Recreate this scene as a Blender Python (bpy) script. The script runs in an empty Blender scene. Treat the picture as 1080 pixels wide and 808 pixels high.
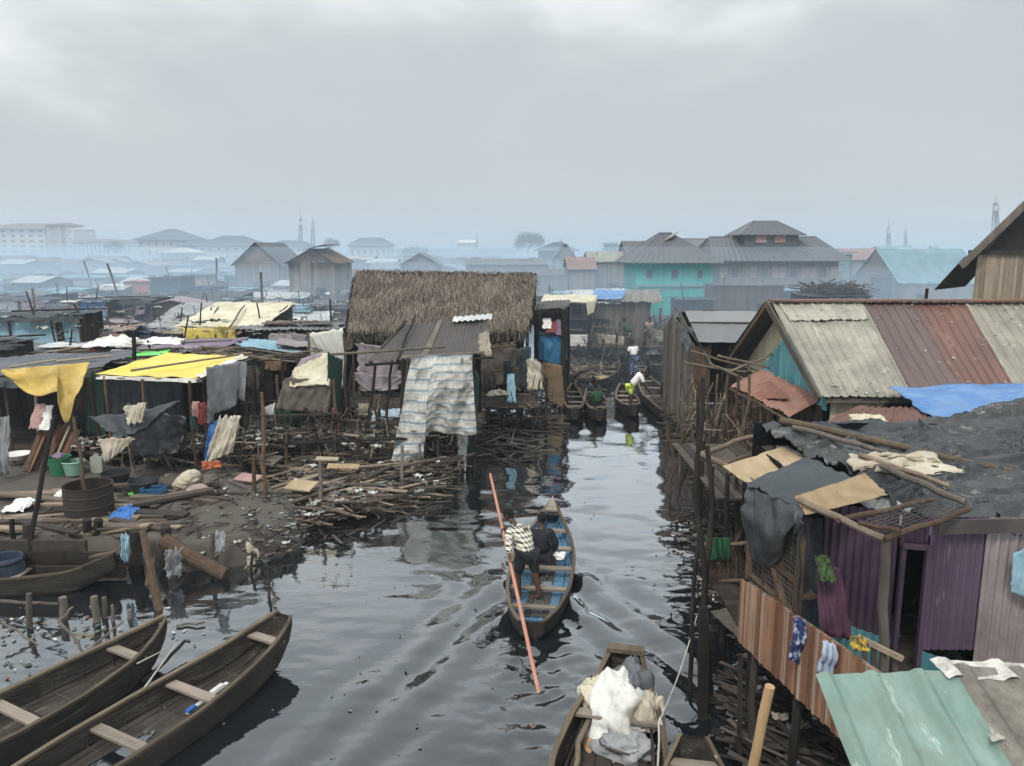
import bpy, math, random
from mathutils import Vector as V, Matrix, noise
R = random.Random(11)
S = bpy.context.scene
H, F, PT = 6.0, 812.0, math.radians(9.92)
CP, SP = math.cos(PT), math.sin(PT)
rad = math.radians
def ray(u, v):
    x, y = (u-540)/F, -(v-404)/F
    return V((x, CP+y*SP, -SP+y*CP))
def G(u, v, z=0.0):                      # where the sight line meets the level z
    d = ray(u, v); t = (z-H)/d.z
    return V((d.x*t, d.y*t, z))
def D(u, v, y):                          # the point at distance y
    d = ray(u, v); t = y/d.y
    return V((d.x*t, y, H+d.z*t))
def lerp(a, b, t): return a+(b-a)*t
def nz(x, y=0, z=0): return noise.noise(V((x, y, z)))
def rr(a, b): return R.uniform(a, b)

# ---------------------------------------------------------------- materials
def mat(name, cols, rough=.85, scale=3., st=(1,1,1), dirt=.35, dcol=(.045,.04,.035), dscale=1.3, bump=.25, bscale=25., metal=0., spec=.3,
        rw=.5, stripes=None, checks=None, blend=None, trans=0., scuff=None):
    m = bpy.data.materials.new(name); m.use_nodes = True
    N, L = m.node_tree.nodes, m.node_tree.links; N.clear()
    def n(t, **k):
        x = N.new(t)
        for a, b in k.items(): setattr(x, a, b)
        return x
    def mth(op, a, b=None, c=None):
        x = n('ShaderNodeMath', operation=op)
        for i, q in enumerate((a, b, c)):
            if q is None: continue
            if isinstance(q, (int, float)): x.inputs[i].default_value = q
            else: L.new(q, x.inputs[i])
        return x.outputs[0]
    def mixc(f, a, b, bt='MIX'):
        x = n('ShaderNodeMix', data_type='RGBA', blend_type=bt)
        for s, q in ((x.inputs[0], f), (x.inputs[6], a), (x.inputs[7], b)):
            if isinstance(q, (int, float)): s.default_value = q
            elif isinstance(q, tuple): s.default_value = (*q[:3], 1)
            else: L.new(q, s)
        return x.outputs[2]
    out = n('ShaderNodeOutputMaterial'); bs = n('ShaderNodeBsdfPrincipled')
    L.new(bs.outputs[0], out.inputs[0])
    tc = n('ShaderNodeTexCoord'); oi = n('ShaderNodeObjectInfo'); at = n('ShaderNodeAttribute', attribute_name='rnd')
    mp = n('ShaderNodeMapping'); mp.inputs['Scale'].default_value = st; L.new(tc.outputs['Object'], mp.inputs[0])
    w = mth('MULTIPLY_ADD', at.outputs['Fac'], 7., mth('MULTIPLY', oi.outputs['Random'], 40.))
    def nt(sc, det=4., vec=None, ww=w, ro=.6):
        x = n('ShaderNodeTexNoise', noise_dimensions='4D'); x.inputs['Scale'].default_value = sc; x.inputs['Detail'].default_value = det
        x.inputs['Roughness'].default_value = ro
        L.new(vec or mp.outputs[0], x.inputs['Vector'])
        if ww: L.new(ww, x.inputs['W'])
        return x.outputs[0]
    a = nt(scale)
    a = mth('MULTIPLY_ADD', mth('SUBTRACT', a, .5), 2.2, .5)
    t = mth('ADD', mth('MULTIPLY', at.outputs['Fac'], rw), mth('MULTIPLY', a, 1-rw))
    rp = n('ShaderNodeValToRGB'); L.new(t, rp.inputs[0]); e = rp.color_ramp.elements
    k = len(cols)
    while len(e) < k: e.new(.5)
    for i, c in enumerate(cols):
        e[i].position = .08+.84*i/max(1, k-1); e[i].color = (*c, 1)
    col = rp.outputs[0]
    if stripes:                           # stripes woven along the v direction of the sheet
        uv = n('ShaderNodeUVMap'); sx = n('ShaderNodeSeparateXYZ'); L.new(uv.outputs[0], sx.inputs[0])
        wob = mth('MULTIPLY', mth('SUBTRACT', nt(1.2, 1.), .5), .02)
        axis = sx.outputs[stripes.get('axis', 1)]
        f = mth('FRACT', mth('MULTIPLY', mth('ADD', axis, wob), stripes['n']))
        for lo, hi, c in stripes['bands']:
            g = mth('MULTIPLY', mth('GREATER_THAN', f, lo), mth('LESS_THAN', f, hi))
            col = mixc(mth('MULTIPLY', g, .9), col, c)
    if checks:
        uv = n('ShaderNodeUVMap'); sx = n('ShaderNodeSeparateXYZ'); L.new(tc.outputs['Object'], sx.inputs[0])
        nn, c = checks
        p1 = mth('FRACT', mth('MULTIPLY', mth('ADD', sx.outputs[0], mth('MULTIPLY', sx.outputs[1], .5)), nn)); p2 = mth('FRACT', mth('MULTIPLY', sx.outputs[2], nn))
        q1 = mth('GREATER_THAN', p1, .55); q2 = mth('GREATER_THAN', p2, .55)
        col = mixc(mth('MULTIPLY', mth('ADD', q1, q2), .5), col, c)
    if dirt:
        d = nt(dscale, 5., tc.outputs['Object'])
        d2 = nt(dscale*7, 3., tc.outputs['Object'])
        d = mth('ADD', d, mth('MULTIPLY', mth('SUBTRACT', d2, .5), .35))
        mr = n('ShaderNodeMapRange'); L.new(d, mr.inputs[0]); mr.inputs[1].default_value = .42; mr.inputs[2].default_value = .72
        col = mixc(mth('MULTIPLY', mr.outputs[0], dirt), col, dcol)
    if scuff:                             # thin worn patches where the finish is rubbed through
        amt, sc_, ssc = scuff
        d = nt(ssc, 6., mp.outputs[0], ro=.75); mr = n('ShaderNodeMapRange'); L.new(d, mr.inputs[0]); mr.inputs[1].default_value = .58; mr.inputs[2].default_value = .66
        col = mixc(mth('MULTIPLY', mr.outputs[0], amt), col, sc_)
    L.new(col, bs.inputs['Base Color'])
    ra = mth('MULTIPLY_ADD', a, .2, rough-.1); L.new(ra, bs.inputs['Roughness'])
    bs.inputs['Metallic'].default_value = metal; bs.inputs['Specular IOR Level'].default_value = spec
    if trans: bs.inputs['Transmission Weight'].default_value = trans
    if bump:
        b = n('ShaderNodeBump'); b.inputs['Strength'].default_value = bump; b.inputs['Distance'].default_value = .02
        L.new(nt(bscale, 4.), b.inputs['Height']); L.new(b.outputs[0], bs.inputs['Normal'])
    return m
VZ = (1, 1, .12)                           # grain running upward
VX = (.12, 1, 1); VY = (1, .12, 1)
MT = {}
def wood(k, cols, st=VZ, **kw): MT[k] = mat(k, cols, rough=.82, scale=9, st=st, **{**dict(dirt=.45, bump=.6, bscale=30, spec=.12), **kw})
wood('wood_dark', [(.009,.008,.008), (.021,.018,.016), (.052,.042,.035)])
wood('wood_dark_x', [(.014,.011,.009), (.032,.025,.02), (.07,.054,.042)], st=(1,1,1))
wood('wood_grey', [(.06,.05,.042), (.115,.098,.082), (.20,.172,.142)])
wood('wood_pale', [(.17,.14,.10), (.29,.235,.165), (.40,.34,.26)], st=(1,1,1), dirt=.3)
wood('wood_brown', [(.035,.023,.016), (.08,.052,.034), (.16,.105,.07)], st=(1,1,1))
wood('pole_wood', [(.07,.052,.038), (.14,.105,.075), (.25,.195,.14)], st=(1,1,.3))
wood('bamboo', [(.30,.19,.10), (.42,.28,.15), (.34,.22,.12)], st=(1,1,.2), dirt=.25)
wood('rail_plank', [(.10,.05,.032), (.20,.10,.058), (.27,.15,.095), (.31,.235,.18)], rw=.85, dirt=.35)
wood('deck_plank', [(.02,.017,.014), (.045,.036,.03), (.10,.082,.066)], st=(1,.2,1))
wood('boat_wood', [(.012,.010,.009), (.030,.025,.021), (.065,.054,.044)], st=VX, dirt=.5, dscale=2., scuff=(.6, (.11,.10,.085), 7.))
wood('boat_inside', [(.022,.019,.016), (.055,.046,.039), (.12,.10,.082)], st=VX, dirt=.65, dscale=2.5, dcol=(.02,.018,.016), scuff=(.7, (.19,.17,.145), 9.), bump=1.)
wood('gunwale_wood', [(.06,.047,.034), (.12,.094,.066), (.20,.16,.115)], st=VX, dirt=.3)
wood('thwart_wood', [(.13,.11,.09), (.23,.195,.16), (.32,.27,.22)], st=VY, dirt=.3)
wood('blue_paint', [(.05,.12,.20), (.09,.19,.29), (.15,.26,.36)], st=VX, dirt=.55, scuff=(.5, (.2,.2,.19), 8.))
wood('pink_pole', [(.38,.16,.11), (.46,.22,.16), (.35,.17,.12)], st=(1,1,1), dirt=.2)
wood('cream_board', [(.32,.28,.18), (.46,.41,.28), (.55,.50,.36)], dirt=.4, rw=.6)
wood('teal_board', [(.08,.25,.28), (.13,.34,.37), (.20,.42,.43)], dirt=.35, rw=.6)
wood('tan_board', [(.18,.14,.10), (.27,.215,.16), (.36,.30,.23)], dirt=.35, rw=.6)
wood('haze_board', [(.10,.078,.065), (.17,.135,.115), (.25,.205,.175)], dirt=.35, rw=.6)
wood('teal_paint', [(.015,.26,.22), (.02,.36,.30), (.04,.42,.36)], dirt=.2, rw=.4)
wood('ply', [(.22,.16,.09), (.32,.245,.15), (.42,.335,.22)], st=(1,.3,1), dirt=.35, dcol=(.2,.13,.07))
def sheet(k, cols, **kw): MT[k] = mat(k, cols, **{**dict(rough=.55, scale=2.2, st=(1,.35,.35), dirt=.45, bump=.12, bscale=14, spec=.35, dcol=(.08,.06,.05)), **kw})
sheet('tin_beige', [(.19,.175,.14), (.29,.27,.22), (.38,.36,.31)], dscale=1.3, dirt=.7, dcol=(.09,.08,.065), scuff=(.6, (.5,.48,.43), 5.))
sheet('tin_brown', [(.06,.038,.035), (.09,.06,.056), (.13,.09,.083)], dscale=1., dirt=.4, scuff=(.35, (.3,.26,.24), 6.))
sheet('tin_rust', [(.12,.058,.042), (.17,.086,.065), (.22,.13,.10)], dscale=1.2, dirt=.6, scuff=(.4, (.32,.25,.21), 6.))
sheet('tin_redrust', [(.10,.04,.027), (.19,.078,.052), (.26,.145,.11)], dirt=.4, rw=.7)
sheet('tin_dark', [(.03,.026,.024), (.055,.047,.043), (.09,.077,.07)], dirt=.3)
sheet('tin_grey', [(.10,.105,.11), (.15,.155,.16), (.20,.205,.21)], dirt=.25)
sheet('tin_slate', [(.055,.06,.072), (.08,.088,.10), (.11,.12,.13)], dirt=.3)
sheet('tin_light', [(.36,.37,.37), (.46,.47,.47), (.56,.57,.56)], dirt=.4)
sheet('tin_green', [(.075,.135,.112), (.12,.195,.165), (.21,.285,.25)], dirt=.65, dcol=(.13,.14,.11), dscale=3.5, scale=5, bump=.5, bscale=8, scuff=(.65, (.42,.48,.44), 6.))
sheet('tin_weathered', [(.10,.09,.072), (.22,.205,.175), (.34,.33,.30)], dirt=.85, dcol=(.05,.038,.025), dscale=2.4, scale=4, bump=.5, bscale=8, scuff=(.5, (.5,.49,.45), 5.))
sheet('tin_white', [(.34,.32,.28), (.47,.45,.41), (.58,.56,.53)], dirt=.85, dcol=(.13,.10,.075), dscale=7.)
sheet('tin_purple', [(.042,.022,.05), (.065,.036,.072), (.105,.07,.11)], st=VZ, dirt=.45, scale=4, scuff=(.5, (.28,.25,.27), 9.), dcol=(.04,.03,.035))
sheet('tin_purple_shaded', [(.026,.013,.03), (.04,.021,.046), (.065,.038,.07)], st=VZ, dirt=.4, scale=4)  # the purple tin again, with the shade under the awning put into its colour
sheet('tin_mauve', [(.18,.135,.15), (.25,.205,.205), (.33,.29,.275)], st=VZ, dirt=.6, scale=5, scuff=(.5, (.45,.42,.38), 8.))
sheet('tin_teal', [(.04,.14,.16), (.06,.19,.22), (.09,.24,.26)], st=VZ, dirt=.2)
sheet('tin_cyan', [(.10,.20,.23), (.14,.255,.285), (.21,.32,.345)], dirt=.5)
sheet('tin_blue', [(.10,.28,.50), (.14,.35,.58), (.2,.42,.62)], dirt=.3)
def cloth(k, cols, **kw): MT[k] = mat(k, cols, **{**dict(rough=.8, scale=1.6, dirt=.35, bump=.6, bscale=11, spec=.2, rw=.25, scuff=(.45, tuple(.35*c for c in cols[0]), 4.5)), **kw})
cloth('tarp_yellow', [(.50,.37,.05), (.64,.50,.09), (.72,.60,.2)], dirt=.5, dcol=(.35,.28,.16))
cloth('tarp_ocher', [(.36,.23,.05), (.48,.33,.08), (.57,.43,.17)], dirt=.4, dcol=(.16,.12,.06))
cloth('tarp_cream', [(.40,.36,.24), (.52,.48,.35), (.62,.58,.46)], dirt=.5, dcol=(.25,.22,.16))
cloth('tarp_white', [(.48,.47,.43), (.62,.61,.57), (.70,.69,.66)], dirt=.4, dcol=(.22,.2,.17))
cloth('sack', [(.33,.29,.22), (.47,.42,.33), (.56,.51,.42)], dirt=.5, dcol=(.15,.12,.09))
cloth('tarp_grey', [(.07,.078,.088), (.11,.12,.132), (.18,.19,.2)], dirt=.3)
cloth('tarp_silver', [(.18,.185,.19), (.27,.28,.29), (.36,.37,.38)], dirt=.4)
cloth('tarp_black', [(.008,.010,.012), (.015,.018,.021), (.028,.033,.039)], rough=.38, dirt=.4, dcol=(.09,.09,.088), spec=.5, bump=1., bscale=8)
cloth('tarp_charcoal', [(.014,.019,.023), (.026,.034,.040), (.05,.06,.067)], rough=.6, dirt=.2, spec=.4)
cloth('tarp_navy', [(.02,.032,.052), (.032,.05,.078), (.06,.085,.12)], dirt=.25)
cloth('tarp_blue', [(.055,.14,.32), (.08,.19,.40), (.14,.27,.48)], dirt=.55, scuff=(.4, (.35,.42,.5), 3.), rough=.55, dcol=(.2,.28,.38))
cloth('tarp_deep', [(.02,.10,.20), (.03,.15,.28), (.06,.20,.33)], dirt=.25, rough=.55)
cloth('tarp_sky', [(.15,.27,.33), (.21,.35,.42), (.30,.43,.49)], dirt=.35)
cloth('tarp_purple', [(.13,.095,.14), (.19,.145,.20), (.25,.20,.25)], dirt=.3)
cloth('tarp_mauve', [(.20,.17,.18), (.27,.23,.245), (.34,.30,.31)], dirt=.3)
cloth('tarp_brown', [(.06,.048,.040), (.10,.082,.068), (.15,.125,.105)], dirt=.3)
cloth('tarp_olive', [(.075,.085,.05), (.17,.13,.075), (.25,.15,.09)], dirt=.35, scale=1.2, dcol=(.1,.05,.03))
cloth('cloth_green', [(.012,.055,.025), (.02,.085,.04), (.04,.12,.06)], dirt=.1)
cloth('cloth_dkgreen', [(.015,.045,.035), (.025,.065,.05), (.045,.09,.07)], dirt=.2)
cloth('cloth_red', [(.14,.03,.03), (.20,.05,.05), (.28,.12,.11)], dirt=.2)
cloth('cloth_pink', [(.27,.15,.14), (.36,.23,.21), (.44,.32,.3)], dirt=.2)
cloth('cloth_orange', [(.34,.09,.04), (.46,.13,.06), (.52,.20,.11)], dirt=.2)
cloth('cloth_ltblue', [(.20,.25,.34), (.28,.34,.43), (.36,.41,.50)], dirt=.1)
cloth('cloth_navy', [(.018,.022,.06), (.025,.04,.12), (.55,.6,.7)], scale=14, dirt=0, rw=0)
cloth('cloth_floral', [(.02,.03,.06), (.05,.09,.22), (.45,.40,.30), (.40,.28,.08)], scale=9, dirt=.1, rw=0)
cloth('cloth_gold', [(.02,.02,.02), (.04,.04,.03), (.40,.26,.03), (.5,.33,.04)], scale=16, dirt=0, rw=0)
cloth('cloth_camo', [(.010,.010,.012), (.014,.018,.014), (.05,.10,.03), (.014,.016,.014), (.16,.11,.10)], scale=12, dirt=0, rw=0)
cloth('cloth_black', [(.010,.011,.014), (.016,.018,.022), (.028,.03,.036)], dirt=0)
cloth('cloth_white', [(.60,.60,.58), (.70,.70,.68), (.78,.78,.76)], dirt=.25, dcol=(.35,.33,.3))
cloth('cloth_lime', [(.45,.60,.05), (.55,.70,.08), (.60,.72,.15)], dirt=.1)
cloth('cloth_wine', [(.045,.018,.035), (.07,.03,.055), (.10,.05,.08)], dirt=.25)
cloth('sheet_pinkbrown', [(.22,.16,.14), (.30,.23,.205), (.36,.29,.26)], scale=5, dirt=.3)
cloth('bag_blue', [(.02,.09,.30), (.04,.14,.40), (.08,.22,.48)], dirt=.15, rough=.5)
MT['striped'] = mat('striped', [(.34,.34,.30), (.46,.46,.42), (.56,.56,.52)], rough=.8, dirt=.85, dcol=(.17,.145,.115), dscale=1.6, bump=.5, bscale=9,
                    rw=.2, stripes=dict(n=10, bands=[(.0,.24,(.15,.21,.26)), (.36,.43,(.22,.27,.31))]))
MT['striped_grey'] = mat('striped_grey', [(.42,.42,.38), (.52,.52,.47), (.6,.6,.55)], rough=.8, dirt=.35, dcol=(.26,.22,.17), bump=.3, bscale=9,
                    stripes=dict(n=14, axis=0, bands=[(.0,.2,(.30,.30,.28))]))
MT['check'] = mat('check', [(.60,.57,.46), (.66,.63,.52)], rough=.85, dirt=.0, bump=.2, checks=(15., (.02,.02,.025)))
def plain(k, cols, **kw): MT[k] = mat(k, cols, **{**dict(rough=.7, dirt=.3, bump=.1, scale=3), **kw})
plain('plaster', [(.50,.44,.38), (.60,.54,.47), (.68,.63,.56)])
plain('plaster_tan', [(.30,.235,.20), (.36,.29,.25)])
plain('roof_maroon', [(.17,.10,.09), (.22,.14,.12)])
plain('roof_slate', [(.075,.09,.11), (.105,.12,.14)])
plain('glass_dark', [(.02,.025,.03), (.035,.04,.05)], rough=.3, dirt=0)
plain('void', [(.003,.004,.005), (.006,.007,.009)], dirt=0, spec=.1)  # near-black colour standing for the shade inside openings; also dark seams
plain('skin', [(.045,.022,.014), (.065,.034,.022), (.085,.046,.03)], rough=.5, dirt=0, bump=.05)
plain('hair', [(.006,.005,.005), (.012,.010,.009)], rough=.9, dirt=0, bump=1., bscale=90)
plain('steel', [(.10,.10,.105), (.16,.16,.165)], rough=.5, metal=.6, dirt=.3)
plain('drum_rust', [(.014,.011,.01), (.03,.019,.014), (.06,.032,.022)], dirt=.5, scale=5)
plain('plastic_green', [(.02,.12,.06), (.03,.17,.085)], rough=.5)
plain('plastic_mint', [(.18,.33,.25), (.25,.42,.32)], rough=.5)
plain('plastic_blue', [(.015,.08,.17), (.025,.12,.24)], rough=.5)
plain('plastic_lime', [(.12,.55,.10), (.18,.62,.14)], rough=.5)
plain('plastic_black', [(.012,.014,.016), (.022,.025,.028)], rough=.5)
plain('plastic_orange', [(.45,.16,.03), (.55,.22,.05)], rough=.5)
plain('plastic_grey', [(.24,.25,.22), (.32,.33,.29)], rough=.5)
plain('rope', [(.35,.33,.28), (.5,.48,.42)])
plain('wire', [(.05,.045,.04), (.09,.08,.07)], dirt=0)
plain('tower_steel', [(.14,.15,.16), (.2,.2,.2)], dirt=0)
plain('leaf', [(.03,.055,.025), (.045,.08,.035), (.07,.11,.05)], dirt=0, rw=.8)
plain('litter_mix', [(.05,.05,.05), (.22,.2,.17), (.08,.10,.14), (.38,.36,.31), (.16,.09,.06), (.14,.13,.1), (.07,.13,.1), (.5,.5,.47)], dirt=.2, rw=1., scale=1)
plain('thatch', [(.035,.027,.02), (.085,.068,.052), (.16,.132,.104), (.26,.22,.18)], dirt=.3, dscale=.8, rw=.85, st=(1,1,.3), scale=6, rough=.95)
plain('mud', [(.04,.035,.029), (.085,.074,.062), (.14,.125,.105)], rough=.85, dirt=.6, scale=1.3, bump=1., bscale=10, dcol=(.028,.026,.024))
plain('mud_far', [(.06,.055,.05), (.10,.095,.085)], rough=.95)
plain('stick_mix', [(.010,.009,.008), (.022,.018,.015), (.045,.036,.03), (.10,.08,.065)], rw=.9, dirt=.3, scale=4)
plain('plank_mix', [(.016,.013,.011), (.04,.031,.024), (.08,.06,.045), (.14,.11,.084), (.28,.21,.145)], rw=.9, dirt=.3, scale=5)

# ---------------------------------------------------------------- mesh builder
WL = {}
def tag(o, label=None, cat=None, group=None, kind=None):
    for k, q in (('label', label), ('category', cat), ('group', group), ('kind', kind)):
        if q: o[k] = q
    return o
def thing(name, label, cat, loc=(0,0,0), group=None, kind=None):
    o = bpy.data.objects.new(name, None); S.collection.objects.link(o); o.location = loc; o.empty_display_size = .2
    WL[o.name] = V(loc); return tag(o, label, cat, group, kind)
class MB:
    def __init__(s): s.v = []; s.f = []; s.r = []; s.uv = {}
    def add(s, vs, fs, r=None, uvs=None):
        b = len(s.v); s.v += [V(p) for p in vs]; r = R.random() if r is None else r
        for f in fs: s.f.append([b+i for i in f]); s.r.append(r)
        if uvs:
            for i, q in enumerate(uvs): s.uv[b+i] = q
        return s
    def bar(s, a, b, w, h, r=None, up=V((0,0,1)), taper=1.):
        a, b = V(a), V(b); d = (b-a)
        if d.length < 1e-6: return s
        d.normalize()
        if abs(d.dot(up)) > .98: up = V((0,1,0))
        x = d.cross(up).normalized(); y = x.cross(d)
        vs = []
        for p, k in ((a, 1.), (b, taper)):
            for sx, sy in ((-1,-1), (1,-1), (1,1), (-1,1)): vs.append(p+x*(sx*w/2*k)+y*(sy*h/2*k))
        return s.add(vs, [(0,1,2,3), (7,6,5,4), (0,4,5,1), (1,5,6,2), (2,6,7,3), (3,7,4,0)], r)
    def box(s, c, sz, rz=0., r=None, tilt=None):
        c = V(c); m = Matrix.Rotation(rz, 3, 'Z')
        if tilt: m = m @ Matrix.Rotation(tilt[0], 3, 'X') @ Matrix.Rotation(tilt[1], 3, 'Y')
        vs = [c+m@V((x*sz[0]/2, y*sz[1]/2, z*sz[2]/2)) for z in (-1,1) for x, y in ((-1,-1), (1,-1), (1,1), (-1,1))]
        return s.add(vs, [(3,2,1,0), (4,5,6,7), (0,1,5,4), (1,2,6,5), (2,3,7,6), (3,0,4,7)], r)
    def tube(s, pts, rads, n=7, r=None, cap=True):
        pts = [V(p) for p in pts]
        if isinstance(rads, (int, float)): rads = [rads]*len(pts)
        vs, fs = [], []; ux = None
        for i, p in enumerate(pts):
            d = (pts[min(i+1, len(pts)-1)]-pts[max(i-1, 0)]).normalized()
            if ux is None:
                ux = d.cross(V((0,0,1)) if abs(d.z) < .9 else V((0,1,0))).normalized()
            ux = (ux-d*ux.dot(d)).normalized(); uy = d.cross(ux)
            for k in range(n):
                a = 2*math.pi*k/n; vs.append(p+(ux*math.cos(a)+uy*math.sin(a))*rads[i])
        for i in range(len(pts)-1):
            for k in range(n): fs.append((i*n+k, i*n+(k+1)%n, (i+1)*n+(k+1)%n, (i+1)*n+k))
        if cap: fs += [tuple(range(n))[::-1], tuple((len(pts)-1)*n+k for k in range(n))]
        return s.add(vs, fs, r)
    def pole(s, a, b, r0, r1=None, bend=None, n=7, seg=6, r=None):   # a crooked trunk pole
        a, b = V(a), V(b); r1 = r0*.8 if r1 is None else r1; L = (b-a).length; bend = L*.012 if bend is None else bend
        o = V((rr(0,99), rr(0,99), 0)); pts, rs = [], []
        for i in range(seg+1):
            t = i/seg; k = math.sin(math.pi*t)*1.2+.1
            pts.append(lerp(a, b, t)+V((nz(o.x+t*3, o.y), nz(o.x, o.y+t*3), 0))*bend*2.2*k)
            rs.append(lerp(r0, r1, t)*(1+.12*nz(o.y+t*9, o.x)))
        return s.tube(pts, rs, n, r)
    def patch(s, fn, nu, nv, th=.012, r=None):      # fn(u,v) -> point; a sheet with real thickness
        P = [[V(fn(i/nu, j/nv)) for i in range(nu+1)] for j in range(nv+1)]
        top, bot, uvs = [], [], []
        for j in range(nv+1):
            for i in range(nu+1):
                a = P[j][min(i+1, nu)]-P[j][max(i-1, 0)]; b = P[min(j+1, nv)][i]-P[max(j-1, 0)][i]
                q = a.cross(b); q = q.normalized() if q.length > 1e-9 else V((0,0,1))
                top.append(P[j][i]+q*th/2); bot.append(P[j][i]-q*th/2); uvs.append((i/nu, j/nv))
        m = len(top); fs = []; w = nu+1
        for j in range(nv):
            for i in range(nu):
                a = j*w+i; fs.append((a, a+1, a+w+1, a+w)); fs.append((m+a, m+a+w, m+a+w+1, m+a+1))
        for i in range(nu):
            fs.append((i+1, i, m+i, m+i+1)); a = nv*w+i; fs.append((a, a+1, m+a+1, m+a))
        for j in range(nv):
            a = j*w; fs.append((a, a+w, m+a+w, m+a)); a = j*w+nu; fs.append((a+w, a, m+a, m+a+w))
        return s.add(top+bot, fs, r, uvs+uvs)
    def corr(s, p00, p10, p01, p11, ribs=20, amp=.015, rows=6, sag=.0, kind='sin', th=.004, rough=.0, r=None, rag=0.):
        p00, p10, p01, p11 = map(V, (p00, p10, p01, p11)); per = 6 if kind == 'sin' else 8
        nrm = (p10-p00).cross(p01-p00).normalized()
        if nrm.z < 0: nrm = -nrm
        o = rr(0, 99); nu = max(2, int(ribs*per))
        def fn(u, v):
            if rag and v > .999: v2 = 1-rag*abs(nz(u*9+o, o))
            elif rag and v < .001: v2 = rag*abs(nz(u*9+o, o+5))
            else: v2 = v
            p = lerp(lerp(p00, p10, u), lerp(p01, p11, u), v2)
            c = u*ribs
            if kind == 'sin': h = amp*math.sin(2*math.pi*c)
            else:
                q = c % 1.; h = amp*2*max(0., min(1., (q-.05)/.06, (.36-q)/.06))
            h += rough*nz(u*5+o, v*4, o)+rough*.6*nz(u*17+o, v*9, o)-sag*math.sin(math.pi*u)*math.sin(math.pi*min(1, v))
            return p+nrm*h
        return s.patch(fn, nu, rows, th, r)
    def cloth(s, p00, p10, p01, p11, nu=26, nv=18, sag=.0, wr=.04, fold=.0, nf=5, seed=None, th=.012, rag=.03, freq=2.2, pull=None, r=None):
        p00, p10, p01, p11 = map(V, (p00, p10, p01, p11)); o = rr(0, 99) if seed is None else seed
        nrm = (p10-p00).cross(p01-p00); nrm = nrm.normalized() if nrm.length > 1e-6 else V((0,-1,0))
        LU = max((p10-p00).length, (p11-p01).length); LV = max((p01-p00).length, (p11-p10).length)
        def fn(u, v):
            uu, vv = u, v
            if u in (0., 1.): uu += rag*nz(v*7+o, 3, u*5)
            if v in (0., 1.): vv += rag*nz(u*7+o, 7, v*5)
            p = lerp(lerp(p00, p10, uu), lerp(p01, p11, uu), vv)
            x, y = u*LU, v*LV
            wv = V((nz(x*.8+o, y*.8), nz(x*.8, y*.8+o), 0))*.6
            h = wr*(nz(x*freq+wv.x+o, y*freq*.55+wv.y, o)+.45*(1-2*abs(nz(x*freq*2.1+wv.x*2+o, y*freq*1.2+wv.y*2, o+3)))+.22*nz(x*freq*5+o, y*freq*4, o))
            if fold: h += fold*(math.sin(2*math.pi*(nf*u+1.3*nz(u*2.6+o, v*.8, o)+.6*nz(v*1.5+o, u*2)))+.5*math.sin(2*math.pi*(nf*2.3*u+1.5*nz(u*3, v*1.2, o+7))))*(.3+.7*v)*(.55+.9*abs(nz(u*2+o, 5)))
            p = p+nrm*h
            p.z -= sag*math.sin(math.pi*u)*(.3+.7*math.sin(math.pi*v))
            return p
        return s.patch(fn, nu, nv, th, r)
    def planks(s, a, b, z0, z1, z1b=None, w=.16, th=.03, gap=.006, jit=.03, r=None, z0b=None, skip=0.):   # upright boards from a to b
        a, b = V(a), V(b); a.z = b.z = 0; L = (b-a).length; d = (b-a).normalized(); nn = V((-d.y, d.x, 0)); t = 0
        z1b = z1 if z1b is None else z1b; z0b = z0 if z0b is None else z0b
        while t < L-.02:
            ww = min(w*rr(.75, 1.25), L-t)
            if R.random() >= skip:
                p = a+d*t+nn*rr(-.008, .008); q = a+d*(t+ww-gap)+nn*rr(-.008, .008); k0, k1 = t/L, (t+ww)/L
                c = rr(-jit, jit); c2 = rr(-jit, jit)
                zs = (lerp(z0, z0b, k0)+c2, lerp(z0, z0b, k1)+c2, lerp(z1, z1b, k1)+c, lerp(z1, z1b, k0)+c)
                f = [p+V((0,0,zs[0])), q+V((0,0,zs[1])), q+V((0,0,zs[2])), p+V((0,0,zs[3]))]
                s.add([x-nn*th/2 for x in f]+[x+nn*th/2 for x in f], [(0,1,2,3), (7,6,5,4), (1,0,4,5), (2,1,5,6), (3,2,6,7), (0,3,7,4)])
            t += ww
        return s
    def deck(s, x0, x1, y0, y1, z, w=.16, th=.04, along='x', skip=.06):
        if along == 'x':
            y = y0
            while y < y1:
                ww = w*rr(.8, 1.2)
                if R.random() > skip: s.bar((x0-rr(0,.15), y+ww/2, z+rr(-.01,.01)), (x1+rr(0,.15), y+ww/2, z+rr(-.01,.01)), ww-.01, th)
                y += ww
        else:
            x = x0
            while x < x1:
                ww = w*rr(.8, 1.2)
                if R.random() > skip: s.bar((x+ww/2, y0-rr(0,.15), z+rr(-.01,.01)), (x+ww/2, y1+rr(0,.15), z+rr(-.01,.01)), ww-.01, th)
                x += ww
        return s
    def prism(s, pts, ext, r=None):
        pts = [V(p) for p in pts]; n = len(pts); e = V(ext)
        return s.add(pts+[p+e for p in pts], [tuple(range(n))[::-1], tuple(range(n, 2*n))]+[(i, (i+1)%n, n+(i+1)%n, n+i) for i in range(n)], r)
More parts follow.
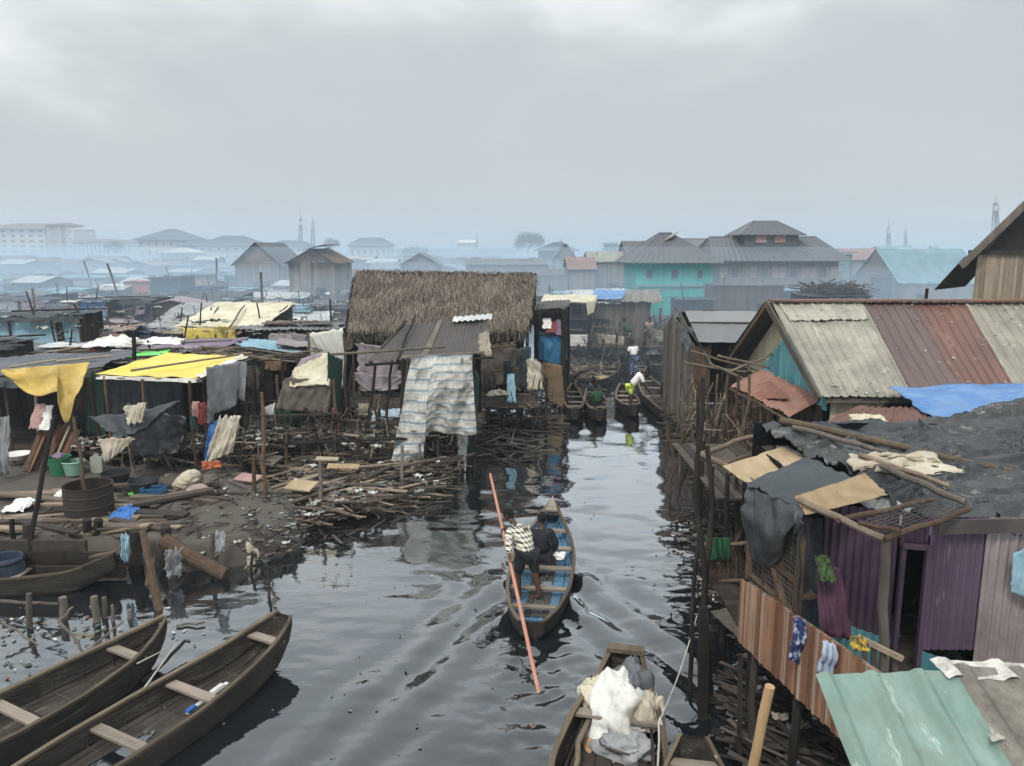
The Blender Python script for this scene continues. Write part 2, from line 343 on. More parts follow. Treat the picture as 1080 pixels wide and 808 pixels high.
    def blob(s, c, sz, seg=10, rings=7, lump=.15, r=None, flat=True):
        c = V(c); o = rr(0, 99); vs = []; fs = []
        for j in range(rings+1):
            th = math.pi*j/rings
            for i in range(seg):
                a = 2*math.pi*i/seg; q = V((math.sin(th)*math.cos(a), math.sin(th)*math.sin(a), math.cos(th)))
                k = 1+lump*nz(q.x*1.7+o, q.y*1.7, q.z*1.7)*2; p = V((q.x*sz[0]*k, q.y*sz[1]*k, q.z*sz[2]*k))
                if flat: p.z = max(p.z, -sz[2]*.55)
                vs.append(c+p)
        for j in range(rings):
            for i in range(seg): fs.append((j*seg+i, (j+1)*seg+i, (j+1)*seg+(i+1)%seg, j*seg+(i+1)%seg))
        return s.add(vs, fs, r)
    def lathe(s, c, prof, n=20, r=None, squash=1.):
        c = V(c); vs = []; fs = []
        for rr_, z in prof:
            for k in range(n):
                a = 2*math.pi*k/n; vs.append(c+V((rr_*math.cos(a), rr_*math.sin(a)*squash, z)))
        for i in range(len(prof)-1):
            for k in range(n): fs.append((i*n+k, i*n+(k+1)%n, (i+1)*n+(k+1)%n, (i+1)*n+k))
        return s.add(vs, fs, r)
    def build(s, name, m, parent=None, smooth=False, label=None, cat=None, group=None, kind=None, origin=None):
        if parent is not None: o0 = WL[parent.name]
        elif origin is not None: o0 = V(origin)
        else:
            xs = [p.x for p in s.v]; ys = [p.y for p in s.v]; zs = [p.z for p in s.v]
            o0 = V(((min(xs)+max(xs))/2, (min(ys)+max(ys))/2, min(zs)))
        me = bpy.data.meshes.new(name); me.from_pydata([p-o0 for p in s.v], [], s.f)
        if s.uv:
            ul = me.uv_layers.new(name='UVMap'); buf = []
            for f in s.f:
                for i in f: buf += s.uv.get(i, (0, 0))
            ul.data.foreach_set('uv', buf)
        at = me.attributes.new('rnd', 'FLOAT', 'FACE'); at.data.foreach_set('value', s.r)
        if smooth: me.polygons.foreach_set('use_smooth', [True]*len(me.polygons))
        me.materials.append(MT[m] if isinstance(m, str) else m); me.update()
        o = bpy.data.objects.new(name, me); S.collection.objects.link(o)
        if parent is not None: o.parent = parent
        else: o.location = o0
        WL[o.name] = V(o0)
        return tag(o, label, cat, group, kind)
def sharpen(o, ang=35):
    me = o.data; me.polygons.foreach_set('use_smooth', [True]*len(me.polygons)); me.set_sharp_from_angle(angle=rad(ang)); return o
def copy_tree(o, parent=None):
    c = o.copy(); S.collection.objects.link(c); WL[c.name] = WL[o.name]
    if parent: c.parent = parent
    for ch in list(o.children): copy_tree(ch, c)
    return c
# ================================================================ camera, light, sky, haze, water, ground
cam = bpy.data.objects.new('camera', bpy.data.cameras.new('camera')); S.collection.objects.link(cam)
cam.location = (0, 0, H); cam.rotation_euler = (rad(90)-PT, 0, 0)
cam.data.sensor_width = 36; cam.data.lens = 36*F/1080; cam.data.clip_end = 3000; cam.data.clip_start = .05
S.camera = cam
SUN_EL, SUN_AZ = 52., 205.           # azimuth measured clockwise from +Y
sun = bpy.data.lights.new('sun', 'SUN'); sun.energy = 1.5; sun.angle = rad(11); sun.color = (1., .96, .90)
so = bpy.data.objects.new('sun', sun); S.collection.objects.link(so); so.location = (-10, -10, 30)
sd = V((math.sin(rad(SUN_AZ))*math.cos(rad(SUN_EL)), math.cos(rad(SUN_AZ))*math.cos(rad(SUN_EL)), math.sin(rad(SUN_EL))))
so.rotation_euler = sd.to_track_quat('Z', 'Y').to_euler()
w = bpy.data.worlds.new('World'); S.world = w; w.use_nodes = True
N, L = w.node_tree.nodes, w.node_tree.links; N.clear()
out = N.new('ShaderNodeOutputWorld'); bg = N.new('ShaderNodeBackground'); bg.inputs[1].default_value = .1; L.new(bg.outputs[0], out.inputs[0])
sky = N.new('ShaderNodeTexSky'); sky.sky_type = 'NISHITA'; sky.sun_disc = False; sky.sun_elevation = rad(SUN_EL); sky.sun_rotation = rad(SUN_AZ)
sky.air_density = 1.5; sky.dust_density = 4.
tc = N.new('ShaderNodeTexCoord')
def wmath(op, a, b=None):
    x = N.new('ShaderNodeMath'); x.operation = op
    for i, q in enumerate((a, b)):
        if q is None: continue
        if isinstance(q, (int, float)): x.inputs[i].default_value = q
        else: L.new(q, x.inputs[i])
    return x.outputs[0]
def wnoise(sc, det, dist, mloc=(0,0,0), mscale=(1,1,1), rot=(0,0,0)):
    mp = N.new('ShaderNodeMapping'); mp.inputs['Location'].default_value = mloc; mp.inputs['Scale'].default_value = mscale; mp.inputs['Rotation'].default_value = rot
    L.new(tc.outputs['Generated'], mp.inputs[0])
    x = N.new('ShaderNodeTexNoise'); x.inputs['Scale'].default_value = sc; x.inputs['Detail'].default_value = det; x.inputs['Distortion'].default_value = dist
    L.new(mp.outputs[0], x.inputs[0]); return x.outputs[0]
sx = N.new('ShaderNodeSeparateXYZ'); L.new(tc.outputs['Generated'], sx.inputs[0])
n1 = wnoise(2.2, 6, .5, (.35, 0, .2), (1, 1, 2.1), (0, rad(-14), 0))
n2 = wnoise(6.5, 6, .8, (2, 1, 0), (1, 1, 1.7), (0, rad(-20), 0))
n3 = wnoise(1.1, 3, .3, (5, 3, 0), (1, 1, 2.))
# cloud sheets: height above the horizon against broad noise; higher parts open into brighter cloud
cl = wmath('ADD', wmath('MULTIPLY', sx.outputs[2], .80), wmath('MULTIPLY', wmath('SUBTRACT', n1, .48), .85))
cl = wmath('ADD', cl, wmath('MULTIPLY', wmath('SUBTRACT', n2, .5), .22))
cl = wmath('ADD', cl, wmath('MULTIPLY', wmath('SUBTRACT', n3, .5), .45))
rp = N.new('ShaderNodeValToRGB'); L.new(cl, rp.inputs[0]); e = rp.color_ramp.elements
e[0].position = .0; e[0].color = (4.95, 5.35, 5.65, 1); e[1].position = .50; e[1].color = (6.3, 6.7, 6.8, 1)
for ps, c_ in ((.12, (5.1, 5.5, 5.75)), (.20, (5.4, 5.8, 6.0)), (.255, (6.2, 6.6, 6.75)), (.34, (7.8,8.1,8.1)), (.42, (5.6, 6.05, 6.2))):
    q = e.new(ps); q.color = (*c_, 1)
mx = N.new('ShaderNodeMix'); mx.data_type = 'RGBA'; mx.inputs[0].default_value = .93
L.new(sky.outputs[0], mx.inputs[6]); L.new(rp.outputs[0], mx.inputs[7])
# an overcast sky is up to three times as bright overhead as at the horizon
zr = N.new('ShaderNodeMapRange'); L.new(sx.outputs[2], zr.inputs[0]); zr.inputs[1].default_value = .27; zr.inputs[2].default_value = .85; zr.inputs[3].default_value = .76; zr.inputs[4].default_value = 1.7
sc_ = N.new('ShaderNodeVectorMath'); sc_.operation = 'SCALE'; L.new(mx.outputs[2], sc_.inputs[0]); L.new(zr.outputs[0], sc_.inputs['Scale']); L.new(sc_.outputs[0], bg.inputs[0])
vs = S.view_settings; vs.view_transform = 'Standard'; vs.look = 'None'; vs.gamma = 1; vs.exposure = 0.60
cy = S.cycles; cy.max_bounces = 6; cy.diffuse_bounces = 3; cy.glossy_bounces = 3; cy.transmission_bounces = 3; cy.volume_bounces = 3
cy.use_denoising = True; cy.use_adaptive_sampling = True; cy.adaptive_threshold = .02
# haze
hz = MB().box((0, 180, 11.4), (900, 460, 25.2)); hm = bpy.data.materials.new('haze'); hm.use_nodes = True
N, L = hm.node_tree.nodes, hm.node_tree.links; N.clear()
out = N.new('ShaderNodeOutputMaterial'); pv = N.new('ShaderNodeVolumePrincipled'); L.new(pv.outputs[0], out.inputs['Volume'])
pv.inputs['Color'].default_value = (.80, .90, .985, 1); pv.inputs['Density'].default_value = .0008; pv.inputs['Anisotropy'].default_value = .2
hz.build('haze', hm, kind='stuff', label='thin blue smoke haze hanging over the whole settlement', cat='haze')

def smoke(c, sz, dens, label):
    h2 = hm.copy(); h2.name = 'smoke'
    for nd in h2.node_tree.nodes:
        if nd.type == 'PRINCIPLED_VOLUME': nd.inputs['Density'].default_value = dens; nd.inputs['Color'].default_value = (.66, .835, 1., 1)
    MB().box(c, sz).build('smoke', h2, kind='stuff', label=label, cat='smoke')
def bank(y0, y1, top, w, dens, label): smoke((0, (y0+y1)/2, (top-1)/2), (w, y1-y0, top+1), dens, label)
bank(31, 114, 4.6, 420, .0105, 'dense low cooking smoke between the middle distance shacks')
bank(39, 118, 6.1, 440, .0058, 'cooking smoke drifting at roof height over the middle distance')
bank(52, 122, 8.3, 460, .0022, 'thin smoke rising above the middle distance roofs')
bank(124, 366, 4.9, 700, .0035, 'low smoke lying over the far rooftops')
bank(128, 370, 7.2, 720, .0022, 'smoke at roof height before the far town')
bank(132, 374, 11.5, 740, .0016, 'thin smoke veil before the far town')
bank(136, 378, 22.0, 760, .0012, 'faint high smoke veil before the far town')

# water: real ripples and a wake, finer near the camera
def wave(x, y):
    h = .012*math.sin(1.9*x+3.1*y+1.5*nz(x*.4, y*.4))+.008*math.sin(-2.7*x+4.3*y+2*nz(x*.3, y*.3, 5))
    h += .014*nz(x*.45, y*.8, 1)+.022*nz(x*1.0, y*2.6, 2)+.018*nz(x*2.2, y*5.6, 3)*(.6+.8*nz(x*.5, y*.5, 7))
    h *= .80*max(.45, min(1., 1.1-abs(y-12)*.05))*(1 if x > -1 else max(.45, 1+(x+1)*.35))
    # bow wave arms trailing from the punt (stern about 0.35, 11.6)
    ys = 14.5-y
    if ys > 0:
        for sgn in (-1, 1):
            dx = sgn*(x-.55)-ys*.50
            env = math.exp(-((dx+.5)/1.15)**2)*math.exp(-ys*.13)*min(1, ys)
            h += .050*env*math.sin(dx*7.5+1.1*nz(x*.9, y*.9, 9))*(1+.6*nz(x*2, y*2, 4))
    yt = 11.7-y
    if yt > 0:
        c = x-.35-.03*yt; env = math.exp(-(c/(.55+.16*yt))**2)*math.exp(-yt*.12)
        h += env*(.05*nz(x*4.5, y*4.5, 11)+.03*nz(x*9, y*9, 12))
    return h
xs, x = [], 0.
st = .055
while x < 900:
    xs.append(x); st = .06 if x < 9 else st*1.16; x += st
xs = [-a for a in xs[:0:-1]]+xs
ys_, y, st = [], -60., 5.
for yy in (-200, -60, -20, 0, 4): ys_.append(float(yy))
y = 6.5
while y < 700: ys_.append(y); y += (.05 if y < 10 else .05+(y-10)*.008) if y < 45 else (y-45)*.12+.4
wm = MB(); W_ = len(xs)
vv = [V((a, b, wave(a, b) if abs(a) < 20 and 6 < b < 60 else 0.)) for b in ys_ for a in xs]
wm.add(vv, [(j*W_+i, j*W_+i+1, (j+1)*W_+i+1, (j+1)*W_+i) for j in range(len(ys_)-1) for i in range(W_-1)], .5)
m = bpy.data.materials.new('water'); m.use_nodes = True; N, L = m.node_tree.nodes, m.node_tree.links
bs = N['Principled BSDF']; bs.inputs['Base Color'].default_value = (.008, .010, .012, 1); bs.inputs['Roughness'].default_value = .035
bs.inputs['IOR'].default_value = 2.7
tcw = N.new('ShaderNodeTexCoord'); mp = N.new('ShaderNodeMapping'); mp.inputs['Scale'].default_value = (1, 1.9, 1); L.new(tcw.outputs['Object'], mp.inputs[0])
nA = N.new('ShaderNodeTexNoise'); nA.inputs['Scale'].default_value = 5.; nA.inputs['Detail'].default_value = 3; L.new(mp.outputs[0], nA.inputs[0])
bu = N.new('ShaderNodeBump'); bu.inputs['Strength'].default_value = .10; bu.inputs['Distance'].default_value = .03; L.new(nA.outputs[0], bu.inputs['Height']); L.new(bu.outputs[0], bs.inputs['Normal'])
nB = N.new('ShaderNodeTexNoise'); nB.inputs['Scale'].default_value = .5; nB.inputs['Detail'].default_value = 5; L.new(tcw.outputs['Object'], nB.inputs[0])
mr = N.new('ShaderNodeMapRange'); L.new(nB.outputs[0], mr.inputs[0]); mr.inputs[1].default_value = .35; mr.inputs[2].default_value = .7; mr.inputs[3].default_value = .01; mr.inputs[4].default_value = .035
L.new(mr.outputs[0], bs.inputs['Roughness'])
# a film of oil makes the canal far more mirror-like than clean water
gl = N.new('ShaderNodeBsdfGlossy'); gl.inputs['Color'].default_value = (.93, .96, 1, 1); L.new(mr.outputs[0], gl.inputs['Roughness']); L.new(bu.outputs[0], gl.inputs['Normal'])
fr = N.new('ShaderNodeFresnel'); fr.inputs['IOR'].default_value = 1.40; L.new(bu.outputs[0], fr.inputs['Normal'])
m2 = N.new('ShaderNodeMapRange'); L.new(fr.outputs[0], m2.inputs[0]); m2.inputs[1].default_value = .03; m2.inputs[2].default_value = .30; m2.inputs[3].default_value = .05; m2.inputs[4].default_value = .92
mxs = N.new('ShaderNodeMixShader'); L.new(m2.outputs[0], mxs.inputs[0]); L.new(bs.outputs[0], mxs.inputs[1]); L.new(gl.outputs[0], mxs.inputs[2]); L.new(mxs.outputs[0], N['Material Output'].inputs[0])
bs.inputs['IOR'].default_value = 1.2
MT['water'] = m
o = wm.build('water', 'water', smooth=True, kind='structure', label='dark oily canal water with ripples and a boat wake', cat='water', origin=(0,0,0))

# ground: the mud bank at the left, low mud under the far settlement
def interp(tbl, y):
    if y <= tbl[0][0]: return tbl[0][1]
    for (a, p), (b, q) in zip(tbl, tbl[1:]):
        if y <= b: return lerp(p, q, (y-a)/(b-a))
    return tbl[-1][1]
LE = [(12.8, -9.), (13.4, -6.6), (14.0, -4.7), (14.8, -4.0), (16, -4.1), (17.5, -5.2), (19, -6.6), (21, -8.2), (26, -9.5), (40, -9)]
def bank_h(x, y):
    e = interp(LE, y) - x
    if y < 13.9: e = min(e, (y-13.45)*2.2) if x > -6.5 else min(e, (y-13.75)*2.)
    k = max(-.3, min(1., e*1.5+.15*nz(x*2, y*2)))
    h = -.35+.92*(k if k < 0 else k*k*(3-2*k))
    h += (.13*nz(x*1.1, y*1.1, 4)+.045*nz(x*4, y*4, 2)+.02*nz(x*11, y*11))*(1 if k > 0 else .4)
    return h
bm_ = MB(); nx, ny = 150, 150
def bp(i, j): x = -19+16.5*i/nx; y = 13.0+22*(j/ny)**1.6; return V((x, y, bank_h(x, y)))
bm_.add([bp(i, j) for j in range(ny+1) for i in range(nx+1)], [(j*(nx+1)+i, j*(nx+1)+i+1, (j+1)*(nx+1)+i+1, (j+1)*(nx+1)+i) for j in range(ny) for i in range(nx)], .5)
bm_.build('mud_bank', 'mud', smooth=True, kind='structure', label='trodden dark mud bank at the left of the canal', cat='ground')
fm = MB()
def far_patch(x0, x1, y0, y1, z):  # a flat stretch of ground
    fm.add([(x0, y0, z), (x1, y0, z), (x1, y1, z), (x0, y1, z)], [(0, 1, 2, 3)], .5)
far_patch(-500, -14, 34, 600, .10); far_patch(-14, -1, 36, 600, .104); far_patch(-1, 12, 60, 600, .108); far_patch(12, 500, 30, 600, .112)
fm.build('ground', 'mud_far', kind='structure', label='flat mud ground beneath the distant settlement', cat='ground')
# ================================================================ right bank, near to far
def xz(u, v, y): p = D(u, v, y); return p.x, p.z
# --- nearest: the green and white metal roof at the lower right
def near_roof():
    a = D(860, 712, 4.95); b = D(1012, 706, 5.0); c = D(1240, 716, 5.05)
    a2 = V((a.x+.18, 3.2, 2.62)); 
    zf = a.z-.62
    a2 = V((a.x-.02, 3.3, zf)); b2 = V((b.x+.03, 3.3, zf)); c2 = V((c.x+.05, 3.3, zf))
    t = thing('metal_roofed_house', 'nearest house, its ridged metal roof half green and half weathered grey', 'house', (1.9, 4.2, 0))
    MB().corr(a, b, a2, b2, 3.2, .014, 26, kind='box', rough=.012, th=.005, rag=.004).build('roof_sheet', 'tin_green', t, label='green painted metal roof sheet with pale scratches')
    MB().corr(b+V((-.06,.02,.014)), c+V((0,.02,.014)), b2+V((-.04,0,.014)), c2+V((0,0,.014)), 4.2, .014, 26, kind='box', rough=.01, th=.005).build('roof_sheet', 'tin_weathered', t, label='bare weathered grey roof sheet stained brown')
    MB().corr(b+V((-.16,.10,.02)), c+V((0,.10,.02)), b+V((-.13,-.10,-.012)), c+V((0,-.10,-.012)), 4.4, .014, 8, kind='box', rough=.006, th=.004, rag=.10).build('ridge_cap', 'tin_white', t)
    x0, x1 = a.x+1.1, c.x
    MB().planks((x0, 3.5, 0), (x0, 5.0, 0), .9, 2.3, 2.7, w=.14).build('wall', 'tan_board', t)
    MB().planks((x0, 5.0, 0), (x1, 5.0, 0), .9, 2.7, w=.14).build('wall', 'tan_board', t)
    MB().deck(x0, x1, 3.4, 5.0, .9).build('floor', 'deck_plank', t)
    for x in (x0+.1, x0+1.4, x1-.2):
        for y in (3.7, 4.9): MB().pole((x, y, -.8), (x, y, .9), .06).build('stilt', 'pole_wood', t)
    f = MB()
    for p, s in ((D(1052, 768, 4.45), .05), (D(998, 797, 4.2), .035)):
        f = MB()
        z = a.z-.62*(4.95-p.y)/1.65
        q = V((p.x, p.y, z+.05)); o = rr(0, 9)
        f.cloth(q+V((-s,-s*.7,0)), q+V((s,-s*.4,0)), q+V((-s*.6,s*.7,0)), q+V((s*.8,s*.5,.0)), 8, 6, wr=.02, rag=.3, th=.004)
        f.build('torn_patch', 'tin_white', t)
near_roof()
MB().pole((G(812, 985).x+.0, 7.15, -.3), D(812, 724, 6.9), .052, .048, bend=.02, n=10).build('bamboo_post', 'bamboo', label='thick pale orange post standing in front of the brown plank balcony', cat='post')

# --- the purple house on stilts with its balcony
def purple_house():
    t = thing('purple_house', 'stilt house with purple corrugated walls and a dark doorway under a black tarpaulin', 'house', (4.4, 8.6, 0))
    y0 = 8.0
    def X(u, v=640, y=y0): return D(u, v, y).x
    zt = 3.12; zb = 1.2
    xa, xb, xc, xd = X(865, 600, 8.5), X(938, 640, 8.2), X(974, 640, y0), X(1200, 600, y0)
    # wall left of the door (awning shade put into its purple), right of it, over the door
    MB().corr((xa, 8.5, zb), (xb, 8.15, zb), (xa, 8.5, zt), (xb, 8.15, zt), 9, .012, 6, kind='sin').build('wall', 'tin_purple_shaded', t)
    xm = X(1034)
    MB().corr((xc, y0, zb+.36), (xm, y0, zb+.36), (xc, y0, zt), (xm, y0, zt), 8, .013, 6).build('wall', 'tin_purple', t)
    MB().corr((xc, y0+.002, zb), (xm, y0+.002, zb), (xc, y0+.002, zb+.36), (xm, y0+.002, zb+.12), 8, .013, 3).build('wall_base', 'tin_teal', t, label='teal painted foot of the purple wall')
    MB().corr((xm-.03, y0-.02, zb), (xd, y0-.02, zb), (xm-.03, y0-.02, zt), (xd, y0-.02, zt), 17, .014, 6).build('wall', 'tin_mauve', t, label='faded mauve grey corrugated wall')
    MB().corr((xb, 8.1, 2.75), (xc, y0+.03, 2.75), (xb, 8.1, zt), (xc, y0+.03, zt), 3, .012, 3).build('wall', 'tin_purple_shaded', t)
    MB().corr((xa-.02, 8.47, zb), (xb, 8.12, zb), (xa-.02, 8.47, zb+.55), (xb, 8.12, zb+.42), 9, .012, 3).build('wall_base', 'tin_teal', t)
    f = MB(); f.bar((xc-.03, y0-.04, zb), (xc-.03, y0-.04, 2.78), .05, .06); f.bar((xb, 8.03, 2.78), (xc, y0-.04, 2.78), .06, .05); f.bar((xb+.02, 8.05, zb), (xb+.02, 8.05, 2.78), .05, .05)
    f.build('door_frame', 'tin_purple_shaded', t)
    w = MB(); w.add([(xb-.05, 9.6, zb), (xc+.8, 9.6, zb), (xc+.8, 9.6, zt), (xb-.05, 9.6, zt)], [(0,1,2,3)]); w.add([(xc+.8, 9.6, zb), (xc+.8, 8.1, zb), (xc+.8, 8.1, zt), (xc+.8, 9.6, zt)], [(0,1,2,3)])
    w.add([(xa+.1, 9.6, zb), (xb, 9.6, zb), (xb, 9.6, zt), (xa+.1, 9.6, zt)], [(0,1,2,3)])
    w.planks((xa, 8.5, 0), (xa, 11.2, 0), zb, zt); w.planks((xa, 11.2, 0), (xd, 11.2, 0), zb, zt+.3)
    w.build('inner_wall', 'void', t)  # walls coloured near-black to give the doorway its inner shade
    dk = MB()
    for i in range(26): yy = 6.75+i*.17; dk.bar((max(2.95, 2.95+(8.95-yy)*.253), yy, zb-.05), (xd, yy, zb-.05), .16, .04)
    dk.build('floor', 'deck_plank', t)
    # the lit water butt and cloth inside the doorway
    MB().blob((lerp(xb, xc, .3), 8.7, zb+.18), (.3, .3, .28)).build('bundle', 'tarp_charcoal', label='dark bundle lying just inside the dark doorway of the purple house', cat='bundle')
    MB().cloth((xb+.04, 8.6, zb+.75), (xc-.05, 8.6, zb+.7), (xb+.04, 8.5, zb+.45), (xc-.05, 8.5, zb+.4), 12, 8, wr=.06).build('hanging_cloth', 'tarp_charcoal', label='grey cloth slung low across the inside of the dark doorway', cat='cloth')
    # porch post, rails of the porch roof
    MB().pole(D(931, 716, 7.35), D(933, 566, 7.35), .052, .047, bend=.015, n=9).build('porch_post', 'wood_grey', t)
    zz = 2.93
    for (a, b, ya, yb, r) in (((843, 527), (932, 568), 8.05, 7.3, .04), ((932, 569), (1022, 537), 7.3, 7.95, .033), ((884, 549), (985, 527), 7.65, 8.3, .03), ((905, 552), (950, 560), 7.5, 7.3, .025)):
        MB().pole(D(*a, ya), D(*b, yb), r, r*.9, bend=.02).build('porch_beam', 'wood_brown' if r < .035 else 'pole_wood', t)
    g = MB()
    for i in range(7):
        k = i/6; g.bar(lerp(D(905, 552, 7.6), D(932, 566, 7.32), k), lerp(D(985, 527, 8.3), D(1010, 536, 7.95), k), .006, .006)
    for i in range(12):
        k = i/11; g.bar(lerp(D(890, 548, 7.7), D(985, 524, 8.3), k), lerp(D(934, 566, 7.32), D(1015, 538, 7.95), k), .005, .005)
    g.build('roof_mesh', 'wire', t)
    # cream sheets and the black sheet of the porch roof
    MB().cloth(D(762, 492, 10.2), D(797, 515, 9.3), D(830, 470, 10.9), D(866, 490, 10.0), 16, 12, wr=.012, rag=.04, sag=.03, th=.008).build('roof_sheet', 'ply', t, label='pale brown board roofing the porch')
    MB().cloth(D(838, 524, 8.15), D(850, 543, 7.85), D(912, 500, 8.9), D(936, 523, 8.2), 16, 12, wr=.015, rag=.04, sag=.03, th=.008).build('roof_sheet', 'ply', t, label='pale brown board nearest the doorway')
    # black plastic over the porch: top and hanging flap
    MB().cloth(D(787, 512, 9.0), D(845, 540, 8.0), D(850, 483, 10.2), D(914, 512, 8.7), 30, 24, wr=.05, rag=.05, sag=-.05, freq=1.8).build('plastic_sheet', 'tarp_charcoal', t)
    A, B = D(788, 512, 9.0), D(850, 538, 7.95)
    def flap(u, v):
        p = lerp(A, B, u); dr = (.78*math.sin(math.pi*(u*.95+.12))**.8+.1)*v if u < .9 else (.15+.6*(1-u)*5)*v
        return p+V((-.10*math.sin(math.pi*v*.9)+.05*nz(u*5, v*4), -.16*math.sin(math.pi*v)+.07*nz(u*4+9, v*3), -dr+.02*nz(u*6, 4)))
    MB().patch(flap, 26, 18, .012).build('plastic_flap', 'tarp_black', t)
    # meshed front of the porch with its frame
    pa, pb = V((2.90, 9.0, 0)), V((3.13, 7.95, 0))
    d = (pb-pa); f = MB(); gm = MB()
    def W(k, z): p = pa+d*k; return V((p.x+.03, p.y, z))
    for k, r in ((0., .035), (.33, .03), (.62, .03), (.98, .045)): f.bar(W(k, 1.2), W(k, 3.0-.1*k), r*1.6, r*1.6)
    for z in (2.05, 2.42, 2.93): f.bar(W(0, z), W(1, z-.06), .05, .04)
    f.bar(W(.1, 2.9), W(.95, 1.75), .06, .04)
    f.bar(W(.3, 2.25)+V((.12,0,0)), W(1., 2.2)+V((.12,0,0)), .22, .03)
    f.build('window_frame', 'wood_brown', t)
    for i in range(30): gm.bar(W(i/29, 1.9), W(i/29, 2.92), .005, .005)
    for i in range(18): z = 1.9+i*.06; gm.bar(W(0, z), W(1, z-.04), .005, .005)
    gm.build('window_mesh', 'wood_grey', t)
    k = MB(); k.add([W(.0, 1.2)+V((.5,.1,0)), W(1., 1.2)+V((.25,.3,0)), W(1., 2.95)+V((.25,.3,0)), W(0., 2.95)+V((.5,.1,0))], [(0,1,2,3)]); k.build('shade_sheet', 'void', t)  # near-black sheet standing for the shade behind the mesh
    MB().cloth(D(842, 545, 7.9), D(868, 548, 8.3), D(842, 668, 7.9), D(868, 690, 8.3), 10, 14, wr=.03).build('black_panel', 'tarp_black', t)
    # balcony of brown upright boards
    bl = MB().planks((2.83, 8.95, 0), (3.42, 6.62, 0), 1.16, 1.99, 2.10, w=.055, th=.022, gap=.006, jit=.016, z0b=1.12)
    bl.build('balcony_wall', 'rail_plank', t)
    r = MB(); r.bar((2.87, 8.95, 1.95), (3.46, 6.62, 2.06), .05, .04); r.bar((2.87, 8.95, 1.3), (3.46, 6.62, 1.26), .05, .05); r.build('balcony_rail', 'wood_grey', t)
    for i in range(5): k = i/4; MB().bar((lerp(2.88, 3.47, k), lerp(8.9, 6.7, k), 1.1), (lerp(2.88, 3.47, k), lerp(8.9, 6.7, k), 2.0), .05, .05).build('balcony_post', 'wood_dark', t)
    MB().pole(G(772+20, 800)+V((0,0,0)), (2.98, 8.75, 1.2), .055).build('stilt', 'wood_dark', t)
    for (x, y) in ((2.95, 8.9), (3.15, 7.9), (3.4, 6.9), (4.2, 8.9), (4.2, 7.2), (5.4, 8.9), (5.4, 7.1), (3.2, 11), (4.6, 11), (6.2, 11)):
        MB().pole((x+.05, y, -.7), (x+.05, y, 1.16), .06, .05).build('stilt', 'wood_dark', t)
    # low wooden gate end of the balcony
    MB().bar(D(905, 672, 7.0), D(952, 695, 6.9), .04, .05).build('balcony_rail', 'wood_pale', t)
    pl = MB()
    for u in (912, 922, 932, 944): pl.bar(D(u, 676+(u-912)*.45, 6.98), D(u, 720, 6.98), .05, .02)
    pl.build('balcony_slat', 'wood_grey', t)
purple_house()
# roof tarpaulin over the purple house
def black_roof():
    t = thing('black_tarpaulin_roof', 'wide crumpled black plastic roof held down by bare poles over the purple house', 'roof', (5.6, 9.6, 3.2))
    A, B = D(798, 457, 11.3), D(1200, 425, 11.6); C1, E = D(985, 558, 8.05), D(1200, 556, 7.9)
    o = 3.3
    def fn(u, v):
        L0 = lerp(A, C1, v); L1 = lerp(B, E, v); p = lerp(L0, L1, u)
        x, y = p.x, p.y
        wx, wy = x+.35*nz(x*1.3, y*1.3, 5), y+.30*nz(x*1.1, y*1.6, 9)
        h = .05*nz(x*.9, y*1.6, o)+.075*(1-2.4*abs(nz(wx*.55, wy*2.4, o+2)))+.050*(1-2.4*abs(nz(wx*1.0+wy*.5, wy*5.0, o+4)))+.022*(1-2*abs(nz(wx*1.8-wy*1.5, wy*10, o+6)))+.050*max(0, 1-6*abs(nz(wx*.8+wy*.3, wy*3.2, o+11)))+.038*max(0, 1-5.5*abs(nz(wx*1.5-wy*.6, wy*6, o+15)))+.026*max(0, 1-5*abs(nz(wx*3+wy, wy*11, o+19)))
        h += .15*math.exp(-((u-.72)**2*60+(v-.05)**2*90))
        if v > .93: h -= (v-.93)*2.6
        if v < .02: h -= .05
        e = .05*nz(u*16, v*16, 8)
        return p+V((e if u < .01 else 0, e if v > .99 else 0, h))
    sharpen(MB().patch(fn, 360, 260, .01).build('plastic_sheet', 'tarp_black', t), 80)
    MB().cloth(A+V((0,0,-.16)), B+V((0,0,-.16)), C1+V((.0,.02,-.10)), E+V((0,.02,-.12)), 20, 12, wr=.02).build('under_sheet', 'tin_dark', t)
    # ragged foam edge below the black sheet
    MB().cloth(D(812, 476, 10.9)+V((0,0,-.06)), D(978, 566, 8.05)+V((0,0,-.03)), D(826, 470, 10.9), D(992, 552, 8.1), 60, 6, wr=.035, rag=.10, th=.02, freq=5).build('torn_edge', 'tarp_silver', t)
    MB().bar(D(990, 556, 7.9), D(1200, 552, 7.9), .03, .16).build('fascia', 'tin_dark', t)
    for (a, b, ya, yb, r, m) in (((822, 455), (1066, 512), 11.2, 9.25, .055, 'pole_wood'), ((835, 463), (935, 491), 10.9, 9.7, .04, 'wood_grey'), ((928, 505), (1016, 545), 9.2, 8.2, .045, 'wood_grey'), ((905, 493), (1000, 528), 9.6, 8.7, .035, 'pole_wood')):
        MB().pole(D(*a, ya)+V((0,0,.17)), D(*b, yb)+V((0,0,.17)), r, r*.85, bend=.05, n=9, seg=9).build('roof_pole', m, t)
black_roof()
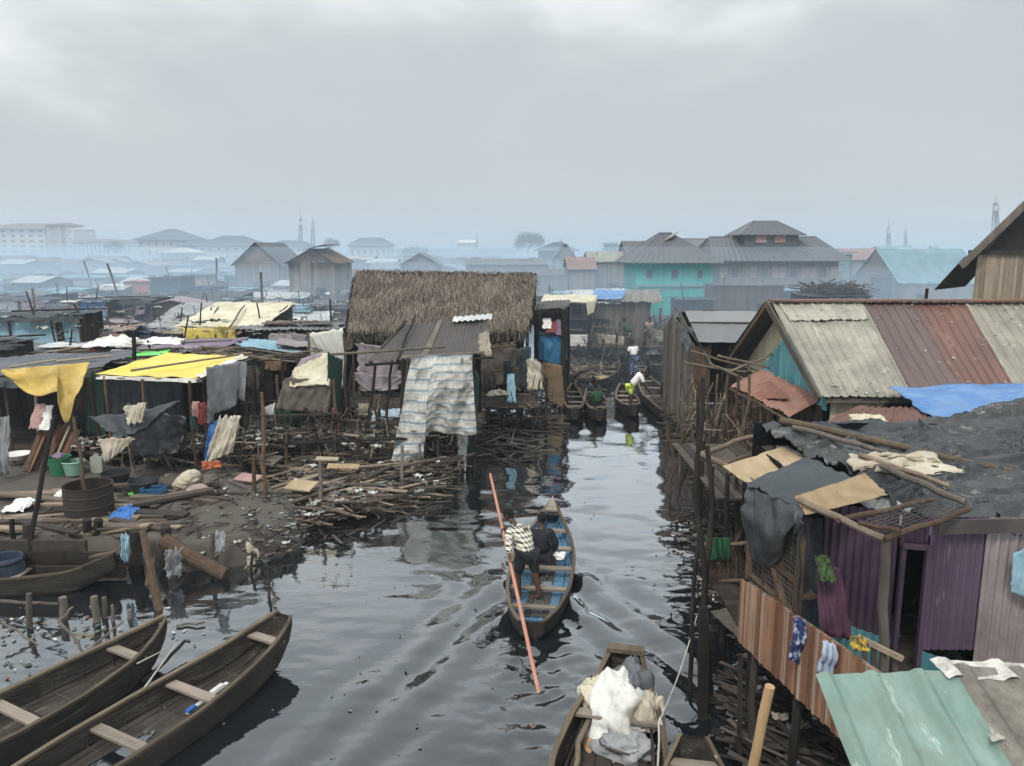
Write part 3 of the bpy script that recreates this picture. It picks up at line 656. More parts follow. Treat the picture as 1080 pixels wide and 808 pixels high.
def crumple(name, u0, v0, w, h, y, m, label, cat='cloth', wr=.08, dz=.0, tilt=.35, sh=1.):
    c = D(u0, v0, y); k = y/F
    a = c+V((-w*k/2, -h*k*.5*sh, -h*k*.5*tilt)); b = c+V((w*k/2, -h*k*.5*sh, -h*k*.5*tilt)); e = c+V((-w*k/2*.8, h*k*.5*sh, h*k*.5*tilt)); f = c+V((w*k/2*.8, h*k*.5*sh, h*k*.5*tilt))
    o = rr(0, 99)
    def fn(p, q):
        P = lerp(lerp(a, b, p), lerp(e, f, p), q); hh = math.sin(math.pi*p)**.6*math.sin(math.pi*q)**.6
        r_ = .12*w*k
        px_, qx_ = p+.12*nz(p*4, q*4, o), q+.12*nz(q*4, p*4, o)
        return P+V((nz(p*3+o, q*3)*r_+r_*.4*nz(p*9, q*9, o), nz(p*3, q*3+o)*r_+r_*.4*nz(q*9, p*9, o+4), hh*wr*1.3+wr*hh*nz(p*5+o, q*5)+wr*.7*(1-2*abs(nz(px_*2.5+o, qx_*7, 3)))+wr*.28*(1-2*abs(nz(px_*5+o+qx_*3, qx_*14, 3)))+dz))
    return MB().patch(fn, 34, 26, .008).build(name, m, label=label, cat=cat, smooth=True)
crumple('cloth_bundle', 948, 497, 112, 26, 9.5, 'sack', 'crumpled cream plastic wrapped around the poles on the black roof', wr=.065, dz=.06, sh=1.6)
crumple('cloth_bundle', 906, 497, 22, 12, 9.8, 'tarp_white', 'small white rag at the torn edge of the black roof', wr=.05, dz=.03)
crumple('folded_sheet', 917, 446, 40, 16, 12.0, 'tarp_cream', 'pale folded sheet behind the black plastic roof by the rusty tin', wr=.05, dz=0, sh=2)
# clothes on the purple house
def hang(name, pts, m, label, cat, y, d=.10, nf=3, wr=.02):   # cloth hanging between pixel corners tl tr bl br
    P = [D(*p, y) for p in pts]
    return MB().cloth(P[0], P[1], P[2], P[3], 16, 16, wr=wr, fold=d*.35, nf=nf, rag=.04).build(name, m, label=label, cat=cat, smooth=True)
def drape_over(name, pts, m, label, cat, y):
    P = [D(*p, y) for p in pts]
    def fn(u, v):
        p = lerp(lerp(P[0], P[1], u), lerp(P[2], P[3], u), v); return p+V((.02*nz(u*6, v*5, y), -.05*math.sin(math.pi*min(1, v*1.5))-.02*math.sin(u*14), .02*nz(u*5, 2)))
    return MB().patch(fn, 14, 16, .02).build(name, m, label=label, cat=cat, smooth=True)
drape_over('patterned_cloth', ((838, 650), (850, 655), (832, 694), (842, 700)), 'cloth_navy', 'navy and white patterned cloth draped over the brown plank balcony', 'cloth', 7.7)
drape_over('light_blue_cloth', ((868, 675), (881, 680), (862, 707), (878, 712)), 'cloth_ltblue', 'pale blue cloth hanging over the brown plank balcony', 'cloth', 7.15)
hang('wine_red_garment', ((862, 600), (886, 598), (864, 668), (900, 676)), 'cloth_wine', 'long wine red garment hanging beside the black panel on the purple house', 'garment', 7.75, .12)
crumple('camouflage_bag', 870, 603, 18, 22, 7.7, 'cloth_camo', 'dark bag with green and pink pattern hanging above the wine red garment', 'bag', wr=.05, tilt=.9)
crumple('yellow_black_cloth', 906, 681, 20, 14, 6.9, 'cloth_gold', 'small black cloth with yellow blotches on the end of the balcony', 'cloth', wr=.03, tilt=.7)
hang('green_shirt', ((744, 567), (770, 567), (747, 590), (769, 590)), 'cloth_green', 'dark green shirt hung on the pole fence over the water', 'shirt', 10.6, .10, 3, .03)
hang('teal_sheet', ((1068, 585), (1110, 560), (1066, 625), (1110, 640)), 'tarp_sky', 'teal sheet hanging at the right edge against the mauve wall', 'sheet', 7.85, .05)

# --- pole scaffold walkway between the purple house and the rusty roofed house
def scaffold():
    t = thing('pole_platform', 'open platform of crooked poles and boards over the water behind the black plastic roof', 'platform', (3.6, 12, 0))
    zt = D(737, 470, 11.).z
    for (a, b, ya, yb, r) in (((736, 480), (812, 455), 11.4, 13.2, .045), ((757, 492), (830, 466), 10.9, 12.6, .04), ((736, 478), (800, 512), 11.6, 9.4, .045), ((740, 484), (772, 500), 11.5, 10.4, .03), ((790, 612), (742, 618), 10.3, 10.9, .03), ((736, 575), (788, 572), 10.9, 10.5, .03), ((738, 627), (778, 623), 10.8, 10.4, .03)):
        MB().pole(D(*a, ya), D(*b, yb), r, r*.85, bend=.05, n=8).build('cross_pole', 'pole_wood', t)
    for (u, vt, vb, y, r) in ((752, 485, 620, 12.2, .04), (768, 497, 640, 11.6, .04), (786, 500, 640, 11., .045), (778, 480, 600, 13, .04), (800, 470, 590, 13, .05), (742, 465, 560, 13.8, .04)):
        p = D(u, vt, y); q = V((p.x+rr(-.08,.08), y, -.6))
        MB().pole(q, p, r, r*.85, bend=.04, n=7).build('stilt', 'wood_dark', t)
    f = MB(); 
    for i in range(9): u = 747+i*4.3; f.bar(D(u, 580+rr(-4,4), 10.7), D(u-2+rr(-2,2), 634+rr(-3,3), 10.7), .035, .02)
    f.build('slat_fence', 'wood_brown', t)
    z = D(740, 470, 14.).z
    d = MB().deck(D(738, 500, 13.2).x, D(830, 470, 13.2).x+.5, 12.6, 16.2, z-.55, along='y')
    d.build('deck', 'deck_plank', t)
    g = MB().cloth(D(748, 645, 9.9), D(778, 672, 9.1), D(778, 640, 9.9), D(800, 668, 9.2), 8, 6, wr=.01, rag=.1); g.build('landing_board', 'wood_grey', t)
scaffold()
# tall crooked mooring poles at the corner of the platform
for (pb, pt, y1, r, lab) in (((738, 745), (741, 398), 9.3, .05, 'tallest crooked pole rising from the water at the corner of the right bank platform'),
                         ((747, 742), (745, 470), 9.5, .055, 'dark pole leaning against the tallest crooked pole at the platform corner'),
                         ((731, 735), (736, 420), 9.6, .035, 'thin crooked pole just left of the tallest pole at the platform corner')):
    a = G(*pb); b = D(*pt, y1+.5); MB().pole(a+V((0,0,-.8)), b, r, r*.6, bend=.10, n=9, seg=10).build('mooring_pole', 'wood_dark', label=lab, cat='pole')
MB().bar(G(742, 758)+V((0,0,-.3)), D(742, 640, 9.15), .11, .11).build('mooring_post', 'wood_dark', label='squared black post standing in the water beside the small canoe', cat='post')
MB().bar(G(781, 800)+V((0,0,-.4)), D(781, 690, 8.3), .05, .05).build('thin_post', 'wood_dark', label='thin black post under the balcony behind the pale orange post', cat='post')

# driftwood heaps under the houses
def heap(name, label, x0, x1, y0, y1, n, z0=.0, z1=.25, L=(.6, 1.9), th=(.02, .06), m='stick_mix', ang=None, flat=.12, round_=.4, fn=None):
    s = MB()
    for i in range(n):
        c = V((rr(x0, x1), rr(y0, y1), 0)); k = R.random(); c.z = z0+(z1-z0)*k
        if fn: 
            q = fn(c.x, c.y)
            if q is None: continue
            c.z += q
        a = rr(0, math.pi) if ang is None else R.gauss(ang[0], ang[1]); l = rr(*L)/2; d = V((math.cos(a)*l, math.sin(a)*l, R.gauss(0, flat)*l))
        w = rr(*th)
        if R.random() < round_: s.tube([c-d, c+d*.3+V((0,0,rr(-.03,.03))), c+d], [w*.6, w*.55, w*.45], 5)
        else: s.bar(c-d, c+d, w*2.2, w*.6)
    return s.build(name, m, label=label, cat='driftwood', kind='stuff')
heap('driftwood', 'heap of dark sticks lying in the water under the brown balcony', 3.0, 4.6, 6.2, 9.8, 900, -.06, .22, L=(.5, 1.7), th=(.012, .04), ang=(-.9, .35))
heap('driftwood', 'dark tangle of sticks below the pole platform', 3.75, 5.4, 10.4, 16.5, 1100, -.05, .40, L=(.3, 1.1), th=(.01, .03))
heap('driftwood', 'sticks and brushwood below the grey roofed hut', 4.9, 7, 16.5, 25, 700, -.05, .5, L=(.3, 1.2), th=(.012, .035))
lit = MB()
for i in range(60):
    p = V((rr(2.6, 4.3), rr(6.3, 15), rr(.1, .35))); s_ = rr(.02, .05); lit.box(p, (s_*2, s_*1.4, .012), rr(0, 3), tilt=(rr(-.4,.4), rr(-.4,.4)))
lit.build('litter', 'litter_mix', label='scraps of litter on the sticks under the right bank', cat='litter', kind='stuff')

# --- the house with the striped rusty roof
def rust_house():
    t = thing('patchwork_roof_house', 'long house roofed in beige, brown and rust red metal bands, with a teal gable', 'house', (9, 18, 0))
    P = D(815, 319, 19.0); E = D(868, 419, 15.9); Bk = D(771, 382, 21.8)
    xr = 17.; zr, ze = P.z, E.z
    xe = E.x
    def RT(x, k): return V((x, lerp(P.y, E.y, k), lerp(zr, ze, k)))
    def ux(u, v, y): return D(u, v, y).x
    tops = [P.x, ux(912, 316, 19), ux(960, 314, 19), ux(1018, 312, 19), 13.4, 15, xr]
    bots = [xe, ux(966, 413, 15.9), ux(1022, 408, 15.9), ux(1076, 405, 15.9), 13.6, 15.2, xr+.2]
    ms = ['tin_beige', 'tin_brown', 'tin_redrust', 'tin_beige', 'tin_rust', 'tin_beige']
    for i, m in enumerate(ms):
        n = max(2, (tops[i+1]-tops[i])/.21)
        dz = V((0, 0, .012*(i % 2)))
        MB().corr(V((tops[i]-.03, P.y, zr))+dz, V((tops[i+1]+.03, P.y, zr))+dz, V((bots[i]-.03, E.y, ze))+dz, V((bots[i+1]+.03, E.y, ze))+dz, n, .016, 14, kind='box', rough=.02, rag=.02, sag=.04).build('roof_sheet', m if m != 'tin_redrust' else 'tin_rust', t, label={'tin_beige': 'pale beige ridged roof band', 'tin_brown': 'dark brown ridged roof band', 'tin_redrust': 'reddish rust roof band', 'tin_rust': 'rust roof band'}[m])
    MB().corr(V((tops[0]+.1, P.y-.05, zr+.0)), V((ux(908, 318, 19), P.y-.05, zr)), V((tops[0]+.2, P.y-.75, zr-.75*.58+.045)), V((ux(916, 330, 18.3), P.y-.7, zr-.7*.58+.045)), 8, .014, 4, kind='box', rough=.02, rag=.06).build('roof_patch', 'tin_beige', t)
    MB().corr((P.x-.2, P.y+.02, zr), (xr, P.y+.02, zr), (Bk.x-.1, Bk.y+.3, ze-.05), (xr, Bk.y+.3, ze-.05), 40, .015, 6, kind='box').build('roof_sheet', 'tin_dark', t)
    MB().bar((P.x-.05, P.y+.0, zr+.05), (xr, P.y, zr+.05), .34, .05, up=V((0,0,1))).build('ridge_cap', 'tin_rust', t)
    # nail and paint flecks, real dabs of sealant on the sheets
    q = MB()
    for i in range(120):
        x = rr(P.x+.2, 13.5); k = R.choice((rr(0, 1), rr(0, .25), rr(.9, 1))); p = RT(x, k); s_ = rr(.02, .05)
        q.box(p+V((0,-.02,.045)), (s_*1.3, s_, .012), rr(0, 3), tilt=(.52, 0))
    q.build('sealant_dab', 'tin_white', t, kind='stuff')
    # gable wall: cream and teal boards under two rakes
    gx = P.x+.30
    g = MB(); 
    n = 26
    cre, tea = MB(), MB()
    y0, y1 = E.y+.25, Bk.y-.1
    for i in range(n):
        k0, k1 = i/n, (i+1)/n-.004
        def top(k):
            y = lerp(y0, y1, k); return (lerp(zr, ze, (P.y-y)/(P.y-E.y)) if y < P.y else lerp(zr, ze, (y-P.y)/(Bk.y-P.y)))-.10
        zb = ze-.35
        for half in (0, 1):
            zt0, zt1 = top(k0), top(k1); zs = ze-.1+1.35*max(0, (k0-.05))*1.0 if k0 < .62 else ze-.1+1.35*.57
            zs = min(zs+.25, min(zt0, zt1))
            # teal triangle rises toward the ridge from the near side
            tl = ze+.05+(1.12*(1-abs(k0-.40)/.33) if abs(k0-.40) < .33 else 0)
            lo, hi0, hi1 = (zb, min(tl, zt0), min(tl, zt1)) if half == 0 else (min(tl, zt0, zt1), zt0, zt1)
            if hi0-lo < .02: continue
            ya, yb = lerp(y0, y1, k0), lerp(y0, y1, k1); th = .03
            (tea if half == 0 and k0 < .74 else cre).add([(gx, ya, lo), (gx, yb, lo), (gx, yb, hi1), (gx, ya, hi0), (gx+th, ya, lo), (gx+th, yb, lo), (gx+th, yb, hi1), (gx+th, ya, hi0)],
                [(3,2,1,0), (4,5,6,7), (0,1,5,4), (1,2,6,5), (2,3,7,6), (3,0,4,7)])
    tea.build('gable_board', 'teal_board', t, label='teal painted gable boards'); cre.build('gable_board', 'cream_board', t, label='cream painted gable boards')
    f = MB(); f.bar(P+V((-.14,0,-.04)), E+V((-.10,-.05,-.05)), .05, .17); f.build('verge_board', 'wood_grey', t)
    f = MB(); f.bar(P+V((-.16,0,-.05)), V((P.x-.16, Bk.y+.3, ze-.1)), .05, .16); f.build('verge_board', 'wood_brown', t)
    # body walls below
    MB().planks((xe+.3, E.y+.3, 0), (ux(932, 430, 16.2), E.y+.3, 0), 1.1, ze-.06, w=.12).build('wall', 'cream_board', t)
    MB().planks((ux(932, 430, 16.2), E.y+.34, 0), (xr, E.y+.34, 0), 1.1, ze-.10, w=.14).build('wall', 'wood_dark', t)
    MB().bar((xe+.1, E.y+.1, ze-.08), (xr, E.y+.1, ze-.08), .06, .12).build('eave_board', 'wood_grey', t)
    MB().planks((gx, E.y+.3, 0), (gx, Bk.y-.2, 0), .9, ze-.3, w=.16, skip=.35).build('wall', 'wood_brown', t)
    MB().planks((gx+1.2, E.y+.5, 0), (gx+1.2, Bk.y-.2, 0), .9, ze-.3, w=.2).build('inner_wall', 'wood_dark', t)
    MB().planks((gx, Bk.y-.1, 0), (xr, Bk.y-.1, 0), .9, ze-.1, w=.2).build('wall', 'wood_dark', t)
    MB().deck(gx-1.2, xr, E.y, Bk.y, .95).build('floor', 'deck_plank', t)
    for x in (gx-1.1, gx+.1, gx+2, gx+4, gx+6):
        for y in (E.y+.2, 18.2, 20.8): MB().pole((x, y, -.6), (x, y, .93), .06).build('stilt', 'wood_dark', t)
    # rusty awning on poles
    a, b, c, d_ = D(770, 407, 18.6), D(832, 440, 16.2), D(806, 389, 19.0), D(868, 420, 16.6)
    MB().corr(a, b, c, d_, 15, .014, 8, rough=.03, rag=.10).build('awning', 'tin_redrust', t)
    MB().corr(a+V((.25,.1,.03)), lerp(a, b, .55)+V((0,.2,.04)), lerp(a, c, .7)+V((.2,.1,.03)), lerp(b, d_, .75)+V((-.4,.3,.05)), 9, .014, 6, rough=.03, rag=.1).build('awning', 'tin_redrust', t)
    for p in (a+V((.1,.1,-.05)), lerp(a, b, .5)+V((.1,0,-.05)), b+V((0,.1,-.05))): MB().pole((p.x, p.y, .9), p, .04).build('awning_post', 'wood_brown', t)
    MB().pole(a+V((0,0,-.07)), b+V((0,0,-.07)), .035).build('awning_beam', 'wood_brown', t)
    for (p, q, y1, y2) in (((728, 370), (802, 392), 21., 19.5), ((748, 383), (790, 402), 20., 18.8), ((757, 375), (812, 388), 20.2, 19), ((770, 392), (815, 372), 19.4, 19.8)):
        MB().pole(D(*p, y1), D(*q, y2), .035, bend=.05).build('awning_beam', 'pole_wood', t)
    for u, y in ((757, 20.5), (768, 19.2), (779, 18.2), (790, 17.2)): p = D(u, 395, y); MB().pole((p.x, y, -.5), p, .045, bend=.06).build('awning_post', 'wood_brown', t)
rust_house()
MB().cloth(D(985, 443, 13.3), D(1230, 438, 13.3), D(938, 409, 15.85), D(1230, 402, 15.85), 60, 24, wr=.05, sag=-.05, rag=.02, freq=1.2).build('blue_tarpaulin', 'tarp_blue', label='bright blue tarpaulin lean-to roof in front of the patchwork metal roof', cat='tarpaulin', smooth=True)
MB().corr(D(868, 446, 12.9), D(985, 447, 12.9), D(905, 428, 14.6), D(968, 430, 14.6), 9, .016, 8, rough=.04, rag=.05).build('rusty_roof_sheet', 'tin_redrust', label='low rusty roof sheet between the blue tarpaulin and the black plastic roof', cat='roof sheet')
sp = thing('lean_to', 'dark open lean-to of boards beneath the blue tarpaulin', 'lean-to', (9, 14, 0))
MB().planks((6.4, 13.2, 0), (11.5, 13.2, 0), .9, 2.85, w=.2).build('wall', 'wood_dark', sp)
for x in (6.6, 8.4, 10.2): MB().pole((x, 13.3, -.5), (x, 13.3, 3.0), .05).build('post', 'wood_brown', sp)
MB().deck(5.2, 11.5, 12, 16.1, .93).build('floor', 'deck_plank', sp)

# --- grey roofed hut beyond
def grey_hut():
    t = thing('grey_roofed_hut', 'tall grey plank hut with a smooth grey roof on the right canal edge', 'hut', (6.4, 24, 0))
    a, b = D(722, 328, 26.0), D(850, 329, 26.0); c, d_ = D(737, 361, 23.4), D(860, 362, 23.4)
    MB().cloth(c, d_, lerp(a, c, .42)+V((0,0,.04)), lerp(b, d_, .42)+V((0,0,.04)), 24, 8, wr=.02, rag=.0, sag=.03).build('roof_sheet', 'tin_grey', t)
    MB().cloth(lerp(a, c, .46), lerp(b, d_, .46), a, b, 24, 8, wr=.02, rag=.0, sag=.02).build('roof_sheet', 'tin_grey', t)
    MB().corr(a, b, a+V((-.1,2.6,-.8)), b+V((0,2.6,-.8)), 14, .015, 4).build('roof_sheet', 'tin_dark', t)
    m = lerp(a, c, .44); n = lerp(b, d_, .44); MB().bar(m+V((0,0,.05)), n+V((0,0,.05)), .10, .04).build('roof_batten', 'wood_dark', t)
    x = c.x-.10; 
    MB().planks((x+.02, 23.6, 0), (x-.18, 26., 0), .55, c.z-.12, a.z-.1, w=.2, th=.03).build('wall', 'wood_grey', t)
    MB().planks((x-.18, 26., 0), (x-.0, 28.4, 0), .55, a.z-.1, a.z-.9, w=.2, th=.03).build('wall', 'wood_grey', t)
    MB().planks((x+1.1, 23.9, 0), (d_.x, 23.9, 0), .55, c.z-.25, w=.2, skip=.1).build('wall', 'wood_dark', t)
    MB().planks((x+.05, 23.6, 0), (x+.55, 23.6, 0), .55, c.z-.15, w=.2).build('wall', 'wood_brown', t)
    MB().planks((x, 28.3, 0), (d_.x, 28.3, 0), .5, c.z-.2, w=.3).build('wall', 'wood_dark', t)
    MB().deck(x-.3, d_.x, 22.8, 28.3, .52).build('floor', 'deck_plank', t)
    MB().cloth(a+V((-.15,-.1,-.0)), c+V((-.25,0,-.05)), a+V((-.35,-.1,-.55)), c+V((-.35,0,-.30)), 16, 8, wr=.06, rag=.2).build('torn_flap', 'tarp_black', t)
    for p, q in ((lerp(a, c, .0)+V((-.4,-.4,.15)), c+V((.3,-.4,-.6))), (c+V((-.5,-.3,-.6)), c+V((2.2,-1.2,-.9)))): MB().pole(p, q, .04, bend=.05).build('brace_pole', 'wood_grey', t)
    for k in range(6): y = 22.9+k*1.05; MB().pole((x-.05+rr(-.1,.1), y, -.5), (x-.05, y, .5+rr(0,.8)), .05).build('stilt', 'wood_dark', t)
    for k in range(4): MB().pole((x+1+k*.9, 23.2, -.5), (x+1+k*.9, 23.2, c.z-.1), .045).build('post', 'wood_dark', t)
grey_hut()
for i, (u, vb, vt, lab) in enumerate(((703, 470, 402, 'thin bare pole leaning at the water edge before the grey plank hut'), (716, 500, 430, 'short pole in the water in front of the grey plank hut'), (709, 520, 448, 'slim pole in the water left of the open pole platform'), (722, 545, 455, 'bent pole in the water beside the open pole platform'))):
    a = G(u, vb); b = D(u+rr(-4, 4), vt, a.y); MB().pole(a+V((0,0,-.5)), b, .035, bend=.08).build('canal_pole', 'wood_brown', label=lab, cat='pole')

# --- tall brown house cut by the right edge
def edge_house():
    t = thing('upper_storey_house', 'tall brown board house with a steep dark roof cut by the right edge', 'house', (16, 25, 0))
    y = 24.
    P = D(1135, 165, y); Q = D(1014, 281, y); Q2 = D(985, 306, 25.)
    MB().corr(Q, Q+V((3.6,3.4,0)), P, P+V((3.6,3.4,0)), 16, .015, 6).build('roof_sheet', 'tin_dark', t)
    MB().bar(Q+V((-.05,-.05,0)), P+V((-.05,-.05,.03)), .06, .2).build('verge_board', 'wood_grey', t)
    MB().prism([Q+V((.9,.35,.35)), V((Q.x+4, y+.35, Q.z+.35)), V((Q.x+4, y+.35, P.z-.3)), P+V((0,.35,-.25))], (0, .04, 0)).build('gable_board', 'wood_dark', t)
    xw = D(1036, 280, y).x
    MB().planks((xw, y+.3, 0), (xw+4, y+.3, 0), 2.2, D(1036, 268, y).z, w=.14).build('wall', 'tan_board', t)
    MB().planks((xw, y+.3, 0), (xw+3.2, y+4, 0), 2.2, D(1036, 268, y).z, w=.2).build('wall', 'tan_board', t)
    MB().bar(V((xw-.3, y+.25, D(1036, 268, y).z+.05)), V((xw+4, y+.25, D(1036, 268, y).z+.05)), .1, .14).build('beam', 'wood_dark', t)
    MB().corr(Q2, Q2+V((2.4,2.4,0)), V((xw, 25, D(1036, 280, 24).z+.25)), V((xw+2.4, 27.4, D(1036, 280, 24).z+.25)), 12, .015, 4).build('roof_sheet', 'tin_dark', t)
    w = MB(); w.box((xw+1.9, y+.27, D(1062, 247, y).z), (.8, .06, .8)); w.build('window', 'void', t)
    for (x, yy) in ((xw+.1, y+.4), (xw+3.8, y+.4), (xw+.1, y+3.8), (Q2.x+.3, 26)): MB().pole((x, yy, -.5), (x, yy, 2.4 if x > xw else Q2.z), .07).build('stilt', 'wood_dark', t)
edge_house()
# ================================================================ left bank
def post(t, u, vb, vt, y=None, z=None, r=.045, m='wood_brown', name='post', bend=None):
    a = D(u, vb, y) if y else G(u, vb, z or 0); b = D(u, vt, a.y); a = V((a.x, a.y, a.z-.5))
    return MB().pole(a, b, r, r*.85, bend=bend).build(name, m, t)
def hangc(t, pts, m, y, wr=.03, fold=.04, nf=4, name='hanging_sheet', nu=24, nv=18, label=None, ys=None, sag=0., rag=.04, freq=2.2):
    ys = ys or (y,)*4; P = [D(*p, q) for p, q in zip(pts, ys)]
    return MB().cloth(P[0], P[1], P[2], P[3], nu, nv, wr=wr, fold=fold, nf=nf, sag=sag, rag=rag, freq=freq).build(name, m, t, smooth=True, label=label)
def free_cloth(name, pts, m, ys, label, cat, wr=.05, fold=.04, nf=3, sag=0., rag=.06, freq=2.2, th=.014):
    P = [D(*p, q) for p, q in zip(pts, ys)]
    return MB().cloth(P[0], P[1], P[2], P[3], 26, 20, wr=wr, fold=fold, nf=nf, sag=sag, rag=rag, freq=freq, th=th).build(name, m, label=label, cat=cat, smooth=True)

# --- yellow roofed stall
def yellow_stall():
    t = thing('yellow_roofed_stall', 'open stall with a bright yellow tarpaulin roof and charcoal sheet walls', 'stall', (-7.2, 19.5, .5))
    a, b, c, d = D(101, 395, 19.0), D(208, 399, 18.2), D(178, 372, 21.8), D(259, 376, 20.6)
    MB().cloth(a, b, c, d, 40, 24, wr=.035, sag=.05, rag=.05, freq=1.6).build('roof_tarpaulin', 'tarp_yellow', t, smooth=True)
    MB().cloth(lerp(a, b, .02)+V((0,-.02,-.02)), b+V((.05,-.03,.0)), lerp(a, b, .02)+V((0,-.05,-.10)), b+V((.06,-.05,-.10)), 30, 3, wr=.03, rag=.4).build('roof_hem', 'tarp_white', t)
    MB().cloth(b+V((.06,-.03,-.01)), d+V((.05,0,-.01)), b+V((-.12,.1,.03)), d+V((-.12,.1,.04)), 22, 3, wr=.03, rag=.4).build('roof_hem', 'tarp_white', t)
    for p, q in ((a, b), (b, d), (a, c)): MB().pole(p+V((0,.03,-.08)), q+V((.1,.03,-.08)), .035).build('roof_pole', 'wood_grey', t)
    MB().pole(D(138, 394, 18.6)+V((0,0,.07)), D(252, 377, 20.3)+V((0,0,.07)), .03).build('roof_pole', 'wood_grey', t)
    for u, vt, y in ((110, 397, 18.9), (150, 400, 18.5), (200, 402, 18.2), (214, 397, 18.8), (256, 384, 20.2)):
        p = D(u, vt, y); MB().pole((p.x, y, .2), p, .045, bend=.03).build('post', 'wood_brown', t)
    hangc(t, ((108, 398), (192, 400), (108, 470), (196, 468)), 'tarp_charcoal', 19.4, .05, .09, 7, nu=50, nv=26)
    hangc(t, ((95, 392), (108, 392), (92, 455), (112, 462)), 'cloth_dkgreen', 19.2, .03, .03, 2)
    hangc(t, ((219, 388), (254, 381), (219, 440), (252, 427)), 'tarp_silver', 0, .05, .03, 3, ys=(18.5, 19.6, 18.5, 19.6), label='silver grey sheet hung on the right end')
    hangc(t, ((252, 381), (260, 383), (251, 420), (258, 424)), 'tarp_silver', 19.9, .03, .02, 2)
    w = MB(); w.planks(D(106, 470, 21.5), D(258, 470, 21.5), .4, 2.6, w=.25); w.build('back_wall', 'wood_dark', t)
    MB().deck(D(112, 460, 19.6).x, D(212, 460, 19).x, 18.7, 21.4, .95, skip=.02).build('bench_platform', 'deck_plank', t)
    for u in (128, 165, 200): p = D(u, 470, 18.9); MB().pole((p.x, 18.9, .2), (p.x, 18.9, .95), .05).build('leg', 'wood_dark', t)
yellow_stall()
free_cloth('black_tarpaulin', ((92, 438), (190, 420), (125, 462), (168, 436)), 'tarp_charcoal', (17.4, 18.0, 17.2, 17.6), 'sagging black tarpaulin strung in front of the yellow roofed stall', 'tarpaulin', wr=.10, sag=.35, rag=.1)
free_cloth('black_tarpaulin', ((130, 425), (198, 440), (140, 482), (186, 478)), 'tarp_black', (18.3, 18.1, 18.1, 18.0), 'black plastic slung under the floor of the yellow roofed stall', 'tarpaulin', wr=.12, sag=.1, rag=.1)
free_cloth('beige_rag', ((129, 430), (154, 424), (134, 448), (150, 446)), 'sack', (17.5,)*4, 'beige rag bunched on top of the sagging black tarpaulin', 'rag', wr=.08, rag=.15)
free_cloth('beige_sack', ((103, 463), (142, 462), (112, 488), (128, 476)), 'sack', (17.15,)*4, 'pale torn sack hanging under the sagging black tarpaulin', 'sack', wr=.07, rag=.15)
free_cloth('blue_sheet', ((221, 446), (236, 441), (215, 484), (219, 486)), 'bag_blue', (17.9,)*4, 'strip of blue plastic beside the beige sack right of the yellow stall', 'plastic', wr=.05)
free_cloth('beige_sack', ((231, 440), (254, 438), (214, 490), (244, 478)), 'sack', (17.8,)*4, 'big beige sack hanging below the silver sheet right of the yellow stall', 'sack', wr=.09, rag=.1)
free_cloth('orange_sheet', ((212, 487), (232, 486), (214, 496), (234, 492)), 'cloth_orange', (17.6,)*4, 'orange plastic scrap at the foot of the hanging beige sack', 'plastic', wr=.05)
for i, (u, v, w_, h_, m, lab) in enumerate(((206, 432, 8, 16, 'cloth_pink', 'pink clothes hung in a row right of the yellow stall opening'), (213, 436, 9, 22, 'cloth_red', 'red patterned clothes bunched on the right post of the yellow stall'), (222, 438, 7, 16, 'tarp_grey', 'grey shirt hung beside the red clothes of the yellow stall'), (203, 446, 6, 14, 'cloth_dkgreen', 'dark green rag below the pink clothes'))):
    free_cloth('hanging_clothes', ((u-w_/2, v-h_/2), (u+w_/2, v-h_/2), (u-w_/2, v+h_/2), (u+w_/2, v+h_/2)), m, (18.0-i*.05,)*4, lab, 'clothes', wr=.06, rag=.15)

# --- ocher cloth stall at the far left
def ocher_stall():
    t = thing('ocher_fronted_stall', 'dark open stall at the left edge with a sagging grey roof and ocher front', 'stall', (-11, 20, .5))
    a, b, c, d = D(-60, 402, 18.8), D(106, 388, 19.6), D(-60, 378, 22.5), D(150, 370, 22.5)
    MB().cloth(a, b, c, d, 50, 24, wr=.09, sag=.04, rag=.03, freq=1.6).build('roof_tarpaulin', 'tarp_grey', t, smooth=True)
    MB().cloth(a+V((0,-.03,-.05)), b+V((0,-.03,-.05)), a+V((0,-.1,-.28)), b+V((0,-.1,-.25)), 50, 5, wr=.10, rag=.4).build('torn_edge', 'tarp_charcoal', t)
    for u, vt in ((5, 404), (34, 396), (97, 392)):
        p = D(u, vt, 19.2); MB().pole((p.x, 19.2, .2), p, .045, bend=.03).build('post', 'wood_pale' if u == 34 else 'wood_brown', t)
    for u in (-20, 18, 60): p = D(u, 400, 21.8); MB().pole((p.x, 21.8, .2), p, .045).build('post', 'wood_dark', t)
    MB().planks(D(-60, 450, 22.6), D(104, 450, 22.6), .3, 2.9, w=.25).build('back_wall', 'wood_dark', t)
    hangc(t, ((75, 392), (96, 392), (70, 480), (97, 480)), 'tarp_brown', 21.0, .03, .05, 4)
    MB().pole(a+V((0,.05,-.05)), b+V((0,.05,-.05)), .04).build('roof_pole', 'wood_grey', t)
    for (p, q) in (((10, 392), (60, 384)), ((60, 386), (118, 380)), ((30, 398), (48, 393))): MB().pole(D(*p, 20)+V((0,0,.12)), D(*q, 21)+V((0,0,.12)), .035).build('roof_pole', 'wood_pale', t)
    MB().deck(D(-40, 470, 19.6).x, D(88, 470, 19.6).x, 19.3, 22.4, .85, skip=.02).build('bench_platform', 'deck_plank', t)
ocher_stall()
oc = MB()
oA, oB, oC = D(2, 390, 18.7), D(95, 382, 18.9), D(60, 440, 18.5)
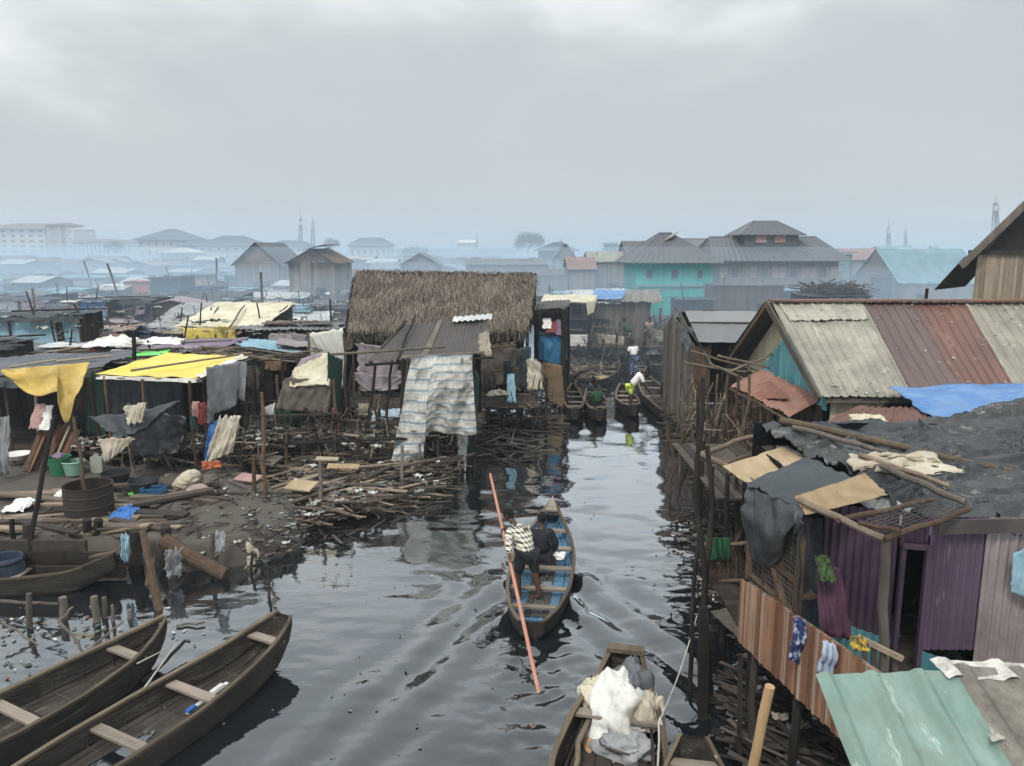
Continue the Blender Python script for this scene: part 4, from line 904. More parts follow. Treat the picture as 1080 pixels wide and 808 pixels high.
def ocf(u, v):
    top = lerp(oA, oB, u); bot_v = 391+ (26*math.sin(math.pi*min(1, u*1.15))**.8 if u < .62 else 22+ 34*math.exp(-((u-.74)/.14)**2)*1.0)
    bu_ = 2+93*u; bot = D(bu_ if u < .6 else lerp(bu_, 62+ (u-.6)*40, .7), bot_v, 18.55)
    p = lerp(top, bot, v); k = v*(1-.2*v)
    return p+V((.05*nz(u*4, v*4), .06*math.sin(u*9+v*7)*v+.05*nz(u*7, v*3, 4), .015*nz(u*8, v*8)))
oc.patch(ocf, 60, 24, .014).build('ocher_cloth', 'tarp_ocher', label='ocher yellow cloth draped across the front of the dark stall at the left edge', cat='cloth', smooth=True)

# --- things standing on the mud
def ground_z(x, y): return bank_h(x, y)
def on_bank(u, v):
    z = .5
    for _ in range(5): p = G(u, v, z); z = ground_z(p.x, p.y)
    return V((p.x, p.y, z))
p = on_bank(95, 541)
t = thing('oil_drum', 'wide rusty black open drum standing on the mud bank', 'drum', p)
R0 = 24*p.y*1.03/F
MB().lathe(p, [(R0, -.05), (R0*1.0, .18), (R0*1.03, .20), (R0, .22), (R0, .40), (R0*1.03, .42), (R0, .44), (R0*1.0, .60), (R0*1.04, .62), (R0*.96, .62), (R0*.94, .1), (0, .1)], 36).build('body', 'drum_rust', t, smooth=False)
p = on_bank(64, 502)
t = thing('bucket', 'green plastic bucket standing left of the rusty drum', 'bucket', p)
MB().lathe(p, [(0, 0), (.19, 0), (.25, .45), (.27, .45), (.27, .49), (.245, .48), (.18, .03)], 26).build('body', 'plastic_green', t, smooth=False)
MB().tube([p+V((.26*math.cos(a), .26*math.sin(a)*.3-.1, .46-.18*math.sin(a)*0-.12*abs(math.sin(a)))) for a in [math.pi*i/8 for i in range(9)]], .008, 5).build('handle', 'wire', t)
MB().blob(p+V((0,0,.50)), (.14,.14,.08)).build('purple_bowl', 'tarp_purple', label='small lilac bowl lying on top of the green bucket', cat='bowl')
p = on_bank(79, 500); t = thing('tub', 'pale mint green plastic tub behind the green bucket', 'tub', p)
MB().lathe(p, [(0, 0), (.2, 0), (.25, .32), (.27, .32), (.25, .34), (.19, .03)], 24).build('body', 'plastic_mint', t)
p = on_bank(123, 513); t = thing('basin', 'black rubber basin just right of the rusty drum', 'basin', p)
MB().lathe(p, [(0, 0), (.22, 0), (.32, .32), (.34, .33), (.31, .34), (.21, .05)], 24).build('body', 'plastic_black', t)
p = on_bank(152, 520); t = thing('basin', 'large black basin behind the blue crate', 'basin', p)
MB().lathe(p, [(0, 0), (.25, 0), (.32, .28), (.34, .29), (.31, .30), (.21, .05)], 24).build('body', 'plastic_black', t)
p = on_bank(163, 527); t = thing('crate', 'blue slatted plastic crate on the mud bank', 'crate', p)
for sx_, sy_, lx, ly in ((0, -.15, .48, .02), (0, .15, .48, .02), (-.23, 0, .02, .30), (.23, 0, .02, .30)):
    f = MB()
    for k in range(4): f.box(p+V((sx_, sy_, .04+k*.075)), (lx, ly, .045), r=.5)
    if lx > ly:
        for k in range(7): f.box(p+V((-.22+k*.073, sy_, .14)), (.02, .026, .28), r=.4)
    f.build('side', 'plastic_blue', t)
MB().box(p+V((0,0,.02)), (.46, .30, .02)).build('bottom', 'plastic_blue', t)
p = on_bank(142, 525); MB().lathe(p, [(0, 0), (.08, 0), (.13, .10), (.12, .10), (.07, .02), (0, .02)], 16).build('bowl', 'plastic_lime', label='small lime green bowl in front of the black basin', cat='bowl')
p = on_bank(102, 500); t = thing('jerrycan', 'grey white plastic jerrycan under the sagging black tarpaulin', 'jerrycan', p)
MB().prism([p+V((-.14,0,0)), p+V((.14,0,0)), p+V((.15,0,.36)), p+V((.02,0,.45)), p+V((-.13,0,.40))], (0, .2, 0)).build('body', 'plastic_grey', t)
MB().tube([p+V((.06,.1,.40)), p+V((.06,.1,.48))], .03, 8).build('cap', 'plastic_black', t)
MB().tube([p+V((-.1,.1,.40)), p+V((-.06,.1,.47)), p+V((.02,.1,.46))], .015, 6).build('handle', 'plastic_grey', t)
def sack(u, v, sx_, sz_, m, lab, lean=.25, name='sack'):
    p = on_bank(u, v); o = rr(0, 9)
    s = MB(); vs, fs = [], []; n, mm = 40, 30
    for j in range(mm+1):
        k = j/mm; rad_ = (math.sin(math.pi*min(1, k*.9+.08))**.45)*(1-.35*max(0, k-.6))*1.0
        if j == 0: rad_ *= .8
        if j == mm: rad_ = .16
        for i in range(n):
            a = 2*math.pi*i/n; ca, sa = math.cos(a), math.sin(a); q = 1+.35*nz(ca*1.2+o, sa*1.2, k*2.5)+.42*(.4-abs(nz(ca*2.0+o, sa*2.0+k*2, k*4)))+.20*(.4-abs(nz(ca*4+o, sa*4, k*9+ca*3)))
            vs.append(p+V((math.cos(a)*sx_*rad_*q+lean*k*sz_, math.sin(a)*sx_*.7*rad_*q, k*sz_*(1+.04*nz(a, o)))))
    for j in range(mm):
        for i in range(n): fs.append((j*n+i, j*n+(i+1)%n, (j+1)*n+(i+1)%n, (j+1)*n+i))
    s.add(vs, fs+[tuple(range(n))[::-1], tuple(mm*n+i for i in range(n))]); return s.build(name, m, label=lab, cat='sack', smooth=True)
sack(193, 520, .26, .52, 'sack', 'stuffed off white sack leaning at the foot of the bank stalls', .45)
sack(208, 524, .22, .30, 'sheet_pinkbrown', 'brown pink bundle squeezed right of the stuffed off white sack', .2, 'bundle')
sack(219, 518, .22, .36, 'tarp_brown', 'dark brown bundle right of the stuffed sacks', .2, 'bundle')
crumple('plastic_bag', 130, 548, 26, 14, on_bank(130, 550).y, 'bag_blue', 'crumpled bright blue plastic bag on the mud bank', 'bag', wr=.09, dz=.03, sh=2.5)
crumple('white_rag', 22, 536, 26, 12, on_bank(22, 538).y, 'cloth_white', 'white rag on the boards left of the rusty drum', 'rag', wr=.05, dz=.04, sh=2.5)
crumple('white_rag', 64, 526, 12, 9, on_bank(64, 528).y, 'cloth_white', 'small white rag tucked against the left side of the rusty drum', 'rag', wr=.05, dz=.05, sh=2)
crumple('net_heap', 255, 583, 44, 34, 14.25, 'sack', 'heap of pale fishing net spilling over the tip of the mud bank', 'net', wr=.16, dz=.0, tilt=.8, sh=1.)
for k, (u, v, w_, h_, lab) in enumerate(((150, 531, 34, 10, 'flattened brown cardboard behind the blue plastic bag'), (124, 541, 40, 9, 'pale flattened carton left of the blue plastic bag'), (192, 524, 22, 6, 'small cardboard piece at the foot of the off white sack'), (108, 552, 20, 7, 'torn cream carton in front of the rusty drum'))):
    p = on_bank(u, v); w2 = w_*p.y/F/2; h2 = h_*p.y/F*1.3; a_ = rr(-.3, .3)
    MB().cloth(p+V((-w2,-h2,.05)), p+V((w2,-h2+a_*.3,.05)), p+V((-w2*.8,h2,.07)), p+V((w2,h2,.06)), 10, 6, wr=.035, rag=.08).build('cardboard', 'ply', label=lab, cat='cardboard')
# leaning boards and goods in the dark stall at the left
t = thing('board_stack', 'bundle of thin brown and white boards leaning left of the green bucket', 'boards', on_bank(40, 500))
for k in range(16):
    u0_ = 28+k*2.6; a = on_bank(u0_-4, 496+rr(-3, 3)); b = D(u0_+16+rr(-3, 3), 452+rr(-6, 5), a.y+.9)
    MB().bar(a, b, rr(.05,.13), .02).build('board', R.choice(['wood_pale', 'wood_brown', 'wood_brown', 'wood_grey', 'rail_plank']), t)
for u, v, m, lab in ((18, 480, 'cloth_white', 'white enamel basin under the ocher cloth stall'), (20, 494, 'plastic_blue', 'dark blue basin below the white enamel basin'), (48, 442, 'cloth_white', 'white cloth on the shelf of the dark stall'), (40, 440, 'cloth_pink', 'pink cloth on the shelf beside the white cloth')):
    p = D(u, v, 18.8)
    if 'basin' in lab: MB().lathe(p, [(0,-.1), (.2,-.1), (.34, .04), (.32, .04), (.18,-.06), (0,-.06)], 20).build('basin', m, label=lab, cat='basin')
    else: crumple('cloth', u, v, 14, 16, 19.0, m, lab, 'cloth', wr=.05, tilt=1.5)
# boards lying on the bank at left, litter
heap('scrap_boards', 'weathered boards strewn over the mud at the left edge', -10.5, -7.0, 14.2, 17., 46, .02, .10, L=(.8, 2.4), th=(.05, .12), m='plank_mix', ang=(.1, .35), flat=.03, round_=.1, fn=lambda x, y: ground_z(x, y))
heap('brushwood', 'small sticks and chips on the mud bank', -10, -3.8, 14.0, 20, 380, .0, .08, L=(.1, .7), th=(.01, .03), m='stick_mix', flat=.1, fn=lambda x, y: (ground_z(x, y) if ground_z(x, y) > .15 else None))
lit = MB()
for i in range(260):
    y = rr(13.9, 21); x = interp(LE, y)-abs(R.gauss(0, 1))*(1.7 if y > 15 else .8); z = ground_z(x, y)
    if z < -.02 or x < -11: continue
    s_ = rr(.015, .055); lit.box((x, y, z+.025), (s_*2, s_*1.3, .012), rr(0, 3), tilt=(rr(-.5,.5), rr(-.5,.5)))
lit.build('litter', 'litter_mix', label='small litter strewn on the mud bank and its slope', cat='litter', kind='stuff')

# retaining edge of the bank
t = thing('bank_revetment', 'old timber revetment of horizontal boards and stumps holding the mud bank', 'revetment', (-8, 13.4, 0))
for k, (a, b, z, y) in enumerate(((-40, 118, .42, 13.35), (-40, 128, .18, 13.28), (-40, 90, .62, 13.42), (90, 150, .33, 13.45))):
    MB().bar((D(a, 580, y).x, y, z), (D(b, 580, y).x, y+.05, z-.02), .08, .22).build('board', 'wood_dark_x', t)
for u, vt, vb, r in ((29, 553, 598, .09), (92, 548, 592, .09), (103, 548, 592, .09), (143, 560, 604, .13), (174, 556, 600, .10), (12, 548, 600, .05)):
    p = G(u, vb); q = D(u+rr(-1,1), vt, p.y-.05); MB().pole(p+V((0,0,-.4)), q, r, r*.9, n=9, bend=.03).build('stump', 'wood_dark', t)
MB().pole(D(172, 570, 13.6), G(238, 606, .1), .15, .12, n=12, bend=.04).build('fallen_trunk', 'wood_brown', label='thick fallen trunk sloping from the bank into the water', cat='trunk')
for (a, b, y, r, m, lab) in (((20, 600), (58, 438), 13.2, .05, 'wood_dark', 'black crooked pole leaning over the left of the mud bank'), ((98, 552), (78, 440), 14.9, .045, 'wood_brown', 'brown pole leaning across the rusty drum'),
                      ((174, 656), (150, 560), 11.9, .075, 'wood_brown', 'thick brown stake tied to the tip of the left canoe'), ((146, 640), (162, 588), 12.6, .06, 'wood_brown', 'short leaning stake beside the thick brown stake'),
                      ((280, 543), (276, 414), 16.2, .05, 'wood_brown', 'tall mooring pole in front of the driftwood raft'), ((268, 527), (268, 480), 16.8, .055, 'wood_brown', 'short post left of the tall mooring pole'),
                      ((338, 530), (338, 486), 16.7, .05, 'wood_grey', 'mid height post standing in the driftwood'), ((424, 506), (424, 470), 18.3, .05, 'wood_grey', 'post standing right under the striped sheet'),
                      ((302, 488), (302, 462), 19.6, .05, 'wood_brown', 'stump behind the tall mooring pole'), ((320, 480), (320, 455), 20.2, .055, 'wood_grey', 'round stump in the middle of the driftwood'), ((377, 484), (377, 456), 20., .06, 'wood_brown', 'stump left of the striped sheet at the back of the driftwood'),
                      ((222, 602), (224, 562), 13.5, .045, 'wood_grey', 'forked stake at the foot of the fallen trunk'), ((141, 400), (141, 350), 21.5, .07, 'wood_dark', 'black square post standing behind the yellow roof'),
                      ((283, 626), (283, 598), 12.6, .03, 'wood_dark', 'thin stake in open water off the tip of the bank'), ((262, 606), (266, 582), 13.6, .035, 'wood_dark', 'stub of a stake below the fishing net heap')):
    p = D(*a, y); q = D(*b, y+ (.9 if abs(a[0]-b[0]) > 15 else .05)); MB().pole(p+V((0,0,-.35)), q, r, r*.8, n=8).build('wooden_post', m, label=lab, cat='post')
# rags hanging into the water at the bank
for i, (u, v, w_, h_, m, lab) in enumerate(((131, 578, 8, 26, 'tarp_sky', 'faded blue rag hanging on the revetment'), (182, 594, 16, 28, 'tarp_silver', 'tattered grey rag hanging beside the thick stump'), (155, 590, 8, 16, 'tarp_navy', 'dark blue rag by the leaning stake'), (232, 572, 10, 20, 'tarp_silver', 'pale plastic caught on the forked stake'))):
    free_cloth('rag', ((u-w_/2, v-h_/2), (u+w_/2, v-h_/2), (u-w_/2, v+h_/2), (u+w_/2, v+h_/2)), m, (13.15,)*4, lab, 'rag', wr=.07, rag=.25, freq=5)

# --- driftwood raft in the middle left
def raft_h(x, y): return .12+.13*nz(x*.7, y*.7, 8)
def raft_in(x, y):
    d = min((x+6.4)/1.2, ((-1.5+ (y-19)*.16)-x)/.9, (y-(15.4+max(0, (x+4.2))*.95))/.9)
    return raft_h(x, y)+min(.25, max(0, (y-19)*.05)) if d+.4*nz(x*1.3, y*1.3) > .3 else None
heap('driftwood_raft', 'wide raft of broken boards and driftwood between the mud bank and the striped sheet', -6.8, -1.0, 15.4, 21.3, 3000, -.12, .22, L=(.2, 1.5), th=(.01, .036), m='plank_mix', ang=(.15, .75), flat=.10, round_=.3, fn=raft_in)
heap('driftwood', 'floating sticks along the front of the driftwood raft', -5.8, -1.2, 14.9, 18, 220, -.03, .03, L=(.2, .9), th=(.012, .03), m='stick_mix', flat=.03, fn=lambda x, y: 0. if nz(x, y, 3) > -.1 and raft_in(x, y+.9) is not None else None)
heap('driftwood', 'dark brushwood under the stilt houses of the left bank', -1.8, 2.2, 21, 30, 240, -.08, .2, fn=lambda x, y: 0. if x < .3+(y-20)*.19 else None)
heap('broken_boards', 'larger broken boards thrown on top of the driftwood raft', -6.2, -1.4, 15.8, 21, 130, .12, .30, L=(.5, 1.7), th=(.04, .08), m='plank_mix', ang=(.15, .6), flat=.08, round_=.05, fn=raft_in)
lit = MB()
for i in range(420):
    x, y = rr(-6.2, -1), rr(15.6, 21); q = raft_in(x, y)
    if q is None: continue
    s_ = rr(.02, .07); lit.box((x, y, q+rr(.12, .2)), (s_*2, s_*1.4, .015), rr(0, 3), tilt=(rr(-.4,.4), rr(-.4,.4)))
lit.build('litter', 'litter_mix', label='scraps of litter caught in the driftwood raft', cat='litter', kind='stuff')
for u, v, w_, h_, y, m, lab in ((262, 504, 26, 10, 17.6, 'cloth_pink', 'flat pink board left of the tall mooring pole'), (280, 485, 30, 14, 18.8, 'tarp_brown', 'brown board tilted behind the tall mooring pole'), (318, 512, 30, 14, 17.2, 'ply', 'pale tan board lying in the driftwood'), (362, 492, 34, 7, 18.6, 'ply', 'long yellowish plank in the driftwood'), (345, 484, 24, 5, 19.2, 'wood_pale', 'narrow pale plank in the driftwood')):
    c = D(u, v, y); c.z = max(c.z, .3); k = y/F; a = rr(-.25, .1)
    MB().box(c, (w_*k, h_*k*1.8, .035), a, tilt=(.12, .05)).build('loose_board', m, label=lab, cat='board')

# --- tented stall with brown and cream cloths
def tent_stall():
    t = thing('cloth_tent', 'sagging tent of brown, cream and dark green cloths on poles behind the driftwood', 'tent', (-4.6, 22, .5))
    hangc(t, ((310, 388), (346, 372), (305, 408), (347, 405)), 'tarp_cream', 0, .06, .02, 2, ys=(21.2, 21.6, 20.8, 21.0), label='cream cloth top', rag=.1)
    hangc(t, ((300, 398), (350, 402), (290, 432), (346, 436)), 'tarp_brown', 0, .07, .06, 3, ys=(20.9, 21.1, 20.7, 20.9), name='side_cloth')
    hangc(t, ((346, 372), (362, 380), (345, 428), (358, 430)), 'tarp_olive' if 0 else 'cloth_dkgreen', 0, .03, .02, 2, ys=(21.2, 22.2, 21.0, 22.0), name='side_cloth')
    hangc(t, ((318, 378), (345, 370), (304, 402), (312, 396)), 'tarp_mauve', 0, .05, .02, 2, ys=(21.5, 21.7, 21.1, 21.2), name='side_cloth')
    hangc(t, ((288, 432), (326, 434), (290, 452), (318, 452)), 'cloth_green', 0, .05, .08, 6, ys=(21.2,)*4, name='green_net')
    hangc(t, ((326, 352), (362, 346), (360, 410), (364, 408)), 'striped_grey', 0, .06, .04, 4, ys=(23.2,)*4, name='striped_sheet', label='pale striped sheet hung at the back')
    hangc(t, ((324, 352), (360, 348), (326, 380), (360, 376)), 'striped_grey', 0, .06, .05, 4, ys=(23.3,)*4, name='striped_sheet')
    hangc(t, ((350, 430), (356, 430), (350, 458), (358, 458)), 'cloth_red', 21.0, .04, .02, 2, name='red_cloth')
    for u, vb, vt, y in ((292, 445, 396, 21.2), (362, 470, 352, 22.), (313, 450, 378, 21.8), (352, 470, 400, 21.), (325, 400, 350, 23)): p = D(u, vt, y); MB().pole((p.x, y, -.3), p, .045, bend=.06).build('post', 'wood_brown', t)
    MB().pole(D(348, 374, 21.5), D(470, 366, 21.9), .04).build('cross_pole', 'wood_grey', t)
    MB().deck(D(285, 460, 21).x, D(366, 460, 21).x, 20.6, 23.6, .55).build('deck', 'deck_plank', t)
    MB().planks(D(290, 440, 24), D(368, 440, 24), .4, 2.5, w=.2, skip=.2).build('back_wall', 'wood_dark', t)
tent_stall()
free_cloth('white_cloth', ((278, 430), (290, 425), (272, 446), (288, 444)), 'cloth_white', (20.8,)*4, 'white cloth bundled at the left foot of the cloth tent', 'cloth', wr=.08, rag=.1)
free_cloth('grey_net', ((262, 445), (284, 440), (266, 468), (274, 466)), 'tarp_mauve', (20.6,)*4, 'grey net hanging left of the cloth tent', 'net', wr=.08, fold=.08, rag=.1)
t = thing('pole_walkway', 'low walkway of grey planks across the back of the driftwood', 'walkway', (-4.5, 20, .3))
for (a, b, y) in (((256, 440), (360, 436), 20.6), ((300, 468), (430, 462), 19.6), ((340, 442), (420, 448), 21.0), ((262, 456), (330, 452), 20.1)):
    MB().bar(D(*a, y), D(*b, y+.2), .2, .04).build('plank', 'wood_dark', t)
for u, vt, y in ((262, 425, 20.6), (300, 442, 20.4), (268, 386, 21.4), (352, 445, 20.5), (330, 440, 20.8), (385, 440, 20.8), (410, 446, 20.4)): p = D(u, vt, y); MB().pole((p.x, y, -.3), p, .04).build('post', 'wood_dark', t)
# dark stall with light blue roof sheet behind the yellow one
def blue_sheet_stall():
    t = thing('blue_sheet_stall', 'dark stall with a light blue and grey sheet roof right of the yellow roof', 'stall', (-5.8, 23, .5))
    a, b, c, d = D(248, 364, 23.2), D(312, 374, 22.8), D(262, 357, 25.0), D(340, 362, 25.2)
    MB().cloth(a, b, c, d, 30, 14, wr=.06, sag=.05, rag=.06).build('roof_sheet', 'tarp_sky', t, smooth=True)
    MB().cloth(D(290, 366, 23.4)+V((0,0,.08)), D(345, 372, 23.2)+V((0,0,.08)), D(296, 360, 25)+V((0,0,.08)), D(350, 364, 25), 20, 10, wr=.05, rag=.06).build('roof_sheet', 'tarp_mauve', t, smooth=True)
    MB().pole(a+V((0,0,-.05)), b+V((0,0,-.05)), .04).build('roof_pole', 'wood_grey', t)
    MB().planks(D(250, 440, 25.5), D(330, 440, 25.5), .3, 2.6, w=.2).build('back_wall', 'wood_dark', t)
    hangc(t, ((255, 374), (280, 378), (256, 390), (282, 396)), 'cloth_dkgreen', 23.3, .06, .05, 3, rag=.1)
    hangc(t, ((278, 378), (300, 372), (280, 390), (302, 392)), 'tarp_olive', 23.0, .06, .04, 3, rag=.1)
    hangc(t, ((258, 386), (274, 388), (262, 406), (272, 412)), 'cloth_floral', 22.7, .05, .03, 2, rag=.15, label='floral cloth')
    for u in (262, 276, 298): p = D(u, 372, 23); MB().pole((p.x, 23, -.2), p, .05, bend=.08).build('post', 'wood_brown', t)
    for v in (406, 425, 440): MB().pole(D(256, v, 22.8), D(300, v-3, 22.8), .03).build('rail', 'wood_brown', t)
    MB().deck(D(252, 440, 23).x, D(330, 440, 23).x, 22.6, 25.4, .7).build('deck', 'deck_plank', t)
blue_sheet_stall()

# --- striped sheet hut
def striped_hut():
    t = thing('striped_sheet_hut', 'stilt hut wrapped in a big white and blue striped sheet beside the canal', 'hut', (-1.6, 20.5, 0))
    A, B = D(434, 377, 20.3), D(498, 373, 20.3)
    def fn(u, v):
        top = lerp(A, B, u); bl, br = D(414, 488, 19.9), D(486, 458, 20.0); k = u
        vb = lerp(488, 456, min(1, k*2.2)) if k < .45 else 456+2*math.sin(k*9)
        bot = D(lerp(413, 503, k), vb if k > .38 else lerp(488, 484, k/.38), 19.95)
        p = lerp(top, bot, v); bulge = math.sin(math.pi*v)*.12+.22*math.sin(math.pi*v)*math.sin(math.pi*u)
        f = .07*math.sin(9*u*(1+.3*v)+5*nz(v*1.2, u*1.5, 1))*(.2+v)+.16*nz(u*2.3+v, v*2.5, 7)+.09*(1-2*abs(nz(u*3+v*1.5, v*4-u*2, 2)))+.04*(1-2*abs(nz(u*9+v*4, v*8-u*5, 6)))
        return p+V((.03*nz(u*3, v*3), -bulge-f, .03*nz(u*4, v*2, 4)))
    o = MB().patch(fn, 100, 90, .012).build('striped_sheet', 'striped', t, smooth=True)
    hangc(t, ((486, 378), (500, 374), (482, 470), (490, 496)), 'striped', 0, .07, .07, 3, ys=(20.0, 20.6, 20.1, 20.3), name='striped_sheet', label='torn loose striped strip at the corner', rag=.12, nu=16, nv=30)
    hangc(t, ((497, 378), (506, 400), (491, 470), (497, 492)), 'cloth_dkgreen', 0, .05, .05, 2, ys=(20.7, 21.2, 20.5, 20.6), rag=.1)
    for u, vb, vt, y, m in ((500, 500, 374, 20.5, 'wood_dark'), (431, 470, 376, 20.6, 'wood_brown'), (424, 480, 380, 20.9, 'wood_dark'), (486, 500, 450, 20.2, 'wood_grey'), (497, 500, 440, 20.9, 'wood_grey'), (452, 500, 450, 20.6, 'wood_dark'), (470, 500, 450, 21.2, 'wood_dark'), (478, 500, 450, 20.4, 'wood_brown')):
        p = D(u, vt, y); q = D(u-(10 if u == 431 else 0), vb, y); MB().pole((q.x, y, -.4), p, .045, bend=.05).build('stilt', m, t)
    MB().deck(D(430, 450, 20.3).x, D(503, 450, 20.3).x, 20.3, 23.2, D(450, 455, 20.5).z).build('floor', 'deck_plank', t)
    MB().planks(D(436, 440, 22.9), D(508, 440, 22.9), .9, 3.0, w=.2).build('back_wall', 'wood_dark', t)
    MB().pole(A+V((-.3,.1,-.02)), B+V((.25,.1,.02)), .04).build('roof_pole', 'wood_grey', t)
    # pole roof of dark corrugated iron
    a, b, c, d = D(385, 382, 22.2), D(510, 374, 21.6), D(425, 342, 24.6), D(514, 337, 24.0)
    MB().corr(lerp(a, b, .0), lerp(a, b, .52), c, lerp(c, d, .45), 13, .018, 8, rough=.03, sag=.05, rag=.05).build('roof_sheet', 'tin_dark', t)
    MB().corr(lerp(a, b, .50)+V((0,0,.03)), b+V((0,0,.03)), lerp(c, d, .44)+V((0,0,.03)), d+V((0,0,.03)), 13, .018, 8, rough=.03, sag=.05, rag=.05).build('roof_sheet', 'tin_dark', t)
    MB().cloth(lerp(a, b, .48)+V((0,0,.06)), lerp(a, b, .54)+V((0,0,.06)), lerp(c, d, .42)+V((0,0,.06)), lerp(c, d, .48)+V((0,0,.06)), 4, 10, wr=.02).build('roof_strip', 'wood_grey', t)
    MB().corr(lerp(c, d, .6)+V((0,-.3,.02)), d+V((.15,-.3,.05)), lerp(c, d, .6)+V((0,.3,.12)), d+V((.15,.3,.15)), 7, .02, 4, rough=.02).build('roof_sheet', 'tin_light', t, label='small pale sheet on the top edge')
    MB().pole(lerp(a, c, .02)+V((.1,0,-.08)), c+V((.1,0,.1)), .05).build('roof_pole', 'wood_dark', t)
    MB().pole(lerp(a, b, .28)+V((0,-.05,-.02)), lerp(c, d, .15)+V((0,0,.25)), .045).build('roof_pole', 'wood_dark', t)
    MB().pole(a+V((0,0,-.08)), b+V((.3,0,-.08)), .045).build('roof_beam', 'wood_dark', t)
    for u, vb, vt, y in ((414, 440, 380, 22.2), (396, 455, 385, 22.3), (372, 450, 384, 23.)): p = D(u, vt, y); q = D(u-12, vb, y-1); MB().pole((q.x, y-1, .2), p, .05, bend=.05).build('leaning_post', 'wood_dark', t)
    hangc(t, ((505, 352), (515, 350), (506, 376), (519, 376)), 'sack', 21.8, .05, .03, 2, name='torn_sacking', rag=.2)
striped_hut()

# --- thatched house
def thatched():
    t = thing('thatched_house', 'large stilt house with a thick brown thatched roof beside the canal', 'house', (-1.5, 29, 0))
    RL, RR_ = D(376, 290, 29.0), D(566, 293, 29.0); EL, ER = D(367, 352, 26.6), D(556, 351, 26.6)
    bz = V((0, 2.6, EL.z-RL.z))
    s = MB(); vs = []
    base = MB().patch(lambda u, v: lerp(lerp(EL, ER, u), lerp(RL, RR_, u), v)+V((0, 0, .10*nz(u*6, v*4)+.08)), 60, 16, .16)
    n = 15000
    ax = (ER-EL).normalized(); sl = (RL-EL).normalized(); nr = ax.cross(sl).normalized()
    if nr.z < 0: nr = -nr
    for i in range(n):
        u, v = R.random(), R.random()**.95; p = lerp(lerp(EL, ER, u), lerp(RL, RR_, u), v)+V((0,0,.10*nz(u*6, v*4)+.14))+nr*rr(0, .07)
        L_ = rr(.18, .42); d = (-sl+ax*R.gauss(0, .16)+nr*rr(-.02, .16)).normalized()*L_; w_ = ax*rr(.008, .022)
        base.add([p-w_, p+w_, p+d+w_*.3, p+d-w_*.3], [(0,1,2,3)], min(1, max(0, R.gauss(.5, .22)+.25*nz(u*7, v*5, 3))))
    for i in range(1400):
        u = R.random(); p = lerp(RL, RR_, u)+V((0, rr(-.1,.15), rr(.04,.16))); d = V((R.gauss(0,.12), rr(-.3,.3), rr(-.05,.10))); w_ = ax*.015
        base.add([p-w_, p+w_, p+d+w_*.4, p+d-w_*.4], [(0,1,2,3)])
        p = lerp(EL, ER, u)+V((0, rr(-.05,.25), rr(-.02,.14))); d = V((R.gauss(0,.05), rr(-.1,.02), -rr(.15,.42)))
        base.add([p-w_, p+w_, p+d+w_*.4, p+d-w_*.4], [(0,1,2,3)])
    for i in range(900):
        v = R.random(); 
        for A_, B_, sg in ((EL, RL, -1), (ER, RR_, 1)):
            p = lerp(A_, B_, v)+V((sg*rr(-.05,.1), 0, rr(-.1,.12))); d = V((sg*rr(0,.15), rr(-.2,.1), -rr(.1,.3))); w_ = V((0,.02,0)); base.add([p-w_, p+w_, p+d+w_*.4, p+d-w_*.4], [(0,1,2,3)])
    base.build('thatch', 'thatch', t)
    MB().patch(lambda u, v: lerp(lerp(RL, RR_, u), lerp(RL, RR_, u)+bz, v)+V((0,0,.05*nz(u*9, v*5))), 30, 10, .2).build('thatch', 'thatch', t)
    xL, xR = EL.x+.3, ER.x-.1; yf, yb = 26.9, 31.2; ze = EL.z
    MB().prism([(xR+.2, yf, ze), (xR+.2, yb, ze), (xR+.2, 29, RR_.z-.1)], (.05, 0, 0)).build('gable_wall', 'tarp_brown', t)
    MB().prism([(xL, yf, ze), (xL, yb, ze), (xL, 29, RR_.z-.1)], (.05, 0, 0)).build('gable_wall', 'wood_dark', t)
    zf = .95
    MB().planks((xL, yf+.05, 0), (xR, yf+.05, 0), zf, ze-.05, w=.2, th=.04, skip=.04).build('wall', 'wood_dark', t)
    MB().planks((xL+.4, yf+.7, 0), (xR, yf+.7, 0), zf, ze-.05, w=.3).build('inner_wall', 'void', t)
    MB().planks((xR+.15, yf, 0), (xR+.15, yb, 0), zf, ze+.1, w=.25).build('wall', 'wood_dark', t)
    MB().planks((xL, yf, 0), (xL, yb, 0), zf, ze, w=.3).build('wall', 'wood_dark', t); MB().planks((xL, yb, 0), (xR, yb, 0), zf, ze, w=.3).build('wall', 'wood_dark', t)
    hangc(t, ((503, 365), (544, 360), (505, 408), (546, 405)), 'tarp_brown', 26.6, .10, .03, 3, label='crumpled brown sheet wall', freq=4)
    hangc(t, ((543, 368), (560, 365), (545, 412), (560, 412)), 'tarp_charcoal', 26.5, .06, .05, 3)
    hangc(t, ((376, 362), (414, 366), (378, 400), (424, 398)), 'tarp_mauve', 26.3, .10, .05, 3, label='torn pinkish grey sheet', rag=.12)
    hangc(t, ((372, 392), (426, 396), (380, 412), (420, 410)), 'tarp_mauve', 25.9, .10, .06, 3, sag=.2, rag=.12)
    hangc(t, ((556, 378), (570, 382), (556, 412), (572, 410)), 'sack', 26.3, .08, .04, 2, rag=.15)
    x0 = xL-.1
    MB().deck(x0, xR+.4, 24.4, yb, zf-.03, skip=.03).build('floor', 'deck_plank', t)
    for u in (372, 400, 428, 500, 515, 530, 546, 562, 576):
        y = 24.7; p = D(u, 430, y); MB().pole((p.x, y, -.5), (p.x, y, zf if R.random() < .5 else zf+.9), .06).build('stilt', 'wood_dark', t)
    for u in (380, 440, 500, 550): MB().pole((D(u, 430, 28).x, 28, -.5), (D(u, 430, 28).x, 28, zf), .07).build('stilt', 'wood_dark', t)
